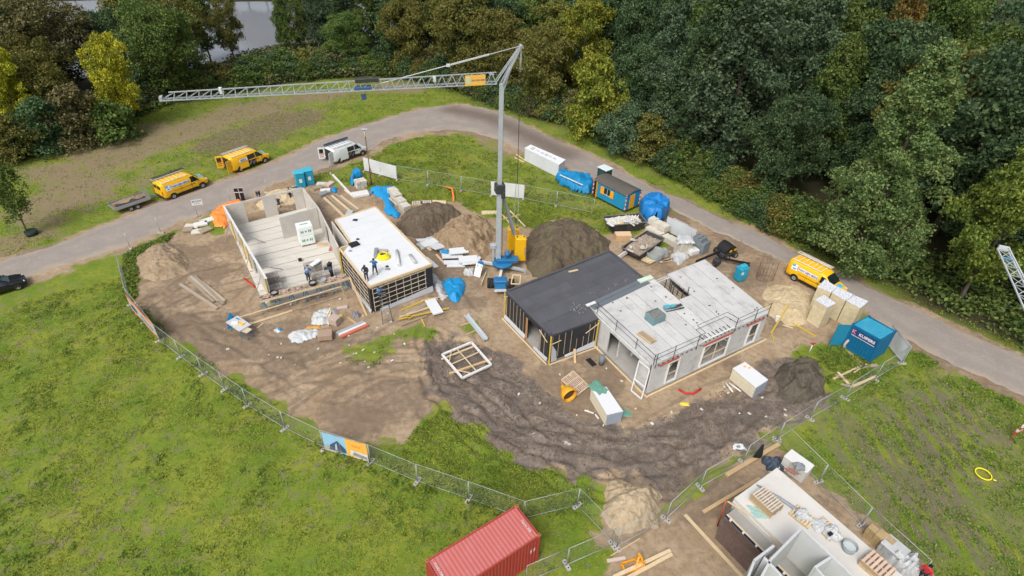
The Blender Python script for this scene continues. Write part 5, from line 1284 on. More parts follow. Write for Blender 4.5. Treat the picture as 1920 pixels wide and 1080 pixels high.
def van(pos, rz, paint, label, S=1.0, logo=True, slide=False, rear=False, ladder='alu', side=-1, trim=None):
    t = thing('van', label, 'van', pos, rz); t.scale = (S, S, S); s = side
    body = loft_body(VST, paint, 'body', t)
    m = MB()      # lower black trim, bumpers
    m.box((2.60, 0, .50), (.20, 1.50, .34)); m.box((-2.62, 0, .46), (.16, 1.8, .26)); m.build('bumper', BLACK, t, bev=.06)
    for sy in (1, -1):
        side_poly([(-1.15, .34), (1.15, .34), (1.15, .50), (-1.15, .50)], BLACK, 'side_trim', t, sy, .015)
        side_poly([(.62, 1.16), (1.30, 1.14), (1.42, 1.30), (1.02, 1.74), (.62, 1.76)], GLS, 'side_window', t, sy)
        for x_ in (1.72, -1.62):
            m = MB(); n = 16; m.add([(x_, sy * .984, .36)] + [(x_ + .42 * math.cos(math.pi * i / n), sy * .984, .36 + .40 * math.sin(math.pi * i / n)) for i in range(n + 1)], [(0, i + 1, i + 2) for i in range(n)]); m.build('wheel_arch', BLACK, t)
            wheel(t, x_, sy * .90, .33, .22, sy)
        m = MB(); m.box((1.36, sy * 1.07, 1.26), (.10, .20, .24)); m.build('mirror', BLACK, t, bev=.03)
        m = MB(); m.box((2.42, sy * .70, .86), (.30, .22, .16), -sy * .5); m.build('headlight', LGT, t, bev=.04)
        m = MB(); m.box((-2.625, sy * .84, 1.0), (.05, .12, .42)); m.build('tail_lamp', LRD, t)
        m = MB(); m.box((-.2, sy * .992, .92), (2.4, .012, .03)); m.build('slide_rail', BLACK, t)
        m = MB(); m.box((.55, sy * .995, 1.0), (.16, .03, .035)); m.box((.86, sy * .995, .98), (.16, .03, .035)); m.build('handle', BLACK, t)
        m = MB()
        for x_ in (.60, 1.36, -.62): m.box((x_, sy * .985, .86), (.012, .016, 1.0 if x_ < 1 else .7))
        m.build('door_gap', BLACK, t)
    m = MB(); g = []
    for i in range(6):
        x = 1.0 + .72 * i / 5; zr = [1.84, 1.735, 1.62, 1.50, 1.38, 1.245][i] + .03
        for j in range(7): y = (-1 + 2 * j / 6) * (.66 + .02 * i); g.append((x, y, zr - .05 * (abs(y) / .7) ** 2))
    m.grid(g, 6, 7); m.build('windscreen', GLS, t)
    m = MB(); m.box((2.665, 0, .62), (.03, .9, .16)); m.build('grille', BLACK, t)
    m = MB(); m.box((2.71, 0, .44), (.02, .5, .11)); m.build('number_plate', mat('plate_yellow', (.75, .55, .05), .5, .02), t)
    if trim:
        m = MB(); g = [(1.85 + .11 * i, (-1 + .5 * j) * .5, 1.205 - .028 * i - .05 * abs(-1 + .5 * j) - .0 ) for i in range(5) for j in range(5)]; m.grid(g, 5, 5); m.build('bonnet_print', LBLUE, t)
    # roof bars, rails, ladder
    for k_ in range(7):
        m = MB(); x_ = -2.3 + .44 * k_; m.beam((x_, -.76, 2.07), (x_, .76, 2.07), .035, .035); m.build('roof_bar', WHT if paint is YEL else STEEL, t)
    for sy in (1, -1):
        m = MB(); m.beam((-2.4, sy * .76, 2.07), (.45, sy * .76, 2.07), .06, .05); m.build('roof_rail', WHT if ladder != 'navy' else STEEL, t)
    ly = -s * .62; lm = {'alu': LADD, 'navy': mat('navy_ladder', (.03, .07, .16), .5), 'dark': mat('grey_ladder', (.45, .46, .48), .5)}[ladder]
    m = MB()
    for dy in (-.16, .16): m.beam((-2.75, ly + dy, 2.17), (.75, ly + dy, 2.17), .045, .08)
    for k_ in range(13): m.beam((-2.6 + .265 * k_, ly - .16, 2.17), (-2.6 + .265 * k_, ly + .16, 2.17), .03, .03)
    m.build('ladder', lm, t)
    if ladder != 'alu':
        m = MB()
        for dy in (-.12, .12): m.beam((-2.6, ly + dy - .0, 2.29), (.85, ly + dy, 2.29), .04, .07)
        for k_ in range(12): m.beam((-2.45 + .28 * k_, ly - .12, 2.29), (-2.45 + .28 * k_, ly + .12, 2.29), .03, .03)
        m.build('ladder', DSTEEL, t)
    # side print: x from -2.2 to .4 on the visible side
    xdir = (1, 0, 0) if s < 0 else (-1, 0, 0)
    def onside(x, z, o): return (x, s * (vside(x, z) + o), z)
    if logo:
        lx = -1.95 if not slide else None
        if lx is not None:
            side_poly([(-2.2, 1.12), (-1.6, 1.12), (-1.6, 1.70), (-2.2, 1.70)], WPR, 'logo_field', t, s, .014)
            side_poly([(-2.2, 1.45), (-1.9, 1.45), (-1.9, 1.70), (-2.2, 1.70)], LBLUE, 'logo_field', t, s, .018)
            side_poly([(-1.68, 1.2), (-1.6, 1.2), (-1.6, 1.62), (-1.68, 1.62)], LBLUE, 'logo_field', t, s, .018)
            side_poly([(-2.05, 1.22), (-1.75, 1.22), (-1.75, 1.32), (-2.05, 1.32)], NAVYP, 'logo_field', t, s, .022)
        tilt = Vector((0, -s * math.sin(.26), math.cos(.26)))
        xc = -.55 if not slide else -1.1
        xw = .95 if not slide else .55
        side_poly([(xc - xw, 1.24), (xc + xw, 1.24), (xc + xw, 1.58), (xc - xw, 1.58)], WPR, 'lettering_field', t, s, .014 if not slide else .15)
        text_part('VAN DEN BERG' if not slide else 'BERG', .27 if not slide else .32, NAVYP, t, frame_M(onside(xc, 1.40, .03 if not slide else .17), xdir, tilt), bold=.008)
    if slide:
        side_poly([(-.60, .42), (.56, .42), (.56, 1.72), (-.60, 1.72)], INT, 'door_shade_panel', t, s, .010)  # dark panel on the flank, painted as a shaded doorway
        side_poly([(-1.72, .40), (-.52, .40), (-.52, 1.76), (-1.72, 1.76)], paint, 'sliding_door', t, s, .12)
        m = MB()
        for k_ in range(5): m.box((-.35 + .2 * k_, s * (.96 + .02 * (k_ % 2)), .62 + .16 * (k_ % 3)), (.18, .06, .22 + .1 * (k_ % 2)), .2 * k_)
        m.build('cargo', mat('cargo_mixed', (.25, .2, .2), .7, .6, 6), t)
    if rear:
        m = MB(); m.box((-2.635, 0, 1.12), (.02, 1.5, 1.36)); m.build('cargo_shade_panel', INT, t)  # dark panel on the tail, painted as the shaded load space
        for sy, a in ((s, R(200) if s < 0 else R(160)), (-s, R(150) if s < 0 else R(210))):
            d = MB(); M = Matrix.Translation((-2.62, sy * .86, 1.14)) @ Matrix.Rotation(a, 4, 'Z')
            d.box((.40, 0, 0), (.80, .06, 1.5), M=M)
            dd = d.build('rear_door', paint, t, bev=.02)
            e_ = MB(); e_.box((.42, .0, .30), (.50, .075, .5), M=M); e_.build('window', GLS if sy != s else paint, dd)
            e_ = MB()
            for z_ in (-.45, -.2, .0): e_.box((.42, 0, z_), (.5, .09, .1), M=M)
            if sy != s: e_.build('shelf', mat('door_shelf', (.35, .12, .08), .6, .3), dd)
    else:
        m = MB(); m.box((-2.63, 0, 1.15), (.02, .02, 1.4)); m.build('door_gap', BLACK, t)
        m = MB(); m.box((-2.625, .38, 1.52), (.03, .55, .38)); m.box((-2.625, -.38, 1.52), (.03, .55, .38)); m.build('rear_window', GLS, t)
    return t
def place(pr, pf, wb=3.34):
    "position and heading from the two ground contacts of the near wheels"
    a, b = G(*pr), G(*pf); d = b - a; return a, b, math.atan2(d.y, d.x), d.length
def van_at(pr, pf, side, **kw):
    a, b, rz, L = place(pr, pf); S = kw.pop('S', L / 3.34); d = (b - a).normalized(); n = Vector((-d.y, d.x, 0)) * (-side)
    c_ = a + d * 1.62 * S + n * .92 * S; return van(c_, rz, kw.pop('paint'), kw.pop('label'), S=S, side=side, **kw)
van_at((328, 373), (391, 349), -1, paint=YEL, label='closed yellow van with roof ladder hitched to the flatbed trailer', ladder='dark', S=1.1, trim=True)
van_at((453, 322), (504, 303), -1, paint=YEL, label='yellow van with open side and rear doors parked in front of the other', slide=True, rear=True, ladder='alu', S=1.08, trim=True)
van_at((640, 306), (690, 288), -1, paint=WHT, label='white van with dark roof ladder and open doors on the bend road', slide=True, rear=True, logo=False, ladder='navy', S=1.08)
van_at((1487, 526), (1555, 562), -1, paint=YEL, label='yellow van parked behind the wrapped insulation packs on the right road', ladder='alu', S=1.08, trim=True)
# black car at the left edge
CST = [(-2.1, .70, .30, .80, .92, .60), (-1.9, .84, .24, .88, 1.05, .62), (-1.2, .88, .22, .90, 1.34, .56), (-.4, .89, .22, .90, 1.42, .56), (.3, .89, .22, .90, 1.36, .55), (.75, .88, .22, .90, 1.08, .60), (.98, .88, .22, .88, .95, .70), (1.5, .86, .22, .82, .88, .66), (1.85, .80, .24, .72, .78, .58), (2.08, .66, .28, .58, .62, .48)]
f_ = G(37, 543); d = (G(86, 530) - f_).normalized()
d = Vector((math.cos(R(42)), math.sin(R(42)), 0)); n_ = Vector((-d.y, d.x, 0)); cpos = f_ - d * 1.32 + n_ * .78
t = thing('car', 'black car cut by the left picture edge on the road shoulder', 'car', cpos, R(42))
loft_body(CST, CARB, 'body', t)
for sy in (1, -1):
    for x_ in (1.32, -1.3):
        m = MB(); n = 14; m.add([(x_, sy * .892, .3)] + [(x_ + .37 * math.cos(math.pi * i / n), sy * .892, .3 + .36 * math.sin(math.pi * i / n)) for i in range(n + 1)], [(0, i + 1, i + 2) for i in range(n)]); m.build('wheel_arch', BLACK, t)
        wheel(t, x_, sy * .80, .31, .2, sy)
    m = MB(); m.add([(-1.35, sy * .86, .93), (.55, sy * .875, .93), (.15, sy * .66, 1.32), (-1.0, sy * .66, 1.33)], [(0, 1, 2, 3)]); m.build('side_window', GLS, t)
    m = MB(); m.box((1.86, sy * .6, .68), (.26, .26, .10), -sy * .5); m.build('headlight', LGT, t, bev=.03)
    m = MB(); m.box((.62, sy * .97, .98), (.12, .16, .12)); m.build('mirror', CARB, t, bev=.03)
m = MB(); m.add([(.95, -.66, .985), (.95, .66, .985), (.34, .5, 1.385), (.34, -.5, 1.385)], [(0, 1, 2, 3)]); m.build('windscreen', mat('green_glass', (.02, .05, .045), .06, .05, spec=.9), t)
m = MB(); m.box((2.08, 0, .5), (.03, .7, .14)); m.build('grille', BLACK, t)
# trailer
a, b = G(228, 403), G(292, 373); d = (b - a).normalized(); rz = math.atan2(d.y, d.x)
p = G(250, 385); t = thing('trailer', 'grey flatbed trailer with mesh front, hitched to the closed yellow van', 'trailer', G(247, 388) , R(52))
m = MB(); m.box((0, 0, .62), (3.9, 1.9, .08)); m.build('bed', WOODO, t)
for sy in (1, -1): m = MB(); m.box((0, sy * .96, .80), (3.9, .04, .34)); m.build('side_board', STEEL, t)
for sx in (1, -1): m = MB(); m.box((sx * 1.96, 0, .80), (.04, 1.96, .34)); m.build('end_board', STEEL, t)
m = MB()
for y_ in np.linspace(-.9, .9, 10): m.beam((1.94, y_, .97), (1.94, y_, 1.7), .02)
for z in (1.0, 1.35, 1.7): m.beam((1.94, -.92, z), (1.94, .92, z), .03)
m.build('mesh_front', STEEL, t)
m = MB(); m.beam((1.9, .35, .5), (3.2, 0, .5), .08, .08); m.beam((1.9, -.35, .5), (3.2, 0, .5), .08, .08); m.beam((3.1, 0, .5), (3.5, 0, .5), .1, .1); m.build('drawbar', STEEL, t)
for sy in (1, -1):
    for x_ in (-.42, .32): wheel(t, x_, sy * 1.06, .29, .18, sy)
n = 18; m = MB(); m.grid([(-1.85 + 3.7 * i / (n - 1), -.88 + 1.76 * j / (n - 1), .70 + .16 * math.sin(3 * i / n) + rnd.uniform(0, .06)) for i in range(n) for j in range(n)], n, n, sm=False); m.build('sand_load', SDB, t, kind='stuff')
m = MB(); m.grid([(-1.7 + 3.3 * i / 13, -.93 + .95 * j / 7 * (.7 + .3 * math.sin(i)), .93 + .05 * math.sin(i * 1.7 + j)) for i in range(14) for j in range(8)], 14, 8); m.build('cover', mat('dark_sheet', (.05, .055, .06), .6, .3), t)

# ================================================================== crane
CG = mat('crane_grey', (.36, .40, .42), .5, .10, 2, dirt=.15, spec=.4); CGL = mat('crane_light', (.55, .57, .58), .45, .1, 2)
CY = mat('crane_yellow', (.80, .45, .01), .45, .06, 2, dirt=.12); CB = mat('crane_blue', (.02, .16, .36), .5, .15, 2, dirt=.3)
mb_ = G(934, 505); MH = 19.2
JT = G(303, 187, MH + .3); JR = G(925, 160, MH)
MX = mb_.copy()
jd = (JT - JR); jd.z = 0; jd.normalize(); side_ = Vector((-jd.y, jd.x, 0))
t = thing('tower_crane', 'grey self erecting tower crane with lattice jib and yellow counterweights', 'tower crane', (MX.x, MX.y, 0), world=True); CR_ = t
m = MB()
for a, b in ((.4, 1.2), ): pass
m.beam((MX.x, MX.y, 1.3), (MX.x, MX.y, 9.4), .52, .52); m.build('lower_mast', CG, t, bev=.03)
m = MB(); m.beam((MX.x, MX.y, 9.4), (MX.x, MX.y, MH - .2), .42, .42); m.build('upper_mast', CG, t, bev=.03)
m = MB(); m.box((MX.x, MX.y, 9.3), (.9, .85, .9), math.atan2(jd.y, jd.x)); m.box((MX.x + .35, MX.y - .1, 8.7), (.4, .5, .7)); m.build('mast_knuckle', DSTEEL, t, bev=.05)
m = MB()
for k_ in range(24): m.beam((MX.x + .35, MX.y - .22, 1.8 + .3 * k_), (MX.x + .35, MX.y + .22, 1.8 + .3 * k_), .03)
m.beam((MX.x + .35, MX.y - .22, 1.6), (MX.x + .35, MX.y - .22, 9), .04); m.beam((MX.x + .35, MX.y + .22, 1.6), (MX.x + .35, MX.y + .22, 9), .04); m.build('mast_ladder', DSTEEL, t)
# jib lattice
def lattice(t, A, B, wd, hg, n, mt_, up0=None):
    "triangular truss: two lower chords, one upper chord"
    d = (B - A); L = d.length; d.normalize(); s = Vector((-d.y, d.x, 0)).normalized(); u = Vector((0, 0, 1))
    for sg in (-1, 1):
        m = MB(); m.beam(A + s * wd / 2 * sg, B + s * wd * .35 * sg, .075, .075); m.build('lower_chord', mt_, t)
    m = MB(); m.beam(A + u * hg, B - d * .6 + u * hg * .6, .075, .075); m.build('upper_chord', mt_, t)
    for k_ in range(n):
        f0, fm, f1 = k_ / n, (k_ + .5) / n, (k_ + 1) / n
        def low(f, sg): return A.lerp(B, f) + s * sg * wd * (.5 - .15 * f)
        def top(f): return (A + u * hg).lerp(B - d * .6 + u * hg * .6, f)
        m = MB()
        for sg in (-1, 1): m.beam(low(f0, sg), top(fm), .034); m.beam(top(fm), low(f1, sg), .034)
        m.beam(low(f0, -1), low(f0, 1), .04); m.beam(low(f0, -1), low(f1, 1), .035); m.build('lattice_bay', mt_, t)
    m = MB(); m.box(B + u * .1, (.2, wd * .7, .3), math.atan2(d.y, d.x)); m.build('jib_tip', mt_, t)
JA = Vector((MX.x, MX.y, MH - .1)) + jd * .5
JT = G(303, 187, JA.z + .15)
lattice(t, JA, JT, .72, .85, 30, CG)
jd = (JT - JA); jd.z = 0; jd.normalize()
# A frame: apex point on the vertical plane through the jib
def ray_plane(px, py, p0, n):
    d = _fw * CF + RT * (px - 960) + UP * (540 - py); o = Vector((0, 0, CH)); k_ = (p0 - o).dot(n) / d.dot(n); return o + d * k_
nj = Vector((-jd.y, jd.x, 0))
AP = ray_plane(977, 86, Vector((MX.x, MX.y, 0)), nj); print('apex', AP, 'mast', MX)
TOP = Vector((MX.x, MX.y, MH - .2))
for sg in (-1, 1):
    m = MB(); m.beam(TOP + nj * .3 * sg, AP + nj * .12 * sg, .10, .12); m.build('apex_frame_leg', CG, t)
    m = MB(); m.beam(TOP + nj * .2 * sg + jd * .6 + Vector((0, 0, .1)), AP + nj * .1 * sg + jd * .1, .07, .07); m.build('apex_frame_leg', CG, t)
m = MB(); m.beam(TOP - Vector((0, 0, .8)), TOP.lerp(AP, .45), .4, .22); m.build('apex_frame_foot', CG, t, bev=.03)
m = MB(); m.tube([AP + nj * .3, AP - nj * .3], .14, 10); m.build('pulley', STEEL, t)
HG = ray_plane(700, 160, Vector((MX.x, MX.y, 0)), nj)
HM = AP.lerp(HG, .55)
m = MB(); m.tube([AP, HG], .035, 6); m.build('pendant_cable', CGL, t)
m = MB(); m.beam(AP.lerp(HG, .22), AP.lerp(HG, .50), .11, .11); m.build('pendant_bar', CGL, t)
m = MB(); m.box(AP.lerp(HG, .50), (.3, .2, .2)); m.build('turnbuckle', CGL, t)
m = MB(); q = ray_plane(680, 163, Vector((MX.x, MX.y, 0)), nj); m.box(q + Vector((0, 0, -.1)), (1.3, .6, .3), math.atan2(jd.y, jd.x)); m.box(q + Vector((0, 0, -.8)), (.4, .25, .4), math.atan2(jd.y, jd.x)); m.build('trolley', mat('trolley_blue', (.05, .10, .20), .5), t, bev=.03)
m = MB(); m.box(ray_plane(688, 155, Vector((MX.x, MX.y, 0)), nj) + Vector((0, 0, .2)), (1.8, .4, .3), math.atan2(jd.y, jd.x)); m.build('winch', DSTEEL, t, bev=.03)
for px_, py_ in ((815, 148), (414, 170)):
    m = MB(); q = ray_plane(px_, py_, Vector((MX.x, MX.y, 0)), nj); m.box(q, (.25, .2, .5)); m.build('lamp', CGL, t, bev=.03)
m = MB(); q = ray_plane(926, 140, Vector((MX.x, MX.y, 0)), nj); m.beam(JA + jd * .6 + Vector((0, 0, .8)), q, .14); m.build('stub_arm', CG, t)
# name board on the jib
q0, q1 = JA + jd * 1.0, JA + jd * 2.75
t0 = ray_plane(908, 151, Vector((MX.x, MX.y, 0)) , nj); t1 = ray_plane(870, 153, Vector((MX.x, MX.y, 0)), nj)
cs = (t0 + t1) / 2; fn = -nj if (-nj).y < 0 else nj
m = MB(); cz = JA.z + .42
cs = Vector((cs.x, cs.y, cz)) + fn * .42; L_ = (t1 - t0).length
m.box(cs, (L_, .04, .85), math.atan2(jd.y, jd.x)); m.build('name_board', mat('board_amber', (.80, .45, .08), .5, .04), t)
xr = -jd if fn.cross(Vector((0, 0, 1))).dot(jd) > 0 else jd
xr = Vector((0, 0, 1)).cross(fn)
o_ = cs - Vector((MX.x, MX.y, 0)) + fn * .03
text_part('VAN DEN BERG', .17, NAVYP, t, frame_M(o_ + xr * L_ * .16, xr, (0, 0, 1)), bold=.004)
m = MB(); m.box(cs - xr * L_ * .34 + fn * .025, (L_ * .2, .02, .55), math.atan2(jd.y, jd.x)); m.build('logo_field', mat('pale_green_logo', (.45, .6, .45), .5), t)
# rear struts, ropes, counterweights
kn = Vector((MX.x + .1, MX.y, 9.2)); CWC = (G(973, 498) + G(962, 476)) / 2
cw1, cw2 = G(974, 494), G(961, 474)
m = MB(); m.beam(kn, Vector((cw1.x - .5, cw1.y + .4, 3.2)), .18, .22); m.build('rear_strut', CG, t)
m = MB(); m.beam(kn + Vector((.1, .1, -.2)), Vector((cw1.x - .8, cw1.y + .7, 3.1)), .12, .14); m.build('rear_strut', CG, t)
fr_ = ray_plane(970, 345, Vector((cw2.x + .3, cw2.y, 0)), Vector((0, 1, 0)))
for dx in (-.12, .12):
    m = MB(); m.beam(Vector((fr_.x + dx, fr_.y, fr_.z)), Vector((fr_.x + dx * 2, fr_.y, 3.0)), .07, .07); m.build('mast_rear_rod', CG, t)
m = MB(); m.tube([AP, Vector((fr_.x, fr_.y, fr_.z))], .03, 5); m.build('rear_cable', DSTEEL, t)
m = MB(); m.tube([AP, AP.lerp(fr_, .16)], .09, 6); m.build('cable_end', CGL, t)
for q, rz_, h_ in ((cw1, .12, 2.7), (cw2, .12, 2.6)):
    w_ = MB(); M = Matrix.Translation((q.x, q.y, .55)) @ Matrix.Rotation(rz_, 4, 'Z')
    w_.box((0, 0, h_ / 2), (1.15, .85, h_), M=M); cwo = w_.build('counterweight', CY, t, bev=.07)
    e_ = MB(); e_.box((-.35, 0, h_ + .06), (.12, .12, .12), M=M); e_.box((.35, 0, h_ + .06), (.12, .12, .12), M=M); e_.build('lifting_eye', DSTEEL, cwo)
    e_ = MB(); e_.box((.42, -.435, h_ * .45), (.10, .02, 1.0), M=M); e_.build('printed_mark', mat('grey_print', (.3, .28, .2), .6), cwo)
# slewing ring and chassis
m = MB(); m.tube([(MX.x + .45, MX.y - .15, .85), (MX.x + .45, MX.y - .15, 1.15)], [1.05, 1.05], 20); m.build('slewing_ring', CB, t)
m = MB(); m.box((MX.x + .9, MX.y - .1, 1.35), (2.2, .9, .35), .1); m.build('slewing_platform', CB, t, bev=.04)
m = MB(); m.box((MX.x - .55, MX.y - .1, 2.9), (.6, .5, .5)); m.box((MX.x - .52, MX.y - .1, 1.9), (.25, .4, 1.5)); m.build('control_cabinet', CG, t, bev=.04)
m = MB(); m.tube([(MX.x + .7, MX.y - .3, 2.1), (MX.x + 1.1, MX.y - .2, 2.1)], .28, 12); m.build('winch_drum', CB, t)
c0 = Vector((MX.x + .45, MX.y - .15, .6))
for k_, q in enumerate((G(885, 493), G(933, 545), G(995, 515), G(960, 470))):
    q = Vector((q.x, q.y, .35)); m = MB(); m.beam(c0, c0 + (q - c0) * .8, .28, .28); m.beam(c0 + (q - c0) * .8, c0 + (q - c0) * .8 + Vector((0, 0, -.45)), .22); m.build('outrigger', CGL if k_ < 2 else CG, t, bev=.02)
    m = MB(); e = c0 + (q - c0) * .8; m.box((e.x, e.y, .06), (.7, .5, .12)); m.build('support_pad', WOODO, t)
ax = G(938, 540)
m = MB(); m.box((ax.x, ax.y, .85), (1.3, .9, .55), .1); m.box((ax.x + .05, ax.y - .9, .7), (1.1, .9, .35), .1); m.build('axle_unit', CB, t, bev=.08)
m = MB(); m.box((ax.x + .05, ax.y - 1.36, .7), (1.15, .06, .25), .1); m.build('number_plate', WHITEP, t)
for dx in (-1.15, -.85, .95, 1.25):
    o = wheel(t, 0, 0, .5, .28, -1); o.location = Vector((ax.x + dx, ax.y + .1, .5)) - Vector((MX.x, MX.y, 0)); o.rotation_euler = (0, 0, R(90))
m = MB()
for (a, b) in (((1.2, .5), (1.95, .5)), ((1.95, .5), (1.9, -1.0)), ((1.9, -1.0), (1.05, -1.0)), ((1.05, -1.0), (1.2, .5))): m.beam((ax.x + a[0], ax.y + a[1], 1.3), (ax.x + b[0], ax.y + b[1], 1.3), .09, .09)
m.build('timber_frame', WOODP, t)
MB().beam(G(903, 535, .1), G(913, 510, 1.1), .05, .4).solo('board', WOODP, 'pale board leaning on the crane tyres', 'board')
# scaffold tubes and crossed timbers behind the mast
for i, (a, b, z0, z1) in enumerate((((938, 412), (976, 402), .6, .9), ((941, 402), (966, 430), .3, .3), ((956, 395), (985, 425), .3, .3))):
    MB().beam(G(*a, z0), G(*b, z1), .12, .10).solo('timber', WOODP if i else YWOOD, ['yellowish timber lying across two others behind the crane mast', 'left of the two crossed timbers behind the crane mast', 'right of the two crossed timbers behind the crane mast'][i], 'timber')
m = MB(); q = G(921, 399); m.box((q.x, q.y, .04), (2.3, .8, .08), .1); m.solo('plywood_sheet', mat('plywood', (.62, .50, .31), .7), 'plywood sheet in the grass left of the crane mast', 'plywood')
# second crane whose jib reaches in from the right
t = thing('tower_crane', 'white crane jib reaching into the picture at the right edge', 'tower crane', (26, 15, 0), world=True)
ja, jb = G(1880, 468, 14.5), G(1930, 575, 14.5); dj = (jb - ja).normalized()
lattice(t, ja + dj * 27, ja, .85, .8, 24, mat('crane_white', (.50, .54, .57), .45))
e = ja + dj * 27; m = MB(); m.beam((e.x, e.y, 0), (e.x, e.y, 14.6), .5, .5); m.build('mast', CG, t)
m = MB(); m.box(ja + dj * 1.3, (.3, .3, .15), math.atan2(dj.y, dj.x)); m.build('trolley', BLUE, t)
# ================================================================== containers, cabin, packs
def ztop(bx, by, ty):
    g = G(bx, by); lo, hi = 0, 40
    for _ in range(40):
        m_ = (lo + hi) / 2; d = Vector((g.x, g.y, m_ - CH)); y = 540 - CF * d.dot(UP) / d.dot(_fw)
        if y > ty: lo = m_
        else: hi = m_
    return lo
def corrug(m, a, b, z0, z1, n, depth, th=.0, mi=0):
    "corrugated steel wall between a and b (outside on the right of a->b)"
    d = (b - a); L = d.length; d.normalize(); nn = Vector((d.y, -d.x, 0)); pts = []; prof = [(0, 0), (.3, 0), (.42, 1), (.78, 1), (.9, 0)]
    for i in range(n):
        for f, o in prof: pts.append(a + d * L * (i + f) / n - nn * depth * o)
    pts.append(b); k_ = len(pts)
    m.grid([(p.x, p.y, z) for p in pts for z in (z0, z1)], k_, 2, mi, False)
def container(c4, z, base, mt, mt_roof, label, nlong, nshort, rust=None):
    "c4: four roof corners (front-right, going round), world xy"
    cx = sum((p for p in c4), Vector((0, 0, 0))) / 4; t = thing('shipping_container', label, 'container', (cx.x, cx.y, base), 0, world=True); OFF[t.name] = Vector((cx.x, cx.y, base))
    if (c4[1] - c4[0]).cross(c4[2] - c4[1]).z < 0: c4 = c4[::-1]
    for i in range(4):
        a, b = xy(c4[i]), xy(c4[(i + 1) % 4]); n = nlong if (b - a).length > 2.6 else nshort
        m = MB(); d = (b - a).normalized(); corrug(m, a + d * .1, b - d * .1, base + .15, z - .12, n, .045); m.build('wall', mt, t)
        m = MB(); inn = Vector((-d.y, d.x, 0)) * .04; m.beam(a + d * .08 + inn + Vector((0, 0, z - .07)), b - d * .08 + inn + Vector((0, 0, z - .07)), .08, .13); m.build('top_rail', mt, t)
        m = MB(); m.beam(a + d * .08 + inn + Vector((0, 0, base + .08)), b - d * .08 + inn + Vector((0, 0, base + .08)), .08, .15); m.build('bottom_rail', mt, t)
        inc = ((c4[(i + 1) % 4] - c4[i]).normalized() + (c4[i - 1] - c4[i]).normalized()) * .06
        q = a + xy(inc); az_ = math.atan2(d.y, d.x); m = MB(); m.box((q.x, q.y, (base + z) / 2), (.15, .15, z - base - .02), az_); co = m.build('corner_post', mt, t)
        m = MB(); m.box((q.x, q.y, z - .02), (.18, .17, .12), az_); cc = m.build('corner_casting', rust or mt, t)
        m = MB(); m.box((q.x, q.y, z + .043), (.09, .06, .01), az_); m.build('casting_hole', BLACK, cc)
    u, v = (c4[1] - c4[0]), (c4[3] - c4[0]); lng, sh = (u, v) if u.length > v.length else (v, u)
    o = xy(c4[0]); m = MB(); n = 24 if lng.length > 4 else 13; pts = []; ln = lng.normalized() * .12; sn = sh.normalized() * .1
    for i in range(n * 4 + 1):
        f = i / (n * 4); dp = (0, -.018, -.018, 0)[i % 4]; p = o + sn + ln + (lng - 2 * ln) * f; q = p + sh - 2 * sn
        pts += [(p.x, p.y, z - .03 + dp), (q.x, q.y, z - .03 + dp)]
    m.grid(pts, n * 4 + 1, 2, sm=False); m.build('roof', mt_roof, t)
    return t
RC = [xy(p) for p in GP([(1013.3, 1003.5), (968.3, 946.7), (798, 1051), (0, 0)], 2.9)]
RC[3] = RC[0] + (RC[2] - RC[1])
CRED = mat('container_red', (.38, .055, .045), .6, .12, 1.5, dirt=.12, dc=(.3, .12, .08)); CREDR = mat('container_roof_red', (.46, .13, .12), .65, .08, 1.0, dirt=.2, dc=(.5, .24, .22))
ct = container(RC, 2.9, 0, CRED, CREDR, 'dusty red shipping container at the bottom of the picture', 26, 10, mat('rust_orange', (.45, .18, .06), .8))
a, b = RC[1], RC[0]; d = (b - a).normalized(); lg = (RC[2] - RC[1]).normalized(); base_ = Vector((ct.location.x, ct.location.y, 0))
o_ = a.lerp(b, .6) + lg * .34 + Vector((0, 0, 2.905)) - base_
text_part('TGHU 758', .20, WHITEP, ct, frame_M(o_, d, -lg if d.cross(-lg).z > 0 else lg), 'lettering', .006)
o_ = RC[2].lerp(RC[3], .35) - lg * .34 + Vector((0, 0, 2.905)) - base_
text_part('TGHU 758', .20, WHITEP, ct, frame_M(o_, d, -lg if d.cross(-lg).z > 0 else lg), 'lettering', .006)
fr0 = RC[0]; fd = lg  # visible long side runs from RC0 along lg to RC3
nout = (RC[0] - RC[1]).normalized()
for off_, tx, sz in ((.62, '758123', .13), (.38, '22G1', .16)):
    o_ = fr0 + fd * off_ + nout * .012 + Vector((0, 0, 1.75)) - base_
    text_part(tx, sz, WHITEP, ct, frame_M(o_, (0, 0, -1), (0, 0, -1)) if False else frame_M(o_, Vector((0, 0, -1)), -fd if Vector((0, 0, -1)).cross(-fd).dot(nout) > 0 else fd), 'lettering', .006)
BC = [xy(p) for p in GP([(1653.3, 638.3), (1681, 621), (1629, 591.5), (1598, 607.5)], 2.6)]
CBL = mat('container_blue', (.006, .13, .27), .5, .1, 1.5, dirt=.1, dc=(.1, .15, .2)); CBLR = mat('container_roof_blue', (.035, .30, .46), .55, .1, 1.2, dirt=.2, dc=(.2, .38, .45))
bcn = container(BC, 2.6, .05, CBL, CBLR, 'blue site container with white KUIPERS lettering and an open door', 12, 9)
fl, frr = BC[3], BC[0]; d = (frr - fl).normalized(); nn = Vector((d.y, -d.x, 0)); base_ = Vector((bcn.location.x, bcn.location.y, .05))
L = (frr - fl).length
def onb(f, z, o=.03): return fl.lerp(frr, f) + nn * o + Vector((0, 0, z)) - base_
m = MB(); vs = [onb(.08, 1.62, .012) + base_, onb(.92, 1.62, .012) + base_, onb(.92, 2.32, .012) + base_, onb(.08, 2.32, .012) + base_]; m.add(vs, [(0, 1, 2, 3)]); m.build('sign_field', mat('sign_navy', (.02, .05, .18), .5), bcn)
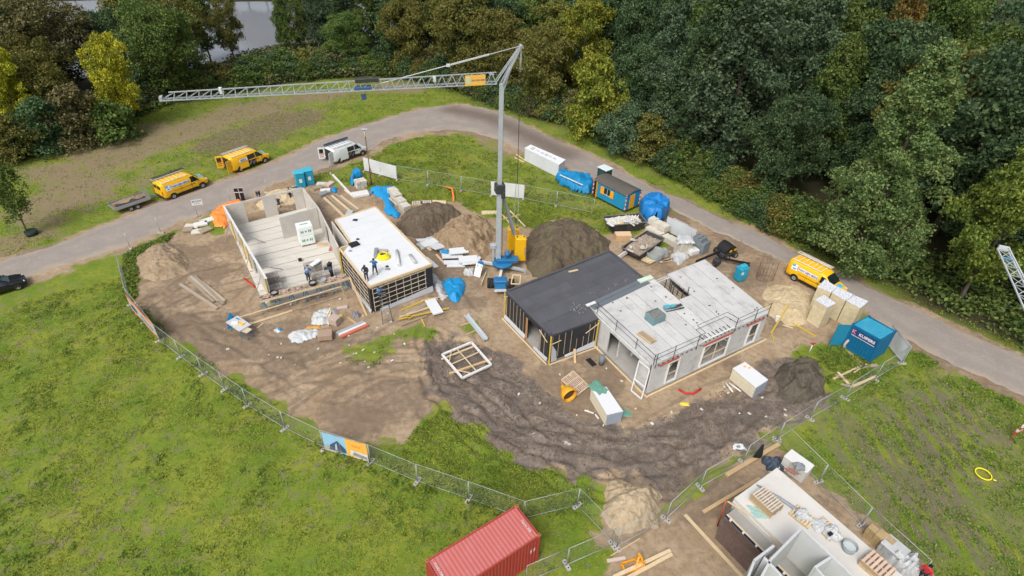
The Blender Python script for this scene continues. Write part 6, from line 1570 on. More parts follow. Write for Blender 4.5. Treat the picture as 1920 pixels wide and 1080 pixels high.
text_part('K', .55, mat('pink_print', (.75, .25, .35), .5), bcn, frame_M(onb(.16, 2.02, .02), d, (0, 0, 1)), bold=.015)
text_part('KUIPERS', .38, WHITEP, bcn, frame_M(onb(.60, 2.0, .02), d, (0, 0, 1)), bold=.014)
m = MB(); m.add([onb(.10, 1.64, .02) + base_, onb(.90, 1.64, .02) + base_, onb(.90, 1.70, .02) + base_, onb(.10, 1.70, .02) + base_], [(0, 1, 2, 3)]); m.build('sign_line', WHITEP, bcn)
dr = MB(); w_ = (fl - BC[2]); dd_ = (-d * .25 + w_.normalized() * .95).normalized(); dr.wall(fl + nn * .03 , fl + nn * .03 + (-d * .55 + nn * .75).normalized() * 1.15, .06, .15, 2.5); dr.build('door', mat('container_door_blue', (.02, .22, .36), .5, .12), bcn)
tw = G(1584, 652); t = thing('spare_tyre', 'pale worn tyre leaning on the blue container', 'tyre', tw, .6)
m = MB(); n = 18; m.grid([((.38 + .12 * math.cos(b_)) * math.cos(a_), .12 * math.sin(b_), .5 + (.38 + .12 * math.cos(b_)) * math.sin(a_)) for a_ in [2 * math.pi * i / n for i in range(n + 1)] for b_ in [2 * math.pi * j / 8 for j in range(9)]], n + 1, 9); m.build('tyre', mat('pale_rubber', (.40, .36, .32), .85), t)

def pack(top4, z, mts, label, nl=5, lettering=None, cat='insulation pack', name='insulation_pack', grp=None, base=0.02, cover=None, nv=1):
    c4 = [xy(p) for p in GP(top4, z)]; cx = sum(c4, Vector((0, 0, 0))) / 4
    t = thing(name, label, cat, (cx.x, cx.y, 0), 0, grp, world=True)
    hh = (z - base) / nl
    for i in range(nl):
        for j in range(nv):
            j0, j1 = j / nv, (j + 1) / nv; k_ = 1 - rnd.uniform(.0, .012)
            p = [c4[0].lerp(c4[1], j0), c4[0].lerp(c4[1], j1), c4[3].lerp(c4[2], j1), c4[3].lerp(c4[2], j0)]
            m = MB(); m.prism([(cx.x + (q.x - cx.x) * k_, cx.y + (q.y - cx.y) * k_) for q in p], base + hh * i + .006, base + hh * (i + 1)); m.build('board_layer', mts, t, bev=.015)
    m = MB(); m.prism([(cx.x + (q.x - cx.x) * 1.015, cx.y + (q.y - cx.y) * 1.015) for q in c4], z, z + .02); m.build('top_cover', cover or WHITEP, t)
    return t, c4
k = NT('stone_wool_wrap'); p = k.pos((1, 1, 1)); nn1 = k.noise(p, 2.5, 4, .6); n2_ = k.noise(k.pos((5, 5, 2)), 2.2, 3, .7)
col = k.mix(k.ramp(nn1, .3, .7), (.56, .47, .29), (.64, .57, .40)); col = k.mix(k.math('MULTIPLY', k.ramp(n2_, .56, .66), .6), col, (.36, .36, .34)); k.bump(n2_, .4, .03)
SWOOL = k.fin(col, .4)
k = NT('printed_white_wrap'); p = k.pos((1, 1, 1)); n2_ = k.noise(k.pos((4, 7, 4), rot=(0, 0, .6)), 1.6, 3, .7)
col = k.mix(k.math('MULTIPLY', k.ramp(n2_, .50, .58), .8), (.70, .72, .76), (.30, .33, .38)); k.bump(n2_, .3, .03); PWRAP = k.fin(col, .35)
pack([(1528, 562), (1551, 577), (1567.5, 569), (1545, 553)], 2.5, SWOOL, 'tan wrapped stone wool pack standing in front of the three others', 4, cover=PWRAP)
pack([(1533, 538), (1558, 549), (1569, 538), (1547, 524)], 2.5, SWOOL, 'tan wrapped stone wool pack nearest the yellow van', 4, cover=PWRAP)
pack([(1560, 549), (1585, 564), (1601, 553), (1570, 538)], 2.5, SWOOL, 'middle tan stone wool pack of the row behind the single one', 4, cover=PWRAP)
pack([(1587, 564), (1613, 578), (1628, 565), (1602, 554)], 2.5, SWOOL, 'tan wrapped stone wool pack nearest the blue container', 4, cover=PWRAP)
FEND = mat('foil_end', (.33, .37, .45), .5, .4, 9, bump=.5, bs=12); FPANEL = mat('cream_foam_side', (.58, .53, .40), .75, .15, 5)
for tp, base_px, lb in (([(1374, 691), (1417, 727), (1440, 712), (1397, 679)], (1417, 747.5, 727), 'white topped insulation stack with yellow stickers on the muddy ground'), ([(1108, 728), (1138, 778), (1168, 771), (1137, 726)], (1138, 798, 778), 'white topped insulation stack with a green sheet lying on it')):
    zt = ztop(*base_px); t, c4 = pack(tp, zt, FPANEL, lb, 8, cover=FOAM, name='insulation_stack', cat='insulation stack')
    a, b = c4[1], c4[2]; d = (b - a).normalized(); nn = Vector((d.y, -d.x, 0)); nn = nn if nn.dot(a - c4[0]) > 0 else -nn
    m = MB(); q0, q1 = a + nn * .03 + d * .03, b + nn * .03 - d * .03; m.wall(q0, q1, .03, .05, zt - .02); m.build('foil_end', FEND, t)
    if 'yellow' in lb:
        for f, g_ in ((.15, .25), (.28, .35)):
            q = c4[0].lerp(c4[1], f).lerp(c4[3].lerp(c4[2], f), .55 + f); m = MB(); m.box((q.x, q.y, zt + .028), (.26, .16, .012), .5); m.build('yellow_sticker', AMB, t)
    else:
        lump(c4[0].lerp(c4[3], .45) + Vector((0, 0, zt + .02)), 1.4, 1.0, .04, mat('green_sheet', (.13, .30, .23), .5), 'green plastic sheet lying on the far end of a white insulation stack', 'plastic_sheet', 'plastic sheet', 31, rz=-.9, rough=1.2)
lump(G(1172, 775), .9, .7, .05, mat('green_sheet', (.13, .30, .23), .5), 'green plastic scrap on the ground beside the white insulation stack', 'plastic_sheet', 'plastic sheet', 32)
# white panel row by the road
zt = ztop(982, 301, 278)
WPK = mat('white_panel_wrap', (.60, .62, .66), .45, .06, 2, bump=.2, bs=4)
t, c4 = pack([(984, 278), (1047.8, 309), (1060, 299.4), (995.5, 271.4)], zt, WPK, 'long white wrapped pack of panels standing beside the road behind the crane', 1, cover=mat('white_top_wrap', (.72, .74, .76), .45, .05, 2), name='panel_pack', cat='panel pack', nv=6)
for f, tx in ((.14, 'F3'), (.30, '1'), (.42, 'T'), (.55, 'D'), (.66, 'I'), (.78, 'S')):
    q = c4[0].lerp(c4[1], f).lerp(c4[3].lerp(c4[2], f), .5); d = (c4[1] - c4[0]).normalized(); v_ = (c4[3] - c4[0]).normalized()
    text_part(tx, .75, mat('grey_letters', (.25, .29, .31), .6), t, frame_M(Vector((q.x, q.y, zt + .028)) - t.location, -v_ if (-v_).cross(d).z > 0 else v_, d if True else d), bold=.02)
for k_, (a, b) in enumerate((((968, 290), (985, 302)), ((965, 296), (983, 305)))): MB().beam(G(*a) + Vector((0, 0, .06)), G(*b) + Vector((0, 0, .06)), .12, .1).solo('timber', WOODP, ('upper' if k_ == 0 else 'lower') + ' of two short timbers at the left end of the white panel pack', 'timber')

# site cabin
c4 = [xy(p) for p in GP([(1116, 337), (1178, 368), (1200, 355), (1140, 322)], 2.5)]
cc = sum(c4, Vector((0, 0, 0))) / 4; ax_ = (c4[1] - c4[0]).normalized(); rz = math.atan2(ax_.y, ax_.x)
Lc, Wc = 5.3, 2.5
t = thing('site_cabin', 'blue wooden site cabin with orange door and shutters under a dark roof', 'cabin', cc, rz)
CBW = mat('cabin_blue', (.015, .24, .44), .55, .12, 2, dirt=.1); COR = mat('cabin_orange', (.80, .36, .02), .55, .08, 2)
m = MB(); m.box((0, 0, .35), (Lc, Wc, .12)); m.build('floor_frame', DSTEEL, t)
m = MB(); m.box((.25, -Wc / 2, 1.35), (Lc - .55, .06, 1.95)); m.build('wall', CBW, t); m = MB(); m.box((0, Wc / 2, 1.35), (Lc, .06, 1.95)); m.build('wall', CBW, t)
m = MB(); m.box((-Lc / 2, 0, 1.35), (.06, Wc - .1, 1.95)); m.build('wall', CBW, t); m = MB(); m.box((Lc / 2, 0, 1.35), (.06, Wc - .1, 1.95)); m.build('wall', CBW, t)
m = MB(); m.box((-Lc / 2 + .28, -Wc / 2 + .05, 1.35), (.5, .03, 1.9)); m.build('dark_doorway', BLACK, t)
m = MB(); m.box((-Lc / 2 + .62, -Wc / 2 - .10, 1.3), (.08, .25, 2.1)); m.build('door', COR, t)
wn = MB(); wn.box((-.35, -Wc / 2 - .035, 1.6), (1.0, .04, .8)); wo = wn.build('window', GLS, t); wn = MB(); wn.box((-.35, -Wc / 2 - .06, 1.6), (.04, .03, .8)); wn.box((-.35, -Wc / 2 - .06, 1.2), (1.1, .05, .06)); wn.build('frame', WHITEP, wo)
for x_ in (-1.15, .42): m = MB(); m.box((x_, -Wc / 2 - .08, 1.58), (.55, .05, .95)); m.build('shutter', COR, t)
m = MB(); m.box((Lc / 2 + .045, -.15, 1.32), (.05, .85, 1.85)); m.build('door', COR, t)
m = MB(); g = [(x_, y_, 2.40 + .34 * (1 - (y_ / (Wc / 2 + .15)) ** 2)) for x_ in (-Lc / 2 - .12, Lc / 2 + .15) for y_ in np.linspace(-Wc / 2 - .14, Wc / 2 + .14, 9)]; m.grid(g, 2, 9); g2 = [(p[0], p[1], p[2] - .07) for p in g]; m.grid(g2, 2, 9)
m.add([g[8], g[17], g2[17], g2[8]], [(0, 1, 2, 3)]); m.add([g[0], g[9], g2[9], g2[0]], [(3, 2, 1, 0)])
m.add([(Lc / 2 + .02, y_, z) for y_, z in [(p[1], p[2] - .02) for p in g[:9]]] , [list(range(9))], 0)
m.build('roof', mat('cabin_roof', (.10, .09, .08), .8, .25, 1.5, dirt=.5, dc=(.17, .15, .11), st=(.3, 2, 1)), t)
m = MB(); m.add([(Lc / 2 + .06, p[1], p[2] - .06) for p in g[:9]], [list(range(9))]); m.build('gable', CBW, t)
for (x_, y_) in ((-Lc / 2 - .04, -Wc / 2 - .04), (Lc / 2 + .04, -Wc / 2 - .04), (Lc / 2 + .04, Wc / 2 + .04)):
    for k_ in range(8): m = MB(); m.box((x_, y_, .3 + .27 * k_ + .13), (.10, .10, .265)); m.build('corner_stripe', WHITEP if k_ % 2 else mat('stripe_red', (.5, .05, .04), .5), t)
for x_ in (-1.7, 1.7):
    for sy in (1, -1): wheel(t, x_, sy * .9, .28, .18, sy)
# small dark hut behind
q = G(1128, 350); t = thing('toilet_hut', 'dark green portable hut with pale roof behind the site cabin', 'portable toilet', q + Vector((.3, .9, 0)), rz)
m = MB(); m.box((0, 0, 1.1), (1.5, 1.2, 2.2)); m.build('wall', mat('hut_green', (.02, .055, .05), .6), t, bev=.03); m = MB(); m.box((0, 0, 2.26), (1.65, 1.35, .12)); m.build('roof', mat('hut_roof', (.60, .68, .68), .5), t, bev=.03)
m = MB(); m.box((0, -.61, 1.05), (.8, .02, 1.9)); m.build('door', mat('hut_door', (.03, .08, .07), .6), t)

# tarpaulins
def drape(px, hgt, mt, label, seed, name='tarpaulin', cat='tarpaulin', n=46, fold=.35, edge=.45, hscale=1.0, base=0.0, wob=.5, world=None):
    P_ = world or GP(px); P2 = np.array([(p.x, p.y) for p in P_]); cx, cy = P2.mean(0); x0, y0 = P2.min(0) - .4; x1, y1 = P2.max(0) + .4
    xs = np.linspace(x0, x1, n); ys = np.linspace(y0, y1, n); X_, Y_ = [a.ravel() for a in np.meshgrid(xs, ys, indexing='ij')]
    sd = sdist(X_, Y_, P_) + (fbm(X_ * 2, Y_ * 2, 3, seed) - .5) * wob * .7
    t_ = np.clip(sd / edge, 0, 1); top = .65 + .55 * fbm(X_ * 1.1, Y_ * 1.1, 2, seed + 1)
    cr = np.abs(fbm(X_ * 1.6, Y_ * 1.6, 3, seed + 2) - .5) * 2
    Z_ = base + .03 + hgt * np.sin(t_ * math.pi / 2) * top + fold * (cr - .35) * (.3 + .5 * t_) * hgt ** .5 * .8 + (vnoise(X_ * 5, Y_ * 5, seed + 5) - .5) * .06
    Z_ = np.maximum(Z_, base + .02 + .03 * vnoise(X_ * 4, Y_ * 4, seed))
    I_ = np.arange(n * n).reshape(n, n); keep = (sd > -.02).reshape(n, n); F_ = np.stack([I_[:-1, :-1], I_[1:, :-1], I_[1:, 1:], I_[:-1, 1:]], -1)
    kf = keep[:-1, :-1] & keep[1:, 1:] & keep[1:, :-1] & keep[:-1, 1:]; F_ = F_[kf].reshape(-1, 4); u, inv = np.unique(F_, return_inverse=True)
    me = np_mesh(name, np.stack([X_ - cx, Y_ - cy, Z_ - base], 1)[u], inv.reshape(-1, 4), [mt]); ob = bpy.data.objects.new(name, me); COL.objects.link(ob); ob.location = (cx, cy, base)
    return props(ob, label, cat)
drape([(1040, 338), (1050, 330), (1075, 335), (1108, 338), (1115, 355), (1105, 368), (1078, 362), (1048, 348)], 1.25, TARPD, 'dark blue tarpaulin over material left of the site cabin', 51)
MB().beam(G(1050, 328, 1.3), G(1093, 347, 1.3), .14, .08).solo('plank', WHITEP, 'pale plank weighing down the dark blue tarpaulin', 'plank')
drape([(1197, 392), (1215, 382), (1240, 385), (1256, 402), (1245, 415), (1238, 424), (1212, 420), (1198, 412)], 2.0, mat('bright_blue_tarp', (.015, .18, .48), .4, .12, 1.2, bump=.4, bs=6), 'bright blue tarpaulin over a tall stack right of the site cabin', 52, edge=.35, fold=.15)
drape([(690, 360), (700, 352), (722, 352), (738, 350), (740, 362), (735, 375), (742, 392), (752, 402), (745, 412), (722, 402), (715, 385), (705, 372)], .55, TARP, 'crumpled blue tarpaulin in the grass behind the white roof', 53, fold=.6, edge=.7)
drape([(828, 532), (842, 524), (866, 522), (874, 535), (868, 556), (856, 570), (840, 562), (836, 548)], .6, TARP, 'crumpled blue tarpaulin right of the clad house', 54, fold=.7, edge=.6)
drape([(655, 345), (662, 328), (676, 326), (682, 333), (670, 338), (664, 350)], 1.0, TARP, 'blue tarpaulin hanging over grey blocks below the white van', 55, edge=.3)
drape([(620, 360), (626, 350), (634, 354), (630, 364)], .4, TARP, 'small blue bag in the grass below the roadside toilets', 56, 'bag', 'bag', 20)
drape([(393, 402), (410, 388), (432, 380), (455, 374), (457, 382), (440, 390), (428, 402), (432, 415), (424, 428), (402, 426)], .45, mat('orange_tarp', (.85, .24, .05), .5, .15, 1.5, bump=.5, bs=6), 'crumpled orange tarpaulin against the back wall of the panel house shell', 57, fold=.8, edge=.6)
# toilets by the road
for i, (px_, py_, s) in enumerate(((565, 349, 1.0), (581, 344, .9))):
    q = G(px_, py_); t = thing('portable_toilet', ('nearer' if i == 0 else 'farther') + ' blue portable box of the pair beside the road', 'portable toilet', q, .5)
    m = MB(); m.box((0, 0, .95), (1.1, 1.1, 1.9)); m.build('cabin', mat('toilet_blue', (.02, .30, .45), .5, .1), t, bev=.08); m = MB(); m.box((0, 0, 1.95), (1.2, 1.2, .14)); m.build('roof', mat('toilet_roof', (.05, .38, .52), .5), t, bev=.05)
    m = MB(); m.box((0, -.56, .95), (.35, .02, .5)); m.build('label_field', WHITEP, t)
q = G(1386, 524); t = thing('portable_tank', 'blue portable tank box with a round label behind the white slab roof', 'tank', q, .5)
m = MB(); m.box((0, 0, .85), (1.15, .9, 1.6)); m.build('body', mat('toilet_blue', (.02, .30, .45), .5, .1), t, bev=.12); m = MB(); m.box((0, 0, 1.72), (.8, .5, .16)); m.build('lid', mat('toilet_roof', (.05, .38, .52), .5), t, bev=.04)
m = MB(); m.tube([(-.35, -.45, 1.1), (-.35, -.475, 1.1)], .18, 14); m.build('round_label', WHITEP, t); m = MB()
for k_ in range(3): m.box((.1, -.46, 1.3 - .2 * k_), (.5, .03, .05))
m.build('rib', mat('toilet_roof', (.05, .38, .52), .5), t)
# stone block row by the road
SB = mat('sand_lime_block', (.56, .53, .46), .85, .15, 3, dirt=.25, dc=(.42, .38, .32))
bz = MB(); bz.box((0, 0, .32), (.30, .95, .62)); bme = bz.mesh('block', SB)
a, b = G(1214, 432), G(1270, 462); d = (b - a).normalized(); rz = math.atan2(d.y, d.x)
gid = 0
for row, (f0, f1, z0, n) in enumerate(((0, .50, 0, 8), (.0, .58, .66, 9), (.56, 1.0, .0, 7))):
    q = a.lerp(b, (f0 + f1) / 2); t = thing('block_row', ['lower row of upright pale blocks beside the rubble skip', 'upper row of upright pale blocks in front of the tall blue tarpaulin', 'row of upright pale blocks nearest the grey crates'][row], 'stone blocks', q + Vector((0, 0, z0)) + (Vector((.3, .8, 0)) if row == 1 else Vector((0, 0, 0))), rz)
    L_ = (b - a).length * (f1 - f0)
    for i in range(n):
        if rnd.random() < .1: continue
        inst(bme, 'block', t, (-L_ / 2 + L_ * (i + .5) / n, rnd.uniform(-.08, .08), 0), (0, 0, rnd.uniform(-.06, .06)), (1, 1, rnd.uniform(.9, 1.1)))
    m = MB()
    for x_ in np.linspace(-L_ / 2 + .3, L_ / 2 - .3, 3): m.box((x_, 0, -.05), (.9, .9, .1))
    m.build('pallet', WOODO, t)
stack(G(1262, 446) + Vector((.6, 1.0, .0)), rz, 2.0, .95, 1.45, SB, 'taller pile of flat pale slabs in the block row', 'slab_stack', 'stone slabs', 5, 5, 1, jit=.03, piece='slab')
stack(G(1278, 475), rz + 1.2, 1.5, 1.2, 1.7, SB, 'wrapped pile of pale blocks at the end of the row, nearest the black machine', 'block_pile', 'stone blocks', 3, 5, 2, jit=.02)
drape(None, .25, PLAS, 'clear plastic wrap sagging over the pale block pile near the black machine', 61, 'plastic_wrap', 'plastic wrap', base=1.7, edge=.3, world=[G(1278, 475) + Vector(v_) for v_ in ((-1.0, -.9, 0), (1.0, -.7, 0), (.9, 1.0, 0), (-.8, .9, 0))])
drape([(1258, 478), (1285, 470), (1292, 485), (1272, 498), (1260, 490)], .5, PLAS, 'torn white plastic at the foot of the pale block pile', 62, 'plastic_wrap', 'plastic wrap')
pa, pb = GP([(1246, 434), (1300, 460)]); m = cloth(pa, pb, .2, 2.0, 'b', WM, '', '', seed=4); m.solo('mesh_banner', mat('grey_mesh_banner', (.50, .53, .56), .6, .08, 3), 'long grey mesh banner on the fence behind the pale block row', 'banner')
fence_line([(1246, 434), (1300, 460)], 'behind the pale block row')
q = G(1311, 470); t = thing('crate_stack', 'stack of dark grey plastic crates by the road', 'crates', q, rz)
CRT = mat('crate_grey', (.20, .23, .25), .55, .2, 4)
cbx = MB()
for (cx_, cy_, sx_, sy_) in ((0, -.28, .5, .03), (0, .28, .5, .03), (-.24, 0, .03, .56), (.24, 0, .03, .56)): cbx.box((cx_, cy_, .14), (sx_, sy_, .26))
cbx.box((0, 0, .02), (.48, .54, .03)); cme = cbx.mesh('crate', CRT)
for i in range(3):
    for j in range(2):
        for k_ in range(6 - (i == 2)): inst(cme, 'crate', t, (-.52 + .52 * i, -.3 + .6 * j, .28 * k_ + .02), (0, 0, rnd.uniform(-.04, .04)))
# skips
def skip(c, rz, L, W, Hh, label, fillmt, hh=.15, seed=1):
    t = thing('waste_skip', label, 'skip', c, rz); SK = mat('skip_dark', (.035, .037, .04), .6, .25, 2, dirt=.4, dc=(.18, .15, .12)); SKR = mat('skip_rim', (.20, .18, .16), .7, .3, 3, dirt=.5)
    b = [(-L * .36, -W / 2 * .85), (L * .36, -W / 2 * .85), (L * .36, W / 2 * .85), (-L * .36, W / 2 * .85)]; tp = [(-L / 2, -W / 2), (L / 2, -W / 2), (L / 2, W / 2), (-L / 2, W / 2)]
    m = MB(); vs = [(x_, y_, .1) for x_, y_ in b] + [(x_, y_, Hh) for x_, y_ in tp] + [(x_ * .96, y_ * .94, Hh) for x_, y_ in tp] + [(x_ * .96, y_ * .92, .2) for x_, y_ in b]
    fs = [(3, 2, 1, 0)]
    for i in range(4): j = (i + 1) % 4; fs += [(i, j, 4 + j, 4 + i), (4 + i, 4 + j, 8 + j, 8 + i), (8 + i, 8 + j, 12 + j, 12 + i)]
    fs.append((12, 13, 14, 15)); m.add(vs, fs); m.build('body', SK, t)
    m = MB()
    for i in range(4): j = (i + 1) % 4; m.beam((tp[i][0], tp[i][1], Hh), (tp[j][0], tp[j][1], Hh), .09, .08)
    m.build('rim', SKR, t)
    for x_ in (-L * .22, L * .22):
        for sy in (1, -1): m = MB(); m.beam((x_, sy * (W / 2 * .9), .3), (x_, sy * (W / 2 + .03), Hh - .1), .1, .06); m.build('rib', SK, t)
    n = 22; rg = random.Random(seed); m = MB(); m.grid([(L * .46 * (2 * i / (n - 1) - 1), W * .45 * (2 * j / (n - 1) - 1), Hh * .72 + hh * (1 - (2 * i / (n - 1) - 1) ** 2) + rg.uniform(-.09, .12)) for i in range(n) for j in range(n)], n, n, sm=False); m.build('rubble', fillmt, t, kind='stuff')
    return t
RUB = mat('rubble_mix', (.36, .30, .24), .85, .5, 4, dirt=.5, dc=(.16, .11, .08)); WST = mat('white_waste', (.62, .61, .57), .7, .35, 4, dirt=.3, dc=(.25, .22, .18))
s1 = skip(G(1168, 428), R(14), 4.6, 2.1, 1.2, 'dark waste skip heaped with white packaging below the site cabin', WST, .2, 2)
s2 = skip(G(1203, 472), R(48), 5.0, 2.3, 1.15, 'dark waste skip full of brown rubble behind the black roof', RUB, .2, 3)
for k_ in range(9):
    a_ = rnd.uniform(0, 3.1); q = G(1160 + rnd.uniform(-24, 32), 415 + rnd.uniform(-4, 6), 1.35); MB().box(q, (rnd.uniform(.4, 1.0), rnd.uniform(.12, .4), .06), a_, M=None).solo('waste_board', WHITEP if k_ % 3 else AMB, ('white board scrap' if k_ % 3 else 'amber board scrap') + ' lying on the white waste in the upper skip', 'waste board', ('white' if k_ % 3 else 'amber') + ' scraps in the upper skip')
for k_ in range(5):
    a0 = G(1180 + 2 * k_, 418, 1.2); MB().beam(a0, a0 + Vector((-.5 + .25 * k_, .3, .9)), .09, .03).solo('white_lath', WHITEP, 'white lath sticking up at the right end of the upper skip', 'lath', 'white laths sticking up from the upper skip')
for k_ in range(8):
    q = G(1200 + rnd.uniform(-20, 20), 460 + rnd.uniform(-12, 12), 1.3); MB().box(q, (rnd.uniform(.3, .8), rnd.uniform(.15, .3), .1), rnd.uniform(0, 3)).solo('rubble_piece', SB, 'pale broken block on the rubble of the lower skip', 'rubble', 'broken blocks in the lower skip')
t = thing('plywood_box', 'open pale plywood box between the two skips', 'box', G(1167, 448), .1)
m = MB(); m.box((0, 0, .35), (1.8, 1.0, .7)); m.build('body', mat('plywood_warm', (.55, .36, .2), .7), t, bev=.02); m = MB(); m.box((0, 0, .715), (1.7, .9, .02)); m.build('lid', mat('plywood_light', (.62, .45, .30), .7), t)
for k_ in range(6):
    MB().beam(G(1192 + 5 * k_, 484 + 2 * k_, .2 + .05 * (k_ % 2)), G(1208 + 4 * k_, 478 + 2 * k_, .25), .24, .12).solo('short_beam', WOODP, 'short pale beam in the pile behind the black roof corner', 'beam', 'short pale beams behind the black roof')
for k_ in range(3): MB().beam(G(1238 + 4 * k_, 492 - k_, .15), G(1256 + 2 * k_, 486 + k_, .15), .22, .1).solo('short_board', WOODP, 'short pale board right of the grey bucket', 'board', 'short boards right of the grey bucket')
MB().beam(G(1160, 483, .3), G(1178, 470, .8), .1, .5).solo('white_board', WHITEP, 'white board leaning at the near end of the rubble skip', 'board')
t = tub(G(1226, 484), 1.0, .95, mat('bucket_grey', (.26, .30, .30), .6, .2, 2, dirt=.3), 'large grey concrete bucket beside the rubble skip', 'concrete_bucket'); t['category'] = 'bucket'
drape([(1225, 472), (1240, 466), (1258, 472), (1250, 484), (1232, 484)], .5, mat('grey_cloth', (.30, .30, .28), .8, .2), 'grey sheet thrown beside the concrete bucket', 63, 'sheet', 'sheet')
t = thing('white_box', 'white box on a pallet beside the black machine', 'box', G(1297, 478), .5)
m = MB(); m.box((0, 0, .5), (1.2, .9, .5)); m.build('body', WHITEP, t, bev=.04); m = MB(); m.box((0, 0, .12), (1.5, 1.1, .14)); m.build('pallet', WOODO, t)
# black machine
q = G(1345, 482); t = thing('telehandler_arm', 'black lifting machine with a rounded hood and yellow details by the road', 'machine', q, R(28))
m = MB(); pts = []
for i in range(11):
    a_ = math.pi * i / 10
    for y_ in (-.75, -.4, .4, .75): pts.append((1.1 - .0 + .9 * math.cos(a_) , y_ * (1 - .12 * abs(math.cos(a_))), .5 + 1.0 * math.sin(a_)))
m.grid(pts, 11, 4); m.add([pts[4 * i] for i in range(11)], [list(range(11))]); m.add([pts[4 * i + 3] for i in range(11)], [list(range(11))[::-1]]); m.build('hood', BLACK, t)
m = MB(); m.box((1.0, 0, .45), (1.9, 1.4, .4)); m.build('chassis', DSTEEL, t, bev=.05)
for x_, y_ in ((.9, -.78), (1.6, -.72)): m = MB(); m.box((x_, y_, .95), (.35, .04, .22), .1); m.build('yellow_plate', CY, t)
m = MB(); m.beam((.2, 0, .7), (-3.4, -.3, .55), .16, .2); m.build('boom', BLACK, t); m = MB(); m.box((-1.2, -1.1, .45), (.7, .7, .6), .3); m.build('gearbox', DSTEEL, t, bev=.06)
m = MB(); m.beam((-.6, -.6, .5), (1.2, -2.6, .5), .2, .2); m.build('boom', BLACK, t); m = MB(); m.box((1.2, -2.7, .4), (1.0, .5, .4), -.8); m.build('coupler', BLACK, t, bev=.05)
m = MB(); m.beam((-2.6, -1.2, .3), (-2.0, -1.9, .3), .45, .35); m.build('counter_block', BLACK, t, bev=.05)
for x_, y_ in ((.5, -.85), (1.7, -.85), (.5, .85), (1.7, .85)): wheel(t, x_, y_, .33, .22, -1 if y_ < 0 else 1)
# rebar cage and rods
q = G(1433, 524); t = thing('rebar_cage', 'upright rusty rebar cage at the edge of the right road', 'rebar', q)
RBR = mat('rusty_rebar', (.17, .12, .09), .85, .3, 5)
for k_ in range(16):
    a_ = 2 * math.pi * k_ / 16; m = MB(); r_ = .85; m.tube([(r_ * math.cos(a_), r_ * .7 * math.sin(a_), 0), (r_ * 1.05 * math.cos(a_ + .05), r_ * .75 * math.sin(a_ + .05), 2.2 + .35 * math.sin(k_ * 2.3))], .018, 5); m.build('bar', RBR, t)
m = MB()
for z in (.2, .9, 1.6):
    ps = [(.86 * math.cos(2 * math.pi * i / 20), .61 * math.sin(2 * math.pi * i / 20), z) for i in range(21)]; m.tube(ps, .015, 4)
m.build('hoop', RBR, t)
for i, (a, b) in enumerate((((1367, 482), (1374, 447)), ((1378, 484), (1388, 448)), ((1320, 470), (1325, 452)))):
    q = G(*a); z = ztop(a[0], a[1], b[1]); MB().tube([q, q + Vector((.15, 0, z))], .02, 5).solo('marker_rod', RBR, ['left of two thin rods by the road near the rebar cage', 'right of two thin rods by the road near the rebar cage', 'thin rod beside the grey crates'][i], 'rod')
# street lamp
q = G(697, 347); hz = ztop(697, 347, 243); t = thing('street_lamp', 'rusty street lamp beside the white van', 'street lamp', q)
m = MB(); m.tube([(0, 0, 0), (0, 0, 1.2), (-.05, 0, hz)], [.10, .07, .05], 8); m.build('pole', mat('rusty_pole', (.20, .10, .07), .8, .3, 2), t)
m = MB(); m.box((-.05, 0, hz + .05), (.85, .35, .14)); m.build('lamp_head', mat('lamp_head', (.35, .36, .38), .5), t, bev=.04)
m = MB(); m.tube([(-.05, -.05, hz - 1.2), (-.05, -.05, hz - .2)], .09, 8); m.build('ballast', mat('ballast_tan', (.45, .36, .22), .6), t)
m = MB(); m.beam((0, 0, 2.6), (.8, -.3, 0), .06); m.beam((0, 0, 2.6), (-.3, -.6, 0), .06); m.build('stay', mat('rusty_pole', (.20, .10, .07), .8, .3, 2), t)
# ================================================================== loose material
def board(a, b, w_, h_, mt_, label, name='board', cat='board', z=.05, grp=None, za=None, zb=None):
    return MB().beam(G(*a, 0) + Vector((0, 0, za if za is not None else z)), G(*b, 0) + Vector((0, 0, zb if zb is not None else z)), w_, h_).solo(name, mt_, label, cat, grp)
for i, (a, b) in enumerate((((338, 534), (408, 580)), ((354, 523), (402, 568)), ((358, 520), (410, 566)), ((365, 519), (420, 572)), ((378, 530), (422, 566)))):
    board(a, b, .26, .16, WOODO if i % 2 else mat('grey_timber', (.40, .34, .27), .85, .2, 3), ['leftmost', 'second from left', 'middle', 'second from right', 'rightmost'][i] + ' of five long weathered beams in the sand at the left', 'beam', 'beam', .09 + .02 * (i % 2))
MB().tube([G(458, 522, .1), G(466, 529, .15), G(478, 538, .06)], .09, 8).solo('red_pipe', mat('red_plastic', (.50, .03, .02), .5), 'curved red plastic pipe in the sand beside the panel house shell', 'pipe')
MB().tube([G(1273, 730, .1), G(1284, 737, .08), G(1300, 738, .08), G(1314, 729, .12)], .09, 8).solo('red_pipe', mat('red_plastic', (.50, .03, .02), .5), 'curved red plastic pipe below the white concrete house', 'pipe')
for i, (a, b) in enumerate((((1359, 716), (1374, 735)), ((1367, 718), (1389, 734)))): MB().tube([G(*a, .08), G(*b, .08)], .07, 8).solo('white_pipe', WHITEP, ('left' if i == 0 else 'right') + ' of two white pipes beside the stack with yellow stickers', 'pipe')
board((1341, 732), (1352, 745), .03, .03, WOODP, 'thin stick on the mud below the white house', 'stick', 'stick')
lump(G(1284, 758), .7, .35, .1, mat('yellow_plastic', (.75, .55, .08), .5), 'yellow scrap on the mud edge below the white house', 'plastic_scrap', 'plastic', 71)
board((1473, 600), (1529, 632), .12, .12, YWOOD, 'long yellow profile lying in front of the stone wool packs', 'profile', 'profile', .08)
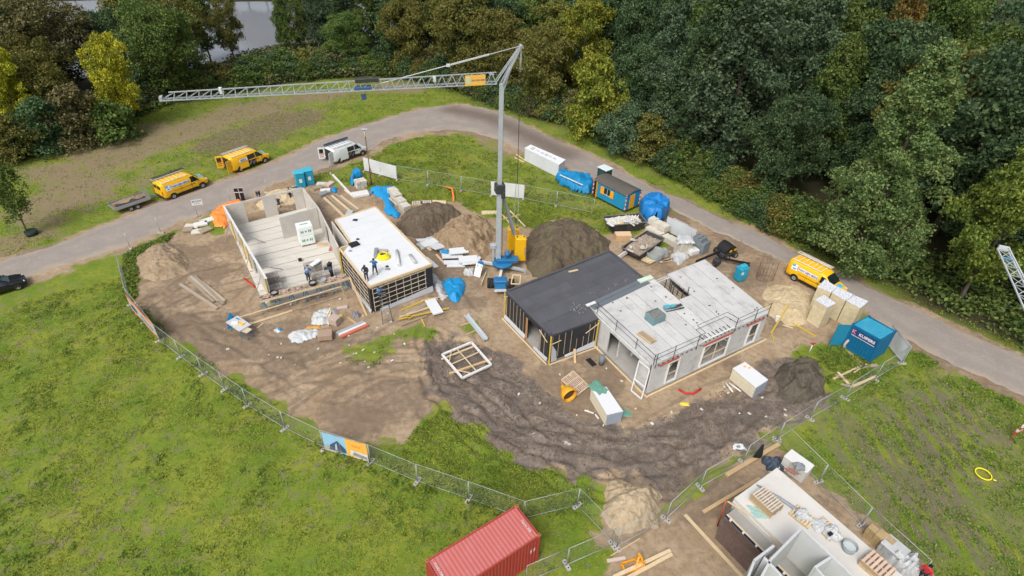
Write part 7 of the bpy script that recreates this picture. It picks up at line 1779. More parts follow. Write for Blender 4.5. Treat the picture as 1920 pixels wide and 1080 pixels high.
MB().beam(G(1446, 625), G(1446, 625) + Vector((.9, .6, 2.9)), .12, .12).solo('profile', YWOOD, 'yellow profile standing at the right corner of the white house', 'profile')
board((1446, 622), (1450, 640), .08, .06, YWOOD, 'short yellow strut at the foot of the standing yellow profile', 'strut', 'strut', .05)
board((1467, 610), (1486, 616), .12, .05, WOODP, 'short pale board between sand and yellow profile', 'board', 'board')
tub(G(1457, 602), .26, .5, WHITEP, 'white bucket beside the standing yellow profile', 'bucket')['category'] = 'bucket'
q = G(1516, 663); t = thing('standpipe', 'white standpipe with red top among the weeds left of the blue container', 'standpipe', q)
m = MB(); m.tube([(0, 0, 0), (0, 0, 1.1)], .05, 8); m.build('pipe', WHITEP, t); m = MB(); m.tube([(0, 0, 1.1), (0, 0, 1.25)], .1, 8); m.box((0, 0, 1.2), (.45, .08, .08)); m.build('red_top', mat('red_valve', (.35, .04, .05), .6), t)
for i, (a, b, w_) in enumerate((((1562, 712), (1608, 690), .16), ((1575, 722), (1600, 728), .16), ((1598, 727), (1642, 708), .2), ((1608, 690), (1645, 686), .3), ((1570, 700), (1590, 722), .2), ((1565, 705), (1592, 718), .14), ((1600, 700), (1624, 684), .12))):
    board(a, b, w_, .1, WOODP if i % 2 == 0 else WOODO, ['back edge', 'left front', 'long front', 'right end', 'left end', 'short inner', 'top right'][i] + ' timber of the broken pallet frame beside the blue container', 'timber', 'timber', .07 + .05 * (i % 3))
board((1590, 660), (1625, 690), .1, .06, WOODO, 'weathered plank along the foot of the blue container', 'plank', 'plank')
# white frame laid out on timbers in the mud
c4 = GP([(829, 665), (884, 642), (921, 684), (867, 709)], .35); cx = sum(c4, Vector((0, 0, 0))) / 4
t = thing('window_frame', 'large white window frame with timber cross lying on the dark mud', 'window frame', (cx.x, cx.y, .2), world=True); OFF[t.name] = Vector((cx.x, cx.y, .2))
for i in range(4): m = MB(); m.beam(c4[i], c4[(i + 1) % 4], .17, .16); m.build('frame_bar', WHITEP, t)
for (e, f, u) in ((0, .47, 1), (1, .45, 0)):
    a = c4[e].lerp(c4[(e + 1) % 4], f); b = c4[(e + 3) % 4].lerp(c4[(e + 2) % 4], f); m = MB(); m.beam(a + Vector((0, 0, .08 + .04 * u)), b + Vector((0, 0, .08 + .04 * u)), .08, .05); m.build('cross_brace', WOODP, t)
for (a, b) in ((c4[0].lerp(c4[1], .33), c4[0].lerp(c4[3], .35)), (c4[3].lerp(c4[2], .3), c4[3].lerp(c4[0], .3))): m = MB(); m.beam(a + Vector((0, 0, .1)), b + Vector((0, 0, .1)), .07, .05); m.build('corner_brace', WOODP, t)
board((828, 676), (888, 652), .14, .12, WOODP, 'upper support beam under the white window frame', 'beam', 'beam', .14); board((843, 703), (922, 676), .2, .12, WOOD, 'lower support beam under the white window frame', 'beam', 'beam', .14)
# metal beam on two laths
t = thing('steel_beam', 'long galvanised beam lying on two laths right of the clad house', 'beam', G(893, 613), world=True)
m = MB(); a, b = G(874, 591, .22), G(911, 637, .22); m.beam(a, b, .42, .06); m.beam(a + Vector((.16, .12, .07)), b + Vector((.16, .12, .07)), .06, .16); m.beam(a - Vector((.16, .12, -.07)), b - Vector((.16, .12, -.07)), .06, .16); m.build('beam', mat('pale_zinc', (.45, .50, .53), .4, .1, 3), t)
board((863, 611), (881, 606), .1, .08, WOOD, 'upper lath under the galvanised beam', 'lath', 'lath'); board((875, 628), (893, 620), .1, .08, WOOD, 'lower lath under the galvanised beam', 'lath', 'lath')
# steel grate
c4 = GP([(1053, 712), (1075, 696), (1104, 724), (1082, 741)], .12); cx = sum(c4, Vector((0, 0, 0))) / 4
t = thing('floor_grate', 'pale slatted frame lying on sand beside the yellow funnel', 'grate', (cx.x, cx.y, .05), world=True); OFF[t.name] = Vector((cx.x, cx.y, .05))
for i in range(4): m = MB(); m.beam(c4[i], c4[(i + 1) % 4], .09, .1); m.build('edge_bar', WOODP, t)
for k_ in range(1, 4 - 0):
    f = k_ / 3
    if f < 1: m = MB(); m.beam(c4[0].lerp(c4[3], f), c4[1].lerp(c4[2], f), .08, .09); m.build('cross_bar', WOODP, t)
for k_ in range(1, 9): f = k_ / 9; m = MB(); m.beam(c4[0].lerp(c4[1], f), c4[3].lerp(c4[2], f), .06, .08); m.build('slat', mat('pinkish_slat', (.60, .45, .36), .8, .15, 3), t)
# yellow funnel on its side
t = thing('concrete_funnel', 'yellow concrete funnel lying on its side in the mud', 'funnel', G(1062, 746), R(-62))
FY = mat('funnel_yellow', (.75, .36, .02), .45, .12, 2, dirt=.25); n = 20; m = MB()
prf = [(-.75, .16), (-.6, .17), (-.35, .34), (.10, .62), (.45, .64), (.47, .60), (.1, .57), (-.3, .3)]
m.grid([(x_, r_ * math.cos(2 * math.pi * i / n), .64 + r_ * math.sin(2 * math.pi * i / n)) for x_, r_ in prf for i in range(n + 1)], len(prf), n + 1); m.build('body', FY, t)
m = MB(); m.tube([(.16, 0, .64), (.18, 0, .64)], .55, 16); m.build('mouth_shade_disc', mat('funnel_mouth_shade', (.10, .06, .04), .8), t)  # dark disc paints the shade inside the funnel mouth
m = MB(); m.beam((-.4, -.3, .9), (-.4, .3, .9), .06); m.beam((-.7, .0, .8), (-.3, -.2, 1.2), .05); m.build('lever', YWOOD, t)
MB().tube([G(1057, 726, .6), G(1052, 716, .5)], .03, 5).solo('hose', mat('orange_hose', (.8, .3, .05), .5), 'orange cord behind the yellow funnel', 'cord')
# leaning door frame at the white house corner
a0, a1 = G(1183, 733), G(1202, 749)
t = thing('door_frame', 'white door frame leaning against the near corner of the white house', 'door frame', a0, world=True); d = (a1 - a0); up_ = Vector((.35, .75, 2.55))
for (p, q) in ((a0, a1), (a0, a0 + up_), (a1, a1 + up_), (a0 + up_, a1 + up_), (a0 + up_ * .4, a1 + up_ * .4)): m = MB(); m.beam(p + Vector((0, 0, .06)), q + Vector((0, 0, .06)), .11, .09); m.build('frame_bar', WHITEP, t)
MB().tube([G(1127, 683), G(1128, 683) + Vector((0, 0, 1.0))], .22, 12).solo('barrel', mat('grey_barrel', (.18, .21, .24), .6), 'grey barrel in the corner between the black and the white house', 'barrel')
board((1102, 673), (1115, 686), .5, .03, BLACK, 'black sheet on the ground between the black and the white house', 'sheet', 'sheet', .03)
board((1078, 683), (1076, 664), .2, .1, WOOD, 'short timber leaning in the corner of the black walled house', 'timber', 'timber', za=.1, zb=.6)
board((1096, 770), (1113, 776), .1, .08, WHITEP, 'upper white offcut left of the stack with the green sheet', 'offcut', 'offcut'); board((1116, 778), (1122, 786), .1, .08, WHITEP, 'lower white offcut left of the stack with the green sheet', 'offcut', 'offcut')

# scaffold with brick piles in front of the panel house shell
sa, sb_ = G(492, 584), G(655, 540); d = (sb_ - sa).normalized(); nn = Vector((d.y, -d.x, 0)); rz = math.atan2(d.y, d.x); Ls = (sb_ - sa).length
sa = sa - nn * .1; sb_ = sb_ - nn * .1
sc_ = thing('trestle_scaffold', 'low trestle scaffold with timber boards along the open side of the panel house', 'scaffold', sa.lerp(sb_, .5), world=True)
for k_ in range(7):
    f = .03 + .94 * k_ / 6; q = sa.lerp(sb_, f); m = MB()
    for o in (-.45, .45):
        m.beam(q - nn * o + d * .25, q - nn * o * .8 + Vector((0, 0, 1.25)), .06); m.beam(q - nn * o - d * .25, q - nn * o * .8 + Vector((0, 0, 1.25)), .06)
    m.beam(q - nn * .6 + Vector((0, 0, 1.25)), q + nn * .55 + Vector((0, 0, 1.25)), .08, .1); m.build('trestle', mat('trestle_blue', (.14, .27, .36), .5, .15), sc_)
for k_ in range(4):
    o = -.42 + .28 * k_; cut = rnd.uniform(.4, .6)
    for f0, f1 in ((0, cut), (cut, 1)):
        m = MB(); m.beam(sa.lerp(sb_, f0 + .003) + nn * o + Vector((0, 0, 1.33)), sa.lerp(sb_, f1) + nn * o + Vector((0, 0, 1.33 + rnd.uniform(0, .02))), .25, .05); m.build('plank', WOODO, sc_)
m = MB(); m.beam(sa + nn * .62 + Vector((0, 0, 1.45)), sb_ + nn * .62 + Vector((0, 0, 1.45)), .04, .2); m.build('toe_board', WOODP, sc_)
m = MB(); m.beam(sa + nn * .75 - d * 2.2 + Vector((0, 0, .5)), sa.lerp(sb_, .9) + nn * .75 + Vector((0, 0, .9)), .12, .06); m.build('guard_plank', WOODP, sc_)
board((470, 608), (548, 583), .22, .05, WOODP, 'long pale plank lying in front of the trestle scaffold', 'plank', 'plank'); board((482, 616), (494, 607), .1, .05, WOODP, 'short pale stick in front of the trestle scaffold', 'stick', 'stick')
board((548, 583), (640, 556), .08, .04, WOODO, 'thin weathered batten on the sand before the trestle scaffold', 'batten', 'batten')
MB().beam(G(650, 560), G(637, 528, 2.6), .08, .05).solo('batten', WOODP, 'batten leaning between the shell and the clad house', 'batten')
MB().beam(G(688, 592), G(655, 520, 1.6), .16, .05).solo('batten', WOOD, 'bent timber board leaning along the left wall of the clad house', 'batten')
BRK = mat('pinkish_brick', (.46, .35, .30), .85, .25, 5); bb = MB(); bb.box((0, 0, 0), (.21, .1, .06)); bme2 = bb.mesh('brick', BRK)
MORT = mat('mortar_wet', (.36, .35, .33), .6, .1, 3)
for i, (f, n, lb) in enumerate(((.10, 46, 'loose brick pile at the left end of the trestle scaffold'), (.27, 46, 'brick pile right of the left mortar tub on the scaffold'), (.44, 26, 'small brick pile in the middle of the trestle scaffold'), (.80, 48, 'brick pile at the right end of the trestle scaffold'), (.94, 26, 'last few bricks at the clad house end of the scaffold'))):
    q = sa.lerp(sb_, f); t = thing('brick_pile', lb, 'bricks', (q.x, q.y, 1.37), rz)
    for k_ in range(n):
        lv_ = k_ // 18; inst(bme2, 'brick', t, (rnd.gauss(0, .38 - .08 * lv_), rnd.uniform(-.42, .38) * (1 - .25 * lv_), .035 + .065 * lv_ + rnd.uniform(0, .03)), (rnd.uniform(-.15, .15), rnd.uniform(-.15, .15), rnd.uniform(0, 3.1)))
for i, (f, lb) in enumerate(((.17, 'left mortar tub on the trestle scaffold'), (.60, 'mortar tub in front of the worker in blue'), (.72, 'right mortar tub on the trestle scaffold'))):
    q = sa.lerp(sb_, f) - nn * .05; tub(Vector((q.x, q.y, 1.37)), .36, .34, BLACK if i < 2 else GREYP, lb, 'mortar_tub', MORT)
HB = mat('perforated_block', (.33, .30, .27), .85, .3, 7, dirt=.3)
for i, (px_, py_, L_, H_, z0, lb) in enumerate(((512, 533, 1.4, 1.1, .22, 'upper left grey block pallet inside the shell'), (520, 556, 1.35, 1.2, .0, 'lower left grey block pallet at the corner of the shell'), (590, 512, 1.7, 1.15, .22, 'upper right grey block pallet with striped side inside the shell'), (604, 530, 1.7, 1.1, .22, 'lower right grey block pallet behind the scaffold'))):
    stack(G(px_, py_, z0), rz, L_, 1.0, H_, HB, lb, 'block_pallet', 'block pallet', 5, 4, 2, jit=.012)
MB().beam(G(583, 498, 1.6), G(600, 487, 1.7), .5, .12).solo('foam_sheet', FOAM, 'white foam sheet lying on the upper right block pallet', 'foam sheet')
t = thing('dark_cart', 'dark upright mixing drum cart inside the shell near the clad house', 'cart', G(619, 520, .22), .3)
m = MB(); m.box((0, 0, .7), (.7, .6, .9)); m.build('body', mat('cart_dark', (.05, .06, .08), .6, .3), t, bev=.1); m = MB(); m.box((-.45, 0, .8), (.06, .7, 1.5)); m.box((.45, 0, .8), (.06, .7, 1.5)); m.build('frame', WHITEP, t); wheel(t, .2, -.38, .2, .1, -1); wheel(t, .2, .38, .2, .1, 1)
t = thing('tool_case', 'small dark tool on the striped concrete floor', 'tool', G(563, 489, .24), .4); m = MB(); m.box((0, 0, .15), (.35, .2, .3)); m.build('case', BLACK, t); m = MB(); m.beam((-.15, 0, .3), (-.25, 0, .7), .06); m.build('handle', WHITEP, t)
lump(G(603, 458, .23), 1.1, .6, .05, mat('tan_board', (.48, .34, .20), .8), 'tan board on the striped floor beside the wrapped block pack', 'board', 'board', 77, rough=.1)
lump(G(622, 468, .23), .5, .5, .35, mat('reddish_bag', (.40, .16, .12), .7), 'reddish bag inside the shell by the clad house', 'bag', 'bag', 78)
# saw table
t = thing('saw_table', 'cluttered work table with blue parts and yellow offcuts at the left of the scaffold', 'work table', G(452, 622), R(-35))
for x_ in (-.8, .8):
    for y_ in (-.45, .45): m = MB(); m.beam((x_, y_, 0), (x_ * .9, y_ * .9, .9), .06); m.build('leg', BLUE, t)
m = MB(); m.box((0, 0, .94), (2.0, 1.15, .07)); m.build('table_top', mat('table_grey', (.52, .53, .54), .5, .15, 4, dirt=.3), t)
m = MB(); m.box((.3, .1, 1.02), (.5, .3, .08), .3); m.build('yellow_offcut', AMB, t); m = MB(); m.box((-.2, -.2, 1.03), (.55, .4, .1), .8); m.build('white_offcut', WHITEP, t); m = MB(); m.box((-.55, .3, 1.0), (.35, .1, .1), .2); m.build('blue_clamp', TARP, t)
m = MB(); m.box((1.15, -.05, .85), (.8, .6, .05), .2); m.build('side_table', mat('table_tan', (.52, .44, .32), .7), t); m = MB(); m.beam((1.45, -.3, 0), (1.3, -.2, .85), .05); m.beam((1.45, .25, 0), (1.3, .2, .85), .05); m.build('leg', BLUE, t)
m = MB(); m.add([(-1.15, -.5, 0), (-1.05, .0, .05), (-1.1, .55, .3), (-1.15, .1, 1.5), (-1.2, -.3, .9)], [(0, 1, 2, 3, 4)]); m.add([(-1.2, -.5, 0), (-1.13, .0, .05), (-1.17, .55, .3), (-1.22, .1, 1.5), (-1.27, -.3, .9)], [(4, 3, 2, 1, 0)]); m.build('hanging_blue_sheet', TARP, t)
for i, (a_, w_, h_) in enumerate((((435, 600), .5, .4), ((460, 618), .5, .3), ((445, 630), .4, .2))): pass
# plastic and waste piles
drape([(583, 600), (590, 588), (612, 578), (628, 580), (636, 592), (630, 606), (612, 610), (596, 612), (584, 610)], .5, PLAS, 'crumpled pile of clear plastic in front of the scaffold', 81, 'plastic_pile', 'plastic pile', fold=.9)
drape([(540, 632), (548, 622), (570, 618), (598, 618), (602, 628), (585, 636), (560, 645), (545, 642)], .35, PLAS, 'flat pile of grey white plastic left of the brown boxes', 82, 'plastic_pile', 'plastic pile', fold=.9)
drape([(512, 620), (520, 614), (530, 616), (528, 624), (518, 625)], .2, PLAS, 'small white bag in the sand below the scaffold', 83, 'bag', 'bag', 18)
lump(G(524, 620), .35, .3, .22, TARP, 'small blue bag on the white bag below the scaffold', 'bag', 'bag', 84)
MB().box(G(610, 628, .3), (1.2, .9, .55), .2).solo('cardboard_box', mat('cardboard', (.36, .26, .19), .85, .15), 'brown cardboard box beside the flat plastic pile', 'box', bev=.02)
MB().box(G(628, 600, .4), (.9, .8, .7), -.4).solo('cardboard_box', mat('cardboard_pale', (.46, .36, .30), .85, .15), 'pinkish cardboard box beside the clear plastic pile', 'box', bev=.02)
drape([(570, 618), (578, 611), (600, 611), (602, 617)], .2, mat('rusty_foil', (.50, .27, .06), .6, .2), 'orange brown foil strip behind the flat plastic pile', 85, 'foil', 'foil', 22)
board((632, 580), (652, 577), .35, .14, mat('pinkish_board', (.52, .42, .38), .8), 'pinkish board between plastic pile and clad house', 'board', 'board', .1)
board((604, 612), (622, 588), .09, .06, WOODP, 'left of two laths sticking out of the clear plastic pile', 'lath', 'lath', za=.1, zb=.7); board((616, 612), (622, 592), .09, .06, WOODP, 'right of two laths sticking out of the clear plastic pile', 'lath', 'lath', za=.1, zb=.6)
board((652, 596), (672, 610), .16, .08, WOOD, 'yellowish timber behind the red and grey roll', 'timber', 'timber')
for i, (a, b, mt_, lb) in enumerate((((632, 628), (682, 606), mat('grey_profile', (.33, .36, .40), .5), 'grey long profile behind the red one'), ((636, 631), (686, 609), WHITEP, 'white long profile between the grey and the red one'), ((640, 634), (690, 612), mat('brick_red_profile', (.55, .16, .10), .6), 'red long profile in front of the clad house'))): board(a, b, .26, .2, mt_, lb, 'profile', 'profile', .15)
board((684, 606), (697, 624), .05, .05, STEEL, 'thin steel strip right of the red profile', 'strip', 'strip')
lump(G(640, 593), .25, .25, .2, mat('yellow_plastic', (.75, .55, .08), .5), 'small yellow item in the sand left of the clad house', 'yellow_scrap', 'plastic', 86)
lump(G(668, 593), .7, .5, .3, mat('wire_grey', (.25, .24, .26), .6), 'small tangle of grey wire left of the clad house corner', 'wire_tangle', 'wire', 87, rough=1.5)
# timber and profiles in front of the clad house
for i, (a, b, w_, mt_) in enumerate((((753, 583), (806, 560), .16, YWOOD), ((752, 592), (800, 572), .2, WOODO), ((750, 597), (815, 576), .16, WOODP), ((748, 602), (842, 581), .14, YWOOD), ((760, 590), (820, 562), .3, mat('pinkish_board', (.52, .42, .38), .8)), ((752, 612), (800, 594), .14, WOODO), ((790, 566), (840, 557), .1, WOODP), ((770, 600), (765, 595), .3, YWOOD), ((790, 598), (797, 613), .1, YWOOD))):
    board(a, b, w_, .1, mt_, ['yellow profile nearest the clad wall', 'dark plank beside the nearest yellow profile', 'pale plank in the middle of the timber heap', 'long yellow profile at the front of the timber heap', 'wide pinkish board under the timber heap', 'weathered plank before the timber heap', 'thin lath running to the blue tarpaulin', 'short yellow block on the timber heap', 'short yellow strut pointing at the grass'][i] + (' of the clad house' if i > 7 else ''), 'timber', 'timber', .06 + .05 * (i % 4))
MB().beam(G(806, 562, .35), G(822, 588, .3), 1.0, .12).solo('foam_board', FOAM, 'white foam board lying on the timber heap', 'foam board')
drape([(808, 512), (822, 518), (832, 545), (838, 560), (828, 566), (816, 545), (808, 528)], .35, PLAS, 'white and grey packaging heap along the right wall of the clad house', 88, 'packaging_heap', 'packaging', fold=.8)
# ladder at the clad house
t = thing('ladder', 'aluminium ladder leaning on the front wall of the clad house', 'ladder', G(728, 600), world=True)
l0, l1 = G(718, 608), G(737, 603); tp = G(709, 537, 3.3); tq = G(719, 533, 3.3)
for (p, q) in ((l0, tp), (l1, tq)): m = MB(); m.beam(p, q, .05, .09); m.build('stile', DSTEEL, t)
for k_ in range(12): f = .04 + .92 * k_ / 11; m = MB(); m.beam(l0.lerp(tp, f), l1.lerp(tq, f), .04, .04); m.build('rung', STEEL, t)
# insulation sheets right of the clad house
for i, (px_, py_, L_, W_, a_, z, tilt) in enumerate(((820, 462, 1.6, 1.2, .9, .5, .25), (805, 455, 1.8, 1.1, .7, .3, 0), (848, 478, 2.2, 1.2, .2, .35, .05), (860, 470, 2.0, 1.1, .25, .7, 0), (850, 492, 2.0, .7, .1, .2, 0), (855, 498, 1.9, .5, .1, .1, 0), (878, 486, 2.0, 1.2, .2, .5, 0), (884, 489, 2.1, 1.2, .25, .38, 0), (838, 470, 1.5, .9, .5, .2, 0), (792, 450, 1.3, .5, .5, .3, .2), (800, 463, 1.8, .3, -.9, .15, 0), (825, 485, 1.8, .2, -1.0, .1, 0))):
    M = Matrix.Translation(G(px_, py_, z)) @ Matrix.Rotation(a_, 4, 'Z') @ Matrix.Rotation(tilt, 4, 'Y')
    m = MB(); m.box((0, 0, 0), (L_, W_, .1), M=M); m.solo('insulation_sheet', FOAM if i < 10 else WOODP, ['tilted square sheet at the upper left of', 'large sheet behind', 'sheet in the middle of', 'long sheet on top of', 'front sheet of', 'lowest front strip of', 'top right sheet of', 'second right sheet of', 'small inner sheet of', 'broken piece left of', 'upper lath across', 'lower lath across'][i] + ' the white sheet heap beside the sand heap', 'insulation sheet')
lump(G(834, 472, .5), .8, .6, .18, TARP, 'cyan plastic on the white sheet heap', 'plastic_scrap', 'plastic', 89)
drape([(780, 458), (795, 448), (812, 442), (818, 452), (806, 466), (790, 470)], .3, PLAS, 'torn white plastic left of the white sheet heap', 90, 'plastic_pile', 'plastic pile', fold=.9)
MB().box(G(808, 492, .1), (2.2, .5, .06), -.9).solo('insulation_sheet', FOAM, 'white sheet beside the right edge of the foam roof', 'insulation sheet')
lump(G(879, 513), 1.0, .7, .5, PLAS, 'white bag left of the worker carrying a board', 'bag', 'bag', 91)
# material behind the clad house
for i, (a, b) in enumerate((((608, 372), (650, 412)), ((615, 370), (655, 405)), ((622, 368), (660, 400)), ((630, 366), (668, 398)), ((638, 368), (672, 394)))): board(a, b, .3, .12, WOODO if i % 2 else WOODP, ['leftmost', 'second', 'middle', 'fourth', 'rightmost'][i] + ' long board of the group behind the white foam roof', 'board', 'board', .08 + .05 * (i % 2))
board((624, 329), (661, 369), .22, .18, WHITEP, 'long white beam lying in the grass below the white van', 'beam', 'beam', .1)
board((646, 357), (664, 371), .14, .1, WOODP, 'short batten beside the long white beam', 'batten', 'batten')
MB().box(G(676, 364, .2), (2.0, 1.2, .35), .45).solo('white_slab', WHITEP, 'white slab block between the long beam and the blue tarpaulin', 'slab', bev=.04)
stack(G(677, 350), .6, 1.3, 1.1, .95, SB, 'grey block pile beside the hanging blue tarpaulin', 'block_pile', 'stone blocks', 3, 3, 2, jit=.04)
for i, (px_, py_) in enumerate(((738, 368), (744, 377), (752, 387), (760, 394))): stack(G(px_, py_), -.9, 1.3, 1.0, [1.0, 1.1, 1.0, .8][i], SB, ['first', 'second', 'third', 'last'][i] + ' pale block pile along the blue tarpaulin, counted from the road', 'block_pile', 'stone blocks', 3, 4, 2, jit=.02)
board((730, 378), (745, 392), .14, .1, WOODP, 'pale batten between tarpaulin and block piles', 'batten', 'batten', .5)
for i, (px_, py_) in enumerate(((782, 382), (799, 381))): pallet(G(px_, py_), .15, ('left' if i == 0 else 'right') + ' slatted pallet lying in the grass behind the soil heap', 1, 1.3, 1.0, mat('grey_slat', (.55, .49, .42), .8, .15, 3), 6)
MB().box(G(823, 380, .08), (1.7, 1.0, .12), .0).solo('plywood_sheet', mat('plywood', (.62, .50, .31), .7), 'pale plywood sheet right of the two slatted pallets', 'plywood')
m = MB(); m.tube([G(836, 350, .5), G(848, 354, .6), G(850, 366, .5), G(851, 378, .1)], .13, 7); m.solo('orange_netting', mat('orange_netting', (.70, .22, .05), .7), 'orange netting hanging at the fence in the green plot', 'netting')
for i, (px_, py_, mt_, nm_) in enumerate(((603, 345, SB, 'pale'), (610, 357, WHITEP, 'white'), (596, 352, WOODO, 'brown'), (607, 363, STEEL, 'grey'), (618, 345, mat('pinkish_board', (.52, .42, .38), .8), 'pinkish'), (655, 400, PLAS, 'white grey'))): MB().box(G(px_, py_, .15), (1.2, .7, .25), .3 * i).solo('material_scrap', mt_, nm_ + ' building scrap in the grass ' + ('behind the panel house' if i < 5 else 'beside the long boards'), 'scrap')
# things behind the shell
MB().box(G(548, 356, .05), (2.6, 1.6, .05), .5).solo('dark_mat', mat('dark_mat', (.08, .085, .09), .7), 'dark mat on the sand behind the panel house shell', 'mat')
t = thing('window_stack', 'two upright dark framed windows on the road edge behind the orange tarpaulin', 'window', G(452, 377), .2)
for dx in (-.25, .3):
    m = MB(); m.box((dx, 0, .95), (.42, .08, 1.7)); fo_ = m.build('pane', BLACK, t); m = MB(); m.box((dx, -.05, 1.2), (.46, .03, .08)); m.box((dx, -.05, 1.78), (.46, .03, .06)); m.build('frame', WHITEP, fo_)
for i, (px_, py_, r_) in enumerate(((360, 424, .1), (376, 420, .5), (385, 431, 1.0), (370, 434, .4), (392, 412, .8), (352, 430, .2), (383, 415, .6))): MB().box(G(px_, py_, .12 + .03 * (i % 3)), (1.5 - .1 * i, .9, .16), r_).solo('paving_slab', [SB, WHITEP, WOODO, SB, WHITEP, WOODO, SB][i], ['leftmost grey slab', 'white slab', 'brown board at the right', 'pale slab at the front', 'white slab next to the orange tarpaulin', 'brown board at the far left', 'grey slab in the middle'][i] + ' of the pile beside the orange tarpaulin', 'slab')
# things on the foam roof
Z = 3.1
MB().tube([G(744, 470, Z + .15), G(748, 497, Z + .15)], .16, 10).solo('roll', mat('light_grey_roll', (.55, .56, .57), .6), 'light grey roll lying lengthwise on the white foam roof', 'roll')
MB().tube([G(769, 478, Z + .14), G(779, 493, Z + .14)], .15, 10).solo('roll', mat('mid_grey_roll', (.44, .45, .46), .6), 'shorter grey roll near the right edge of the foam roof', 'roll')
MB().box(G(705, 474, Z + .15), (.35, 1.5, .3), .15).solo('toolbox', GREYP, 'dark grey long case behind the workers on the foam roof', 'case', bev=.05)
t = thing('yellow_hose_reel', 'bright yellow coiled hose on the white foam roof', 'hose coil', G(719, 482, Z)); 
for k_ in range(4): m = MB(); r_ = .62 - .09 * k_; m.tube([(r_ * math.cos(2 * math.pi * i / 20), r_ * math.sin(2 * math.pi * i / 20), .07 + .09 * k_) for i in range(21)], .07, 6); m.build('coil', mat('bright_yellow', (.85, .72, .02), .5), t)
MB().box(G(719, 470, Z + .1), (.8, .35, .2)).solo('grey_case', mat('case_grey', (.40, .40, .38), .6), 'grey case behind the yellow hose coil', 'case')
for i, (px_, py_, s) in enumerate(((666, 373, .5), (700, 360, .3), (671, 449, .3), (727, 505, .45), (726, 500, .3), (657, 471, .3), (699, 361, .2))): lump(G(px_ if i != 0 else 666, py_ if i != 0 else 413, Z), s, s * .6, .12, BLACK if i % 2 == 0 else GREYP, ['dark heart shaped scrap at the far end of the foam roof', 'thin grey scrap by the far corner of the foam roof', 'small blue grey scrap at the left of the foam roof', 'crumpled dark scrap before the light grey roll', 'small grey scrap beside the crumpled dark one', 'dark scrap near the left edge of the foam roof', 'tiny dark scrap at the far corner of the foam roof'][i], 'scrap', 'scrap', 100 + i, 10)
MB().box(G(664, 458, Z + .1), (.9, .7, .18), .7).solo('roof_hatch', BLACK, 'dark open hatch in the left edge of the foam roof', 'hatch')
# marker and ring in the right field
q = G(1893, 826); t = thing('marker_post', 'red and white striped windsock marker in the right field', 'marker', q)
m = MB(); m.tube([(0, 0, 0), (.3, .2, .8)], .03, 6); m.build('post', RED, t)
for k_ in range(4): m = MB(); m.box((.33 + .06 * k_, .22, .75 + .24 * k_), (.62, .12, .235), .4); m.build('stripe', WHITEP if k_ % 2 else mat('stripe_red', (.5, .05, .04), .5), t)
q = G(1842, 891); m = MB(); m.tube([(q.x + .5 * math.cos(2 * math.pi * i / 24), q.y + .5 * math.sin(2 * math.pi * i / 24), .15) for i in range(25)], .045, 6); m.tube([(q.x + .4, q.y - .45, .15), (q.x + .55, q.y - .55, .15)], .04, 5); m.solo('yellow_hose', mat('bright_yellow', (.85, .72, .02), .5), 'yellow hose ring lying in the right field', 'hose ring')
t = thing('stake_bag', 'black jacket hanging on the fence at the lower right', 'jacket', G(1415, 868)); m = MB(); m.add([(-.3, 0, .6), (.25, 0, .55), (.12, .05, 2.0), (0, .05, 2.05), (-.32, -.06, 1.0), (.28, -.06, .95)], [(0, 1, 2, 3), (4, 5, 2, 3), (0, 1, 5, 4)]); m.build('cloth', mat('black_cloth', (.015, .02, .025), .8), t)
lump(G(1385, 838), .9, .5, .15, FOAM, 'white foam scrap above the fence at the lower right', 'foam_scrap', 'foam scrap', 120)
lump(G(1384, 838, .1), .3, .2, .1, GREYP, 'grey scrap on the white foam scrap by the fence', 'scrap', 'scrap', 121)
for k_ in range(60):
    px_, py_ = rnd.uniform(420, 780), rnd.uniform(560, 690)
    if k_ > 30: px_, py_ = rnd.uniform(960, 1500), rnd.uniform(690, 800)
    q = G(px_, py_); s = rnd.uniform(.06, .16)
    MB().box(q + Vector((0, 0, s * .3)), (s * 1.6, s, s * .5), rnd.uniform(0, 3)).solo('stone', SB if k_ % 3 else WHITEP, 'small pale stone on the ' + ('sand left of the mud' if k_ <= 30 else 'soil below the white house'), 'stone', 'small stones ' + ('left' if k_ <= 30 else 'right'))
lump(G(1222, 985), .9, .5, .3, WOODO, 'broken timber and foil scraps at the fence foot beside the sand heap', 'scrap', 'scrap', 122, rough=1.2)

# ================================================================== people
SKIN = mat('skin', (.45, .27, .19), .6, .05); HAIR = mat('hair_brown', (.06, .04, .025), .8, .2); BOOT = mat('boots', (.03, .025, .02), .8)
def skinmesh(name, verts, edges, radii, mt_, parent, root=0, sub=1):
    me = bpy.data.meshes.new(name); me.from_pydata([tuple(v) for v in verts], edges, []); me.materials.append(mt_)
    ob = bpy.data.objects.new(name, me); COL.objects.link(ob); ob.parent = parent
    sm = ob.modifiers.new('skin', 'SKIN'); sm.use_smooth_shade = True
    if not me.skin_vertices: me.attributes  # layer comes with the modifier
    sv = me.skin_vertices[0].data if me.skin_vertices else None
    if sv is None: return ob
    for i, r_ in enumerate(radii): sv[i].radius = (r_, r_) if not isinstance(r_, tuple) else r_
    sv[root].use_root = True
    s = ob.modifiers.new('sub', 'SUBSURF'); s.levels = sub; s.render_levels = sub
    return ob
def skin_layer(me):
    import bmesh
    bm = bmesh.new(); bm.from_mesh(me); bm.verts.layers.skin.verify(); bm.to_mesh(me); bm.free()
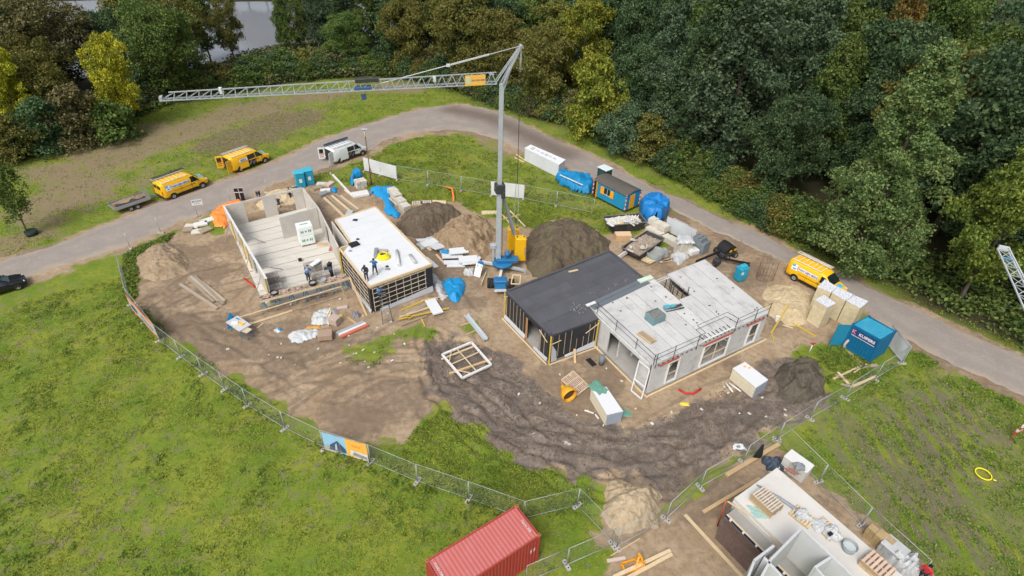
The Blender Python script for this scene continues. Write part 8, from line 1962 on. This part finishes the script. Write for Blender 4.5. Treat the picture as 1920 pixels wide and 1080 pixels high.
def skinmesh(name, verts, edges, radii, mt_, parent, root=0, sub=1):
    me = bpy.data.meshes.new(name); me.from_pydata([tuple(v) for v in verts], edges, []); me.materials.append(mt_); skin_layer(me)
    ob = bpy.data.objects.new(name, me); COL.objects.link(ob); ob.parent = parent
    sm = ob.modifiers.new('skin', 'SKIN'); sm.use_smooth_shade = True
    sv = me.skin_vertices[0].data
    for i, r_ in enumerate(radii): sv[i].radius = r_ if isinstance(r_, tuple) else (r_, r_)
    for i in range(len(verts)): sv[i].use_root = (i == root)
    s = ob.modifiers.new('sub', 'SUBSURF'); s.levels = sub; s.render_levels = sub
    return ob
def person(pos, rz, label, jacket, trousers, pose, hat=None, hair=HAIR):
    """pose: joints in metres, x right, y forward"""
    P0 = dict(pel=(0, 0, .95), waist=(0, 0, 1.12), chest=(0, .0, 1.36), neck=(0, .01, 1.50), head=(0, .03, 1.66),
              sl=(-.19, 0, 1.42), sr=(.19, 0, 1.42), el=(-.27, .02, 1.14), er=(.27, .02, 1.14), hl=(-.27, .14, .90), hr=(.27, .14, .90),
              hpl=(-.10, 0, .92), hpr=(.10, 0, .92), kl=(-.12, .03, .50), kr=(.12, .03, .50), al=(-.13, -.02, .08), ar=(.13, -.02, .08))
    P0.update(pose); J = {k_: Vector(v_) for k_, v_ in P0.items()}
    t = thing('person', label, 'person', pos, rz)
    V = []; E = []; Rr = []
    def add(v, r_, frm=None):
        V.append(Vector(v)); Rr.append(r_)
        if frm is not None: E.append((frm, len(V) - 1))
        return len(V) - 1
    pel = add(J['pel'], (.125, .10)); wa = add(J['waist'], (.12, .09), pel); ch = add(J['chest'], (.15, .10), wa); nk = add(J['neck'], .055, ch)
    hd = J['head'] - J['neck']; hb = add(J['neck'] + hd * .45, .068, nk); add(J['neck'] + hd * .95, .095, hb); 
    for s in 'lr':
        sh = add(J['s' + s], .065, ch); e = add(J['e' + s], .042, sh); wv = J['h' + s] - J['e' + s]; wd = wv.normalized()
        wr = add(J['h' + s], .028, e); pm = add(J['h' + s] + wd * .07, .034, wr)
        sx = wd.cross(Vector((0, 1, .01))).normalized(); fy = sx.cross(wd)
        for k_ in range(4):
            b0 = add(J['h' + s] + wd * .105 + sx * (.027 - .018 * k_), .0095, pm); add(V[b0] + wd * (.035 + .006 * (k_ in (1, 2))) + fy * .012, .0085, b0)
        th = add(J['h' + s] + wd * .05 + sx * .045, .011, wr); add(V[th] + wd * .03 + sx * .008, .009, th)
        hp = add(J['hp' + s], .085, pel); kn = add(J['k' + s], .055, hp); an = add(J['a' + s], .038, kn); add(J['a' + s] + Vector((0, .15, -.045)), .035, an)
    skinmesh('body', V, E, Rr, SKIN, t, 0, 1)
    # jacket
    sl_ = lambda a, b, f: J[a].lerp(J[b], f)
    V2 = [J['pel'] + (J['waist'] - J['pel']) * .1, J['waist'], J['chest'], J['neck'] - (J['neck'] - J['chest']) * .15]; R2 = [(.165, .13), (.155, .12), (.185, .125), .085]; E2 = [(0, 1), (1, 2), (2, 3)]
    for s in 'lr':
        b = len(V2); V2 += [J['s' + s], J['e' + s], sl_('e' + s, 'h' + s, .93)]; R2 += [.085, .062, .046]; E2 += [(2, b), (b, b + 1), (b + 1, b + 2)]
    skinmesh('jacket', V2, E2, R2, jacket, t, 1, 1)
    V3 = [J['pel']]; R3 = [(.15, .125)]; E3 = []
    for s in 'lr':
        b = len(V3); V3 += [J['hp' + s], J['k' + s], sl_('k' + s, 'a' + s, .9)]; R3 += [.108, .078, .062]; E3 += [(0, b), (b, b + 1), (b + 1, b + 2)]
    skinmesh('trousers', V3, E3, R3, trousers, t, 0, 1)
    for s in 'lr':
        V4 = [J['a' + s] + Vector((0, -.05, -.02)), J['a' + s] + Vector((0, .06, -.035)), J['a' + s] + Vector((0, .17, -.045))]; skinmesh('boot', V4, [(0, 1), (1, 2)], [.052, .05, .04], BOOT, t, 0, 1)
    hc = J['neck'] + hd * .95; up_ = hd.normalized(); fw_ = Vector((0, 1, 0)); fw_ = (fw_ - up_ * fw_.dot(up_)).normalized(); rt_ = fw_.cross(up_)
    m = MB(); g = []
    for i in range(6):
        th = math.pi * .52 * i / 5
        for j in range(13):
            a_ = 2 * math.pi * j / 12; r_ = .112 if not hat else .135; g.append(hc + up_ * (.02 + r_ * math.cos(th)) + (rt_ * math.cos(a_) + fw_ * (math.sin(a_) * 1.1 - .12)) * r_ * math.sin(th))
    m.grid(g, 6, 13); m.build('helmet' if hat else 'hair', hat or hair, t)
    m = MB(); m.box(tuple(hc + fw_ * .10 - up_ * .01), (.025, .03, .04)); m.build('nose', SKIN, t)
    m = MB(); m.box(tuple(hc + fw_ * .085 + rt_ * .035 + up_ * .018), (.02, .02, .012)); m.box(tuple(hc + fw_ * .085 - rt_ * .035 + up_ * .018), (.02, .02, .012)); m.build('eyes', BLACK, t)
    for sg in (1, -1): m = MB(); m.box(tuple(hc + rt_ * .092 * sg), (.018, .035, .055)); m.build('ear', SKIN, t)
    m = MB(); m.box(tuple(hc + fw_ * .088 - up_ * .048), (.045, .012, .01)); m.build('mouth', mat('lips', (.35, .14, .11), .6), t)
    return t
JB = mat('jacket_blue', (.02, .16, .42), .75, .15, 4); JD = mat('jacket_dark', (.035, .035, .05), .8, .2, 4); TD = mat('trousers_dark', (.035, .037, .045), .85, .2, 4); JN = mat('jacket_navy', (.03, .08, .20), .75, .15, 4); JR_ = mat('jacket_red', (.60, .04, .05), .7, .1)
person(G(704, 514, 3.1), R(175), 'worker in a blue jacket on the foam roof with both hands raised to the face', JB, TD, dict(el=(-.36, .12, 1.34), hl=(-.10, .20, 1.55), er=(.36, .12, 1.34), hr=(.10, .20, 1.55), kl=(-.15, .03, .5), al=(-.20, -.02, .08), kr=(.16, .02, .5), ar=(.22, -.02, .08), head=(0, .06, 1.65)))
person(G(688, 526, 3.1), R(165), 'worker in black standing at the roof edge beside the colleague in blue', JD, JD, dict(el=(-.33, .1, 1.16), hl=(-.18, .25, 1.12), er=(.33, .1, 1.16), hr=(.16, .25, 1.12), head=(0, .10, 1.63)))
person(G(713, 590) + Vector((0, .45, 1.15)), R(-15), 'worker in a blue jacket climbing the ladder at the front wall of the clad house', JB, TD, dict(hl=(-.16, .38, 1.42), el=(-.28, .18, 1.22), hr=(.16, .38, 1.30), er=(.28, .18, 1.16), kl=(-.13, .25, .62), al=(-.13, .1, .30), kr=(.13, .08, .52)))
person(G(579, 527, 1.3), R(-10), 'bricklayer in a bright blue jacket beside the mortar tub on the scaffold', JB, TD, dict(pel=(0, -.05, .92), chest=(0, .12, 1.30), neck=(0, .2, 1.42), head=(0, .27, 1.55), sl=(-.19, .14, 1.36), sr=(.19, .14, 1.36), el=(-.26, .3, 1.12), hl=(-.18, .45, .95), er=(.26, .3, 1.12), hr=(.15, .45, .95)))
person(G(621, 512, .22), R(200), 'worker in dark clothes between the block pallets and the cart', JD, TD, dict(pel=(0, -.1, .90), chest=(0, .15, 1.25), neck=(0, .24, 1.36), head=(0, .33, 1.48), sl=(-.19, .18, 1.30), sr=(.19, .18, 1.30), el=(-.24, .34, 1.08), hl=(-.15, .42, .85), er=(.24, .34, 1.08), hr=(.15, .42, .85)))
person(G(524, 388), R(160), 'worker in navy bending over behind the left window opening of the shell', JN, TD, dict(pel=(0, -.2, .88), waist=(0, -.08, 1.0), chest=(0, .15, 1.12), neck=(0, .3, 1.14), head=(0, .42, 1.12), sl=(-.19, .2, 1.12), sr=(.19, .2, 1.12), el=(-.22, .28, .85), hl=(-.16, .38, .62), er=(.22, .28, .85), hr=(.16, .38, .62)))
person(G(486, 373), R(210), 'worker in navy bending over in the sand behind the back wall of the shell', JN, TD, dict(pel=(0, -.2, .88), waist=(0, -.08, 1.0), chest=(0, .15, 1.1), neck=(0, .3, 1.1), head=(0, .42, 1.06), sl=(-.19, .2, 1.1), sr=(.19, .2, 1.1), el=(-.22, .28, .8), hl=(-.16, .38, .55), er=(.22, .28, .8), hr=(.16, .38, .55)))
person(G(546, 376), R(120), 'worker in blue grey seen through the right window opening of the shell', JN, TD, dict(el=(-.3, .15, 1.15), hl=(-.15, .35, 1.05), er=(.3, .15, 1.15), hr=(.15, .35, 1.05)))
cp_ = G(902, 512); person(cp_, R(160), 'worker in a blue jacket carrying a white board near the crane base', JB, TD, dict(el=(-.32, .1, 1.15), hl=(-.2, .32, 1.05), er=(.32, .1, 1.15), hr=(.22, .32, 1.05), kl=(-.12, .16, .52), al=(-.13, .12, .08), kr=(.12, -.02, .5), ar=(.13, -.22, .1)))
M = Matrix.Translation(cp_ + Vector((-.25, -.42, .62))) @ Matrix.Rotation(R(-25), 4, 'Z') @ Matrix.Rotation(R(62), 4, 'X'); m = MB(); m.box((0, 0, 0), (.75, 1.35, .07), M=M); m.solo('carried_board', FOAM, 'white board carried by the worker near the crane base', 'board')
person(G(1722, 1088), R(120), 'person in red at the bottom edge beside the bulk bag', JR_, TD, dict(), hat=None, hair=mat('hair_black', (.012, .01, .01), .8))
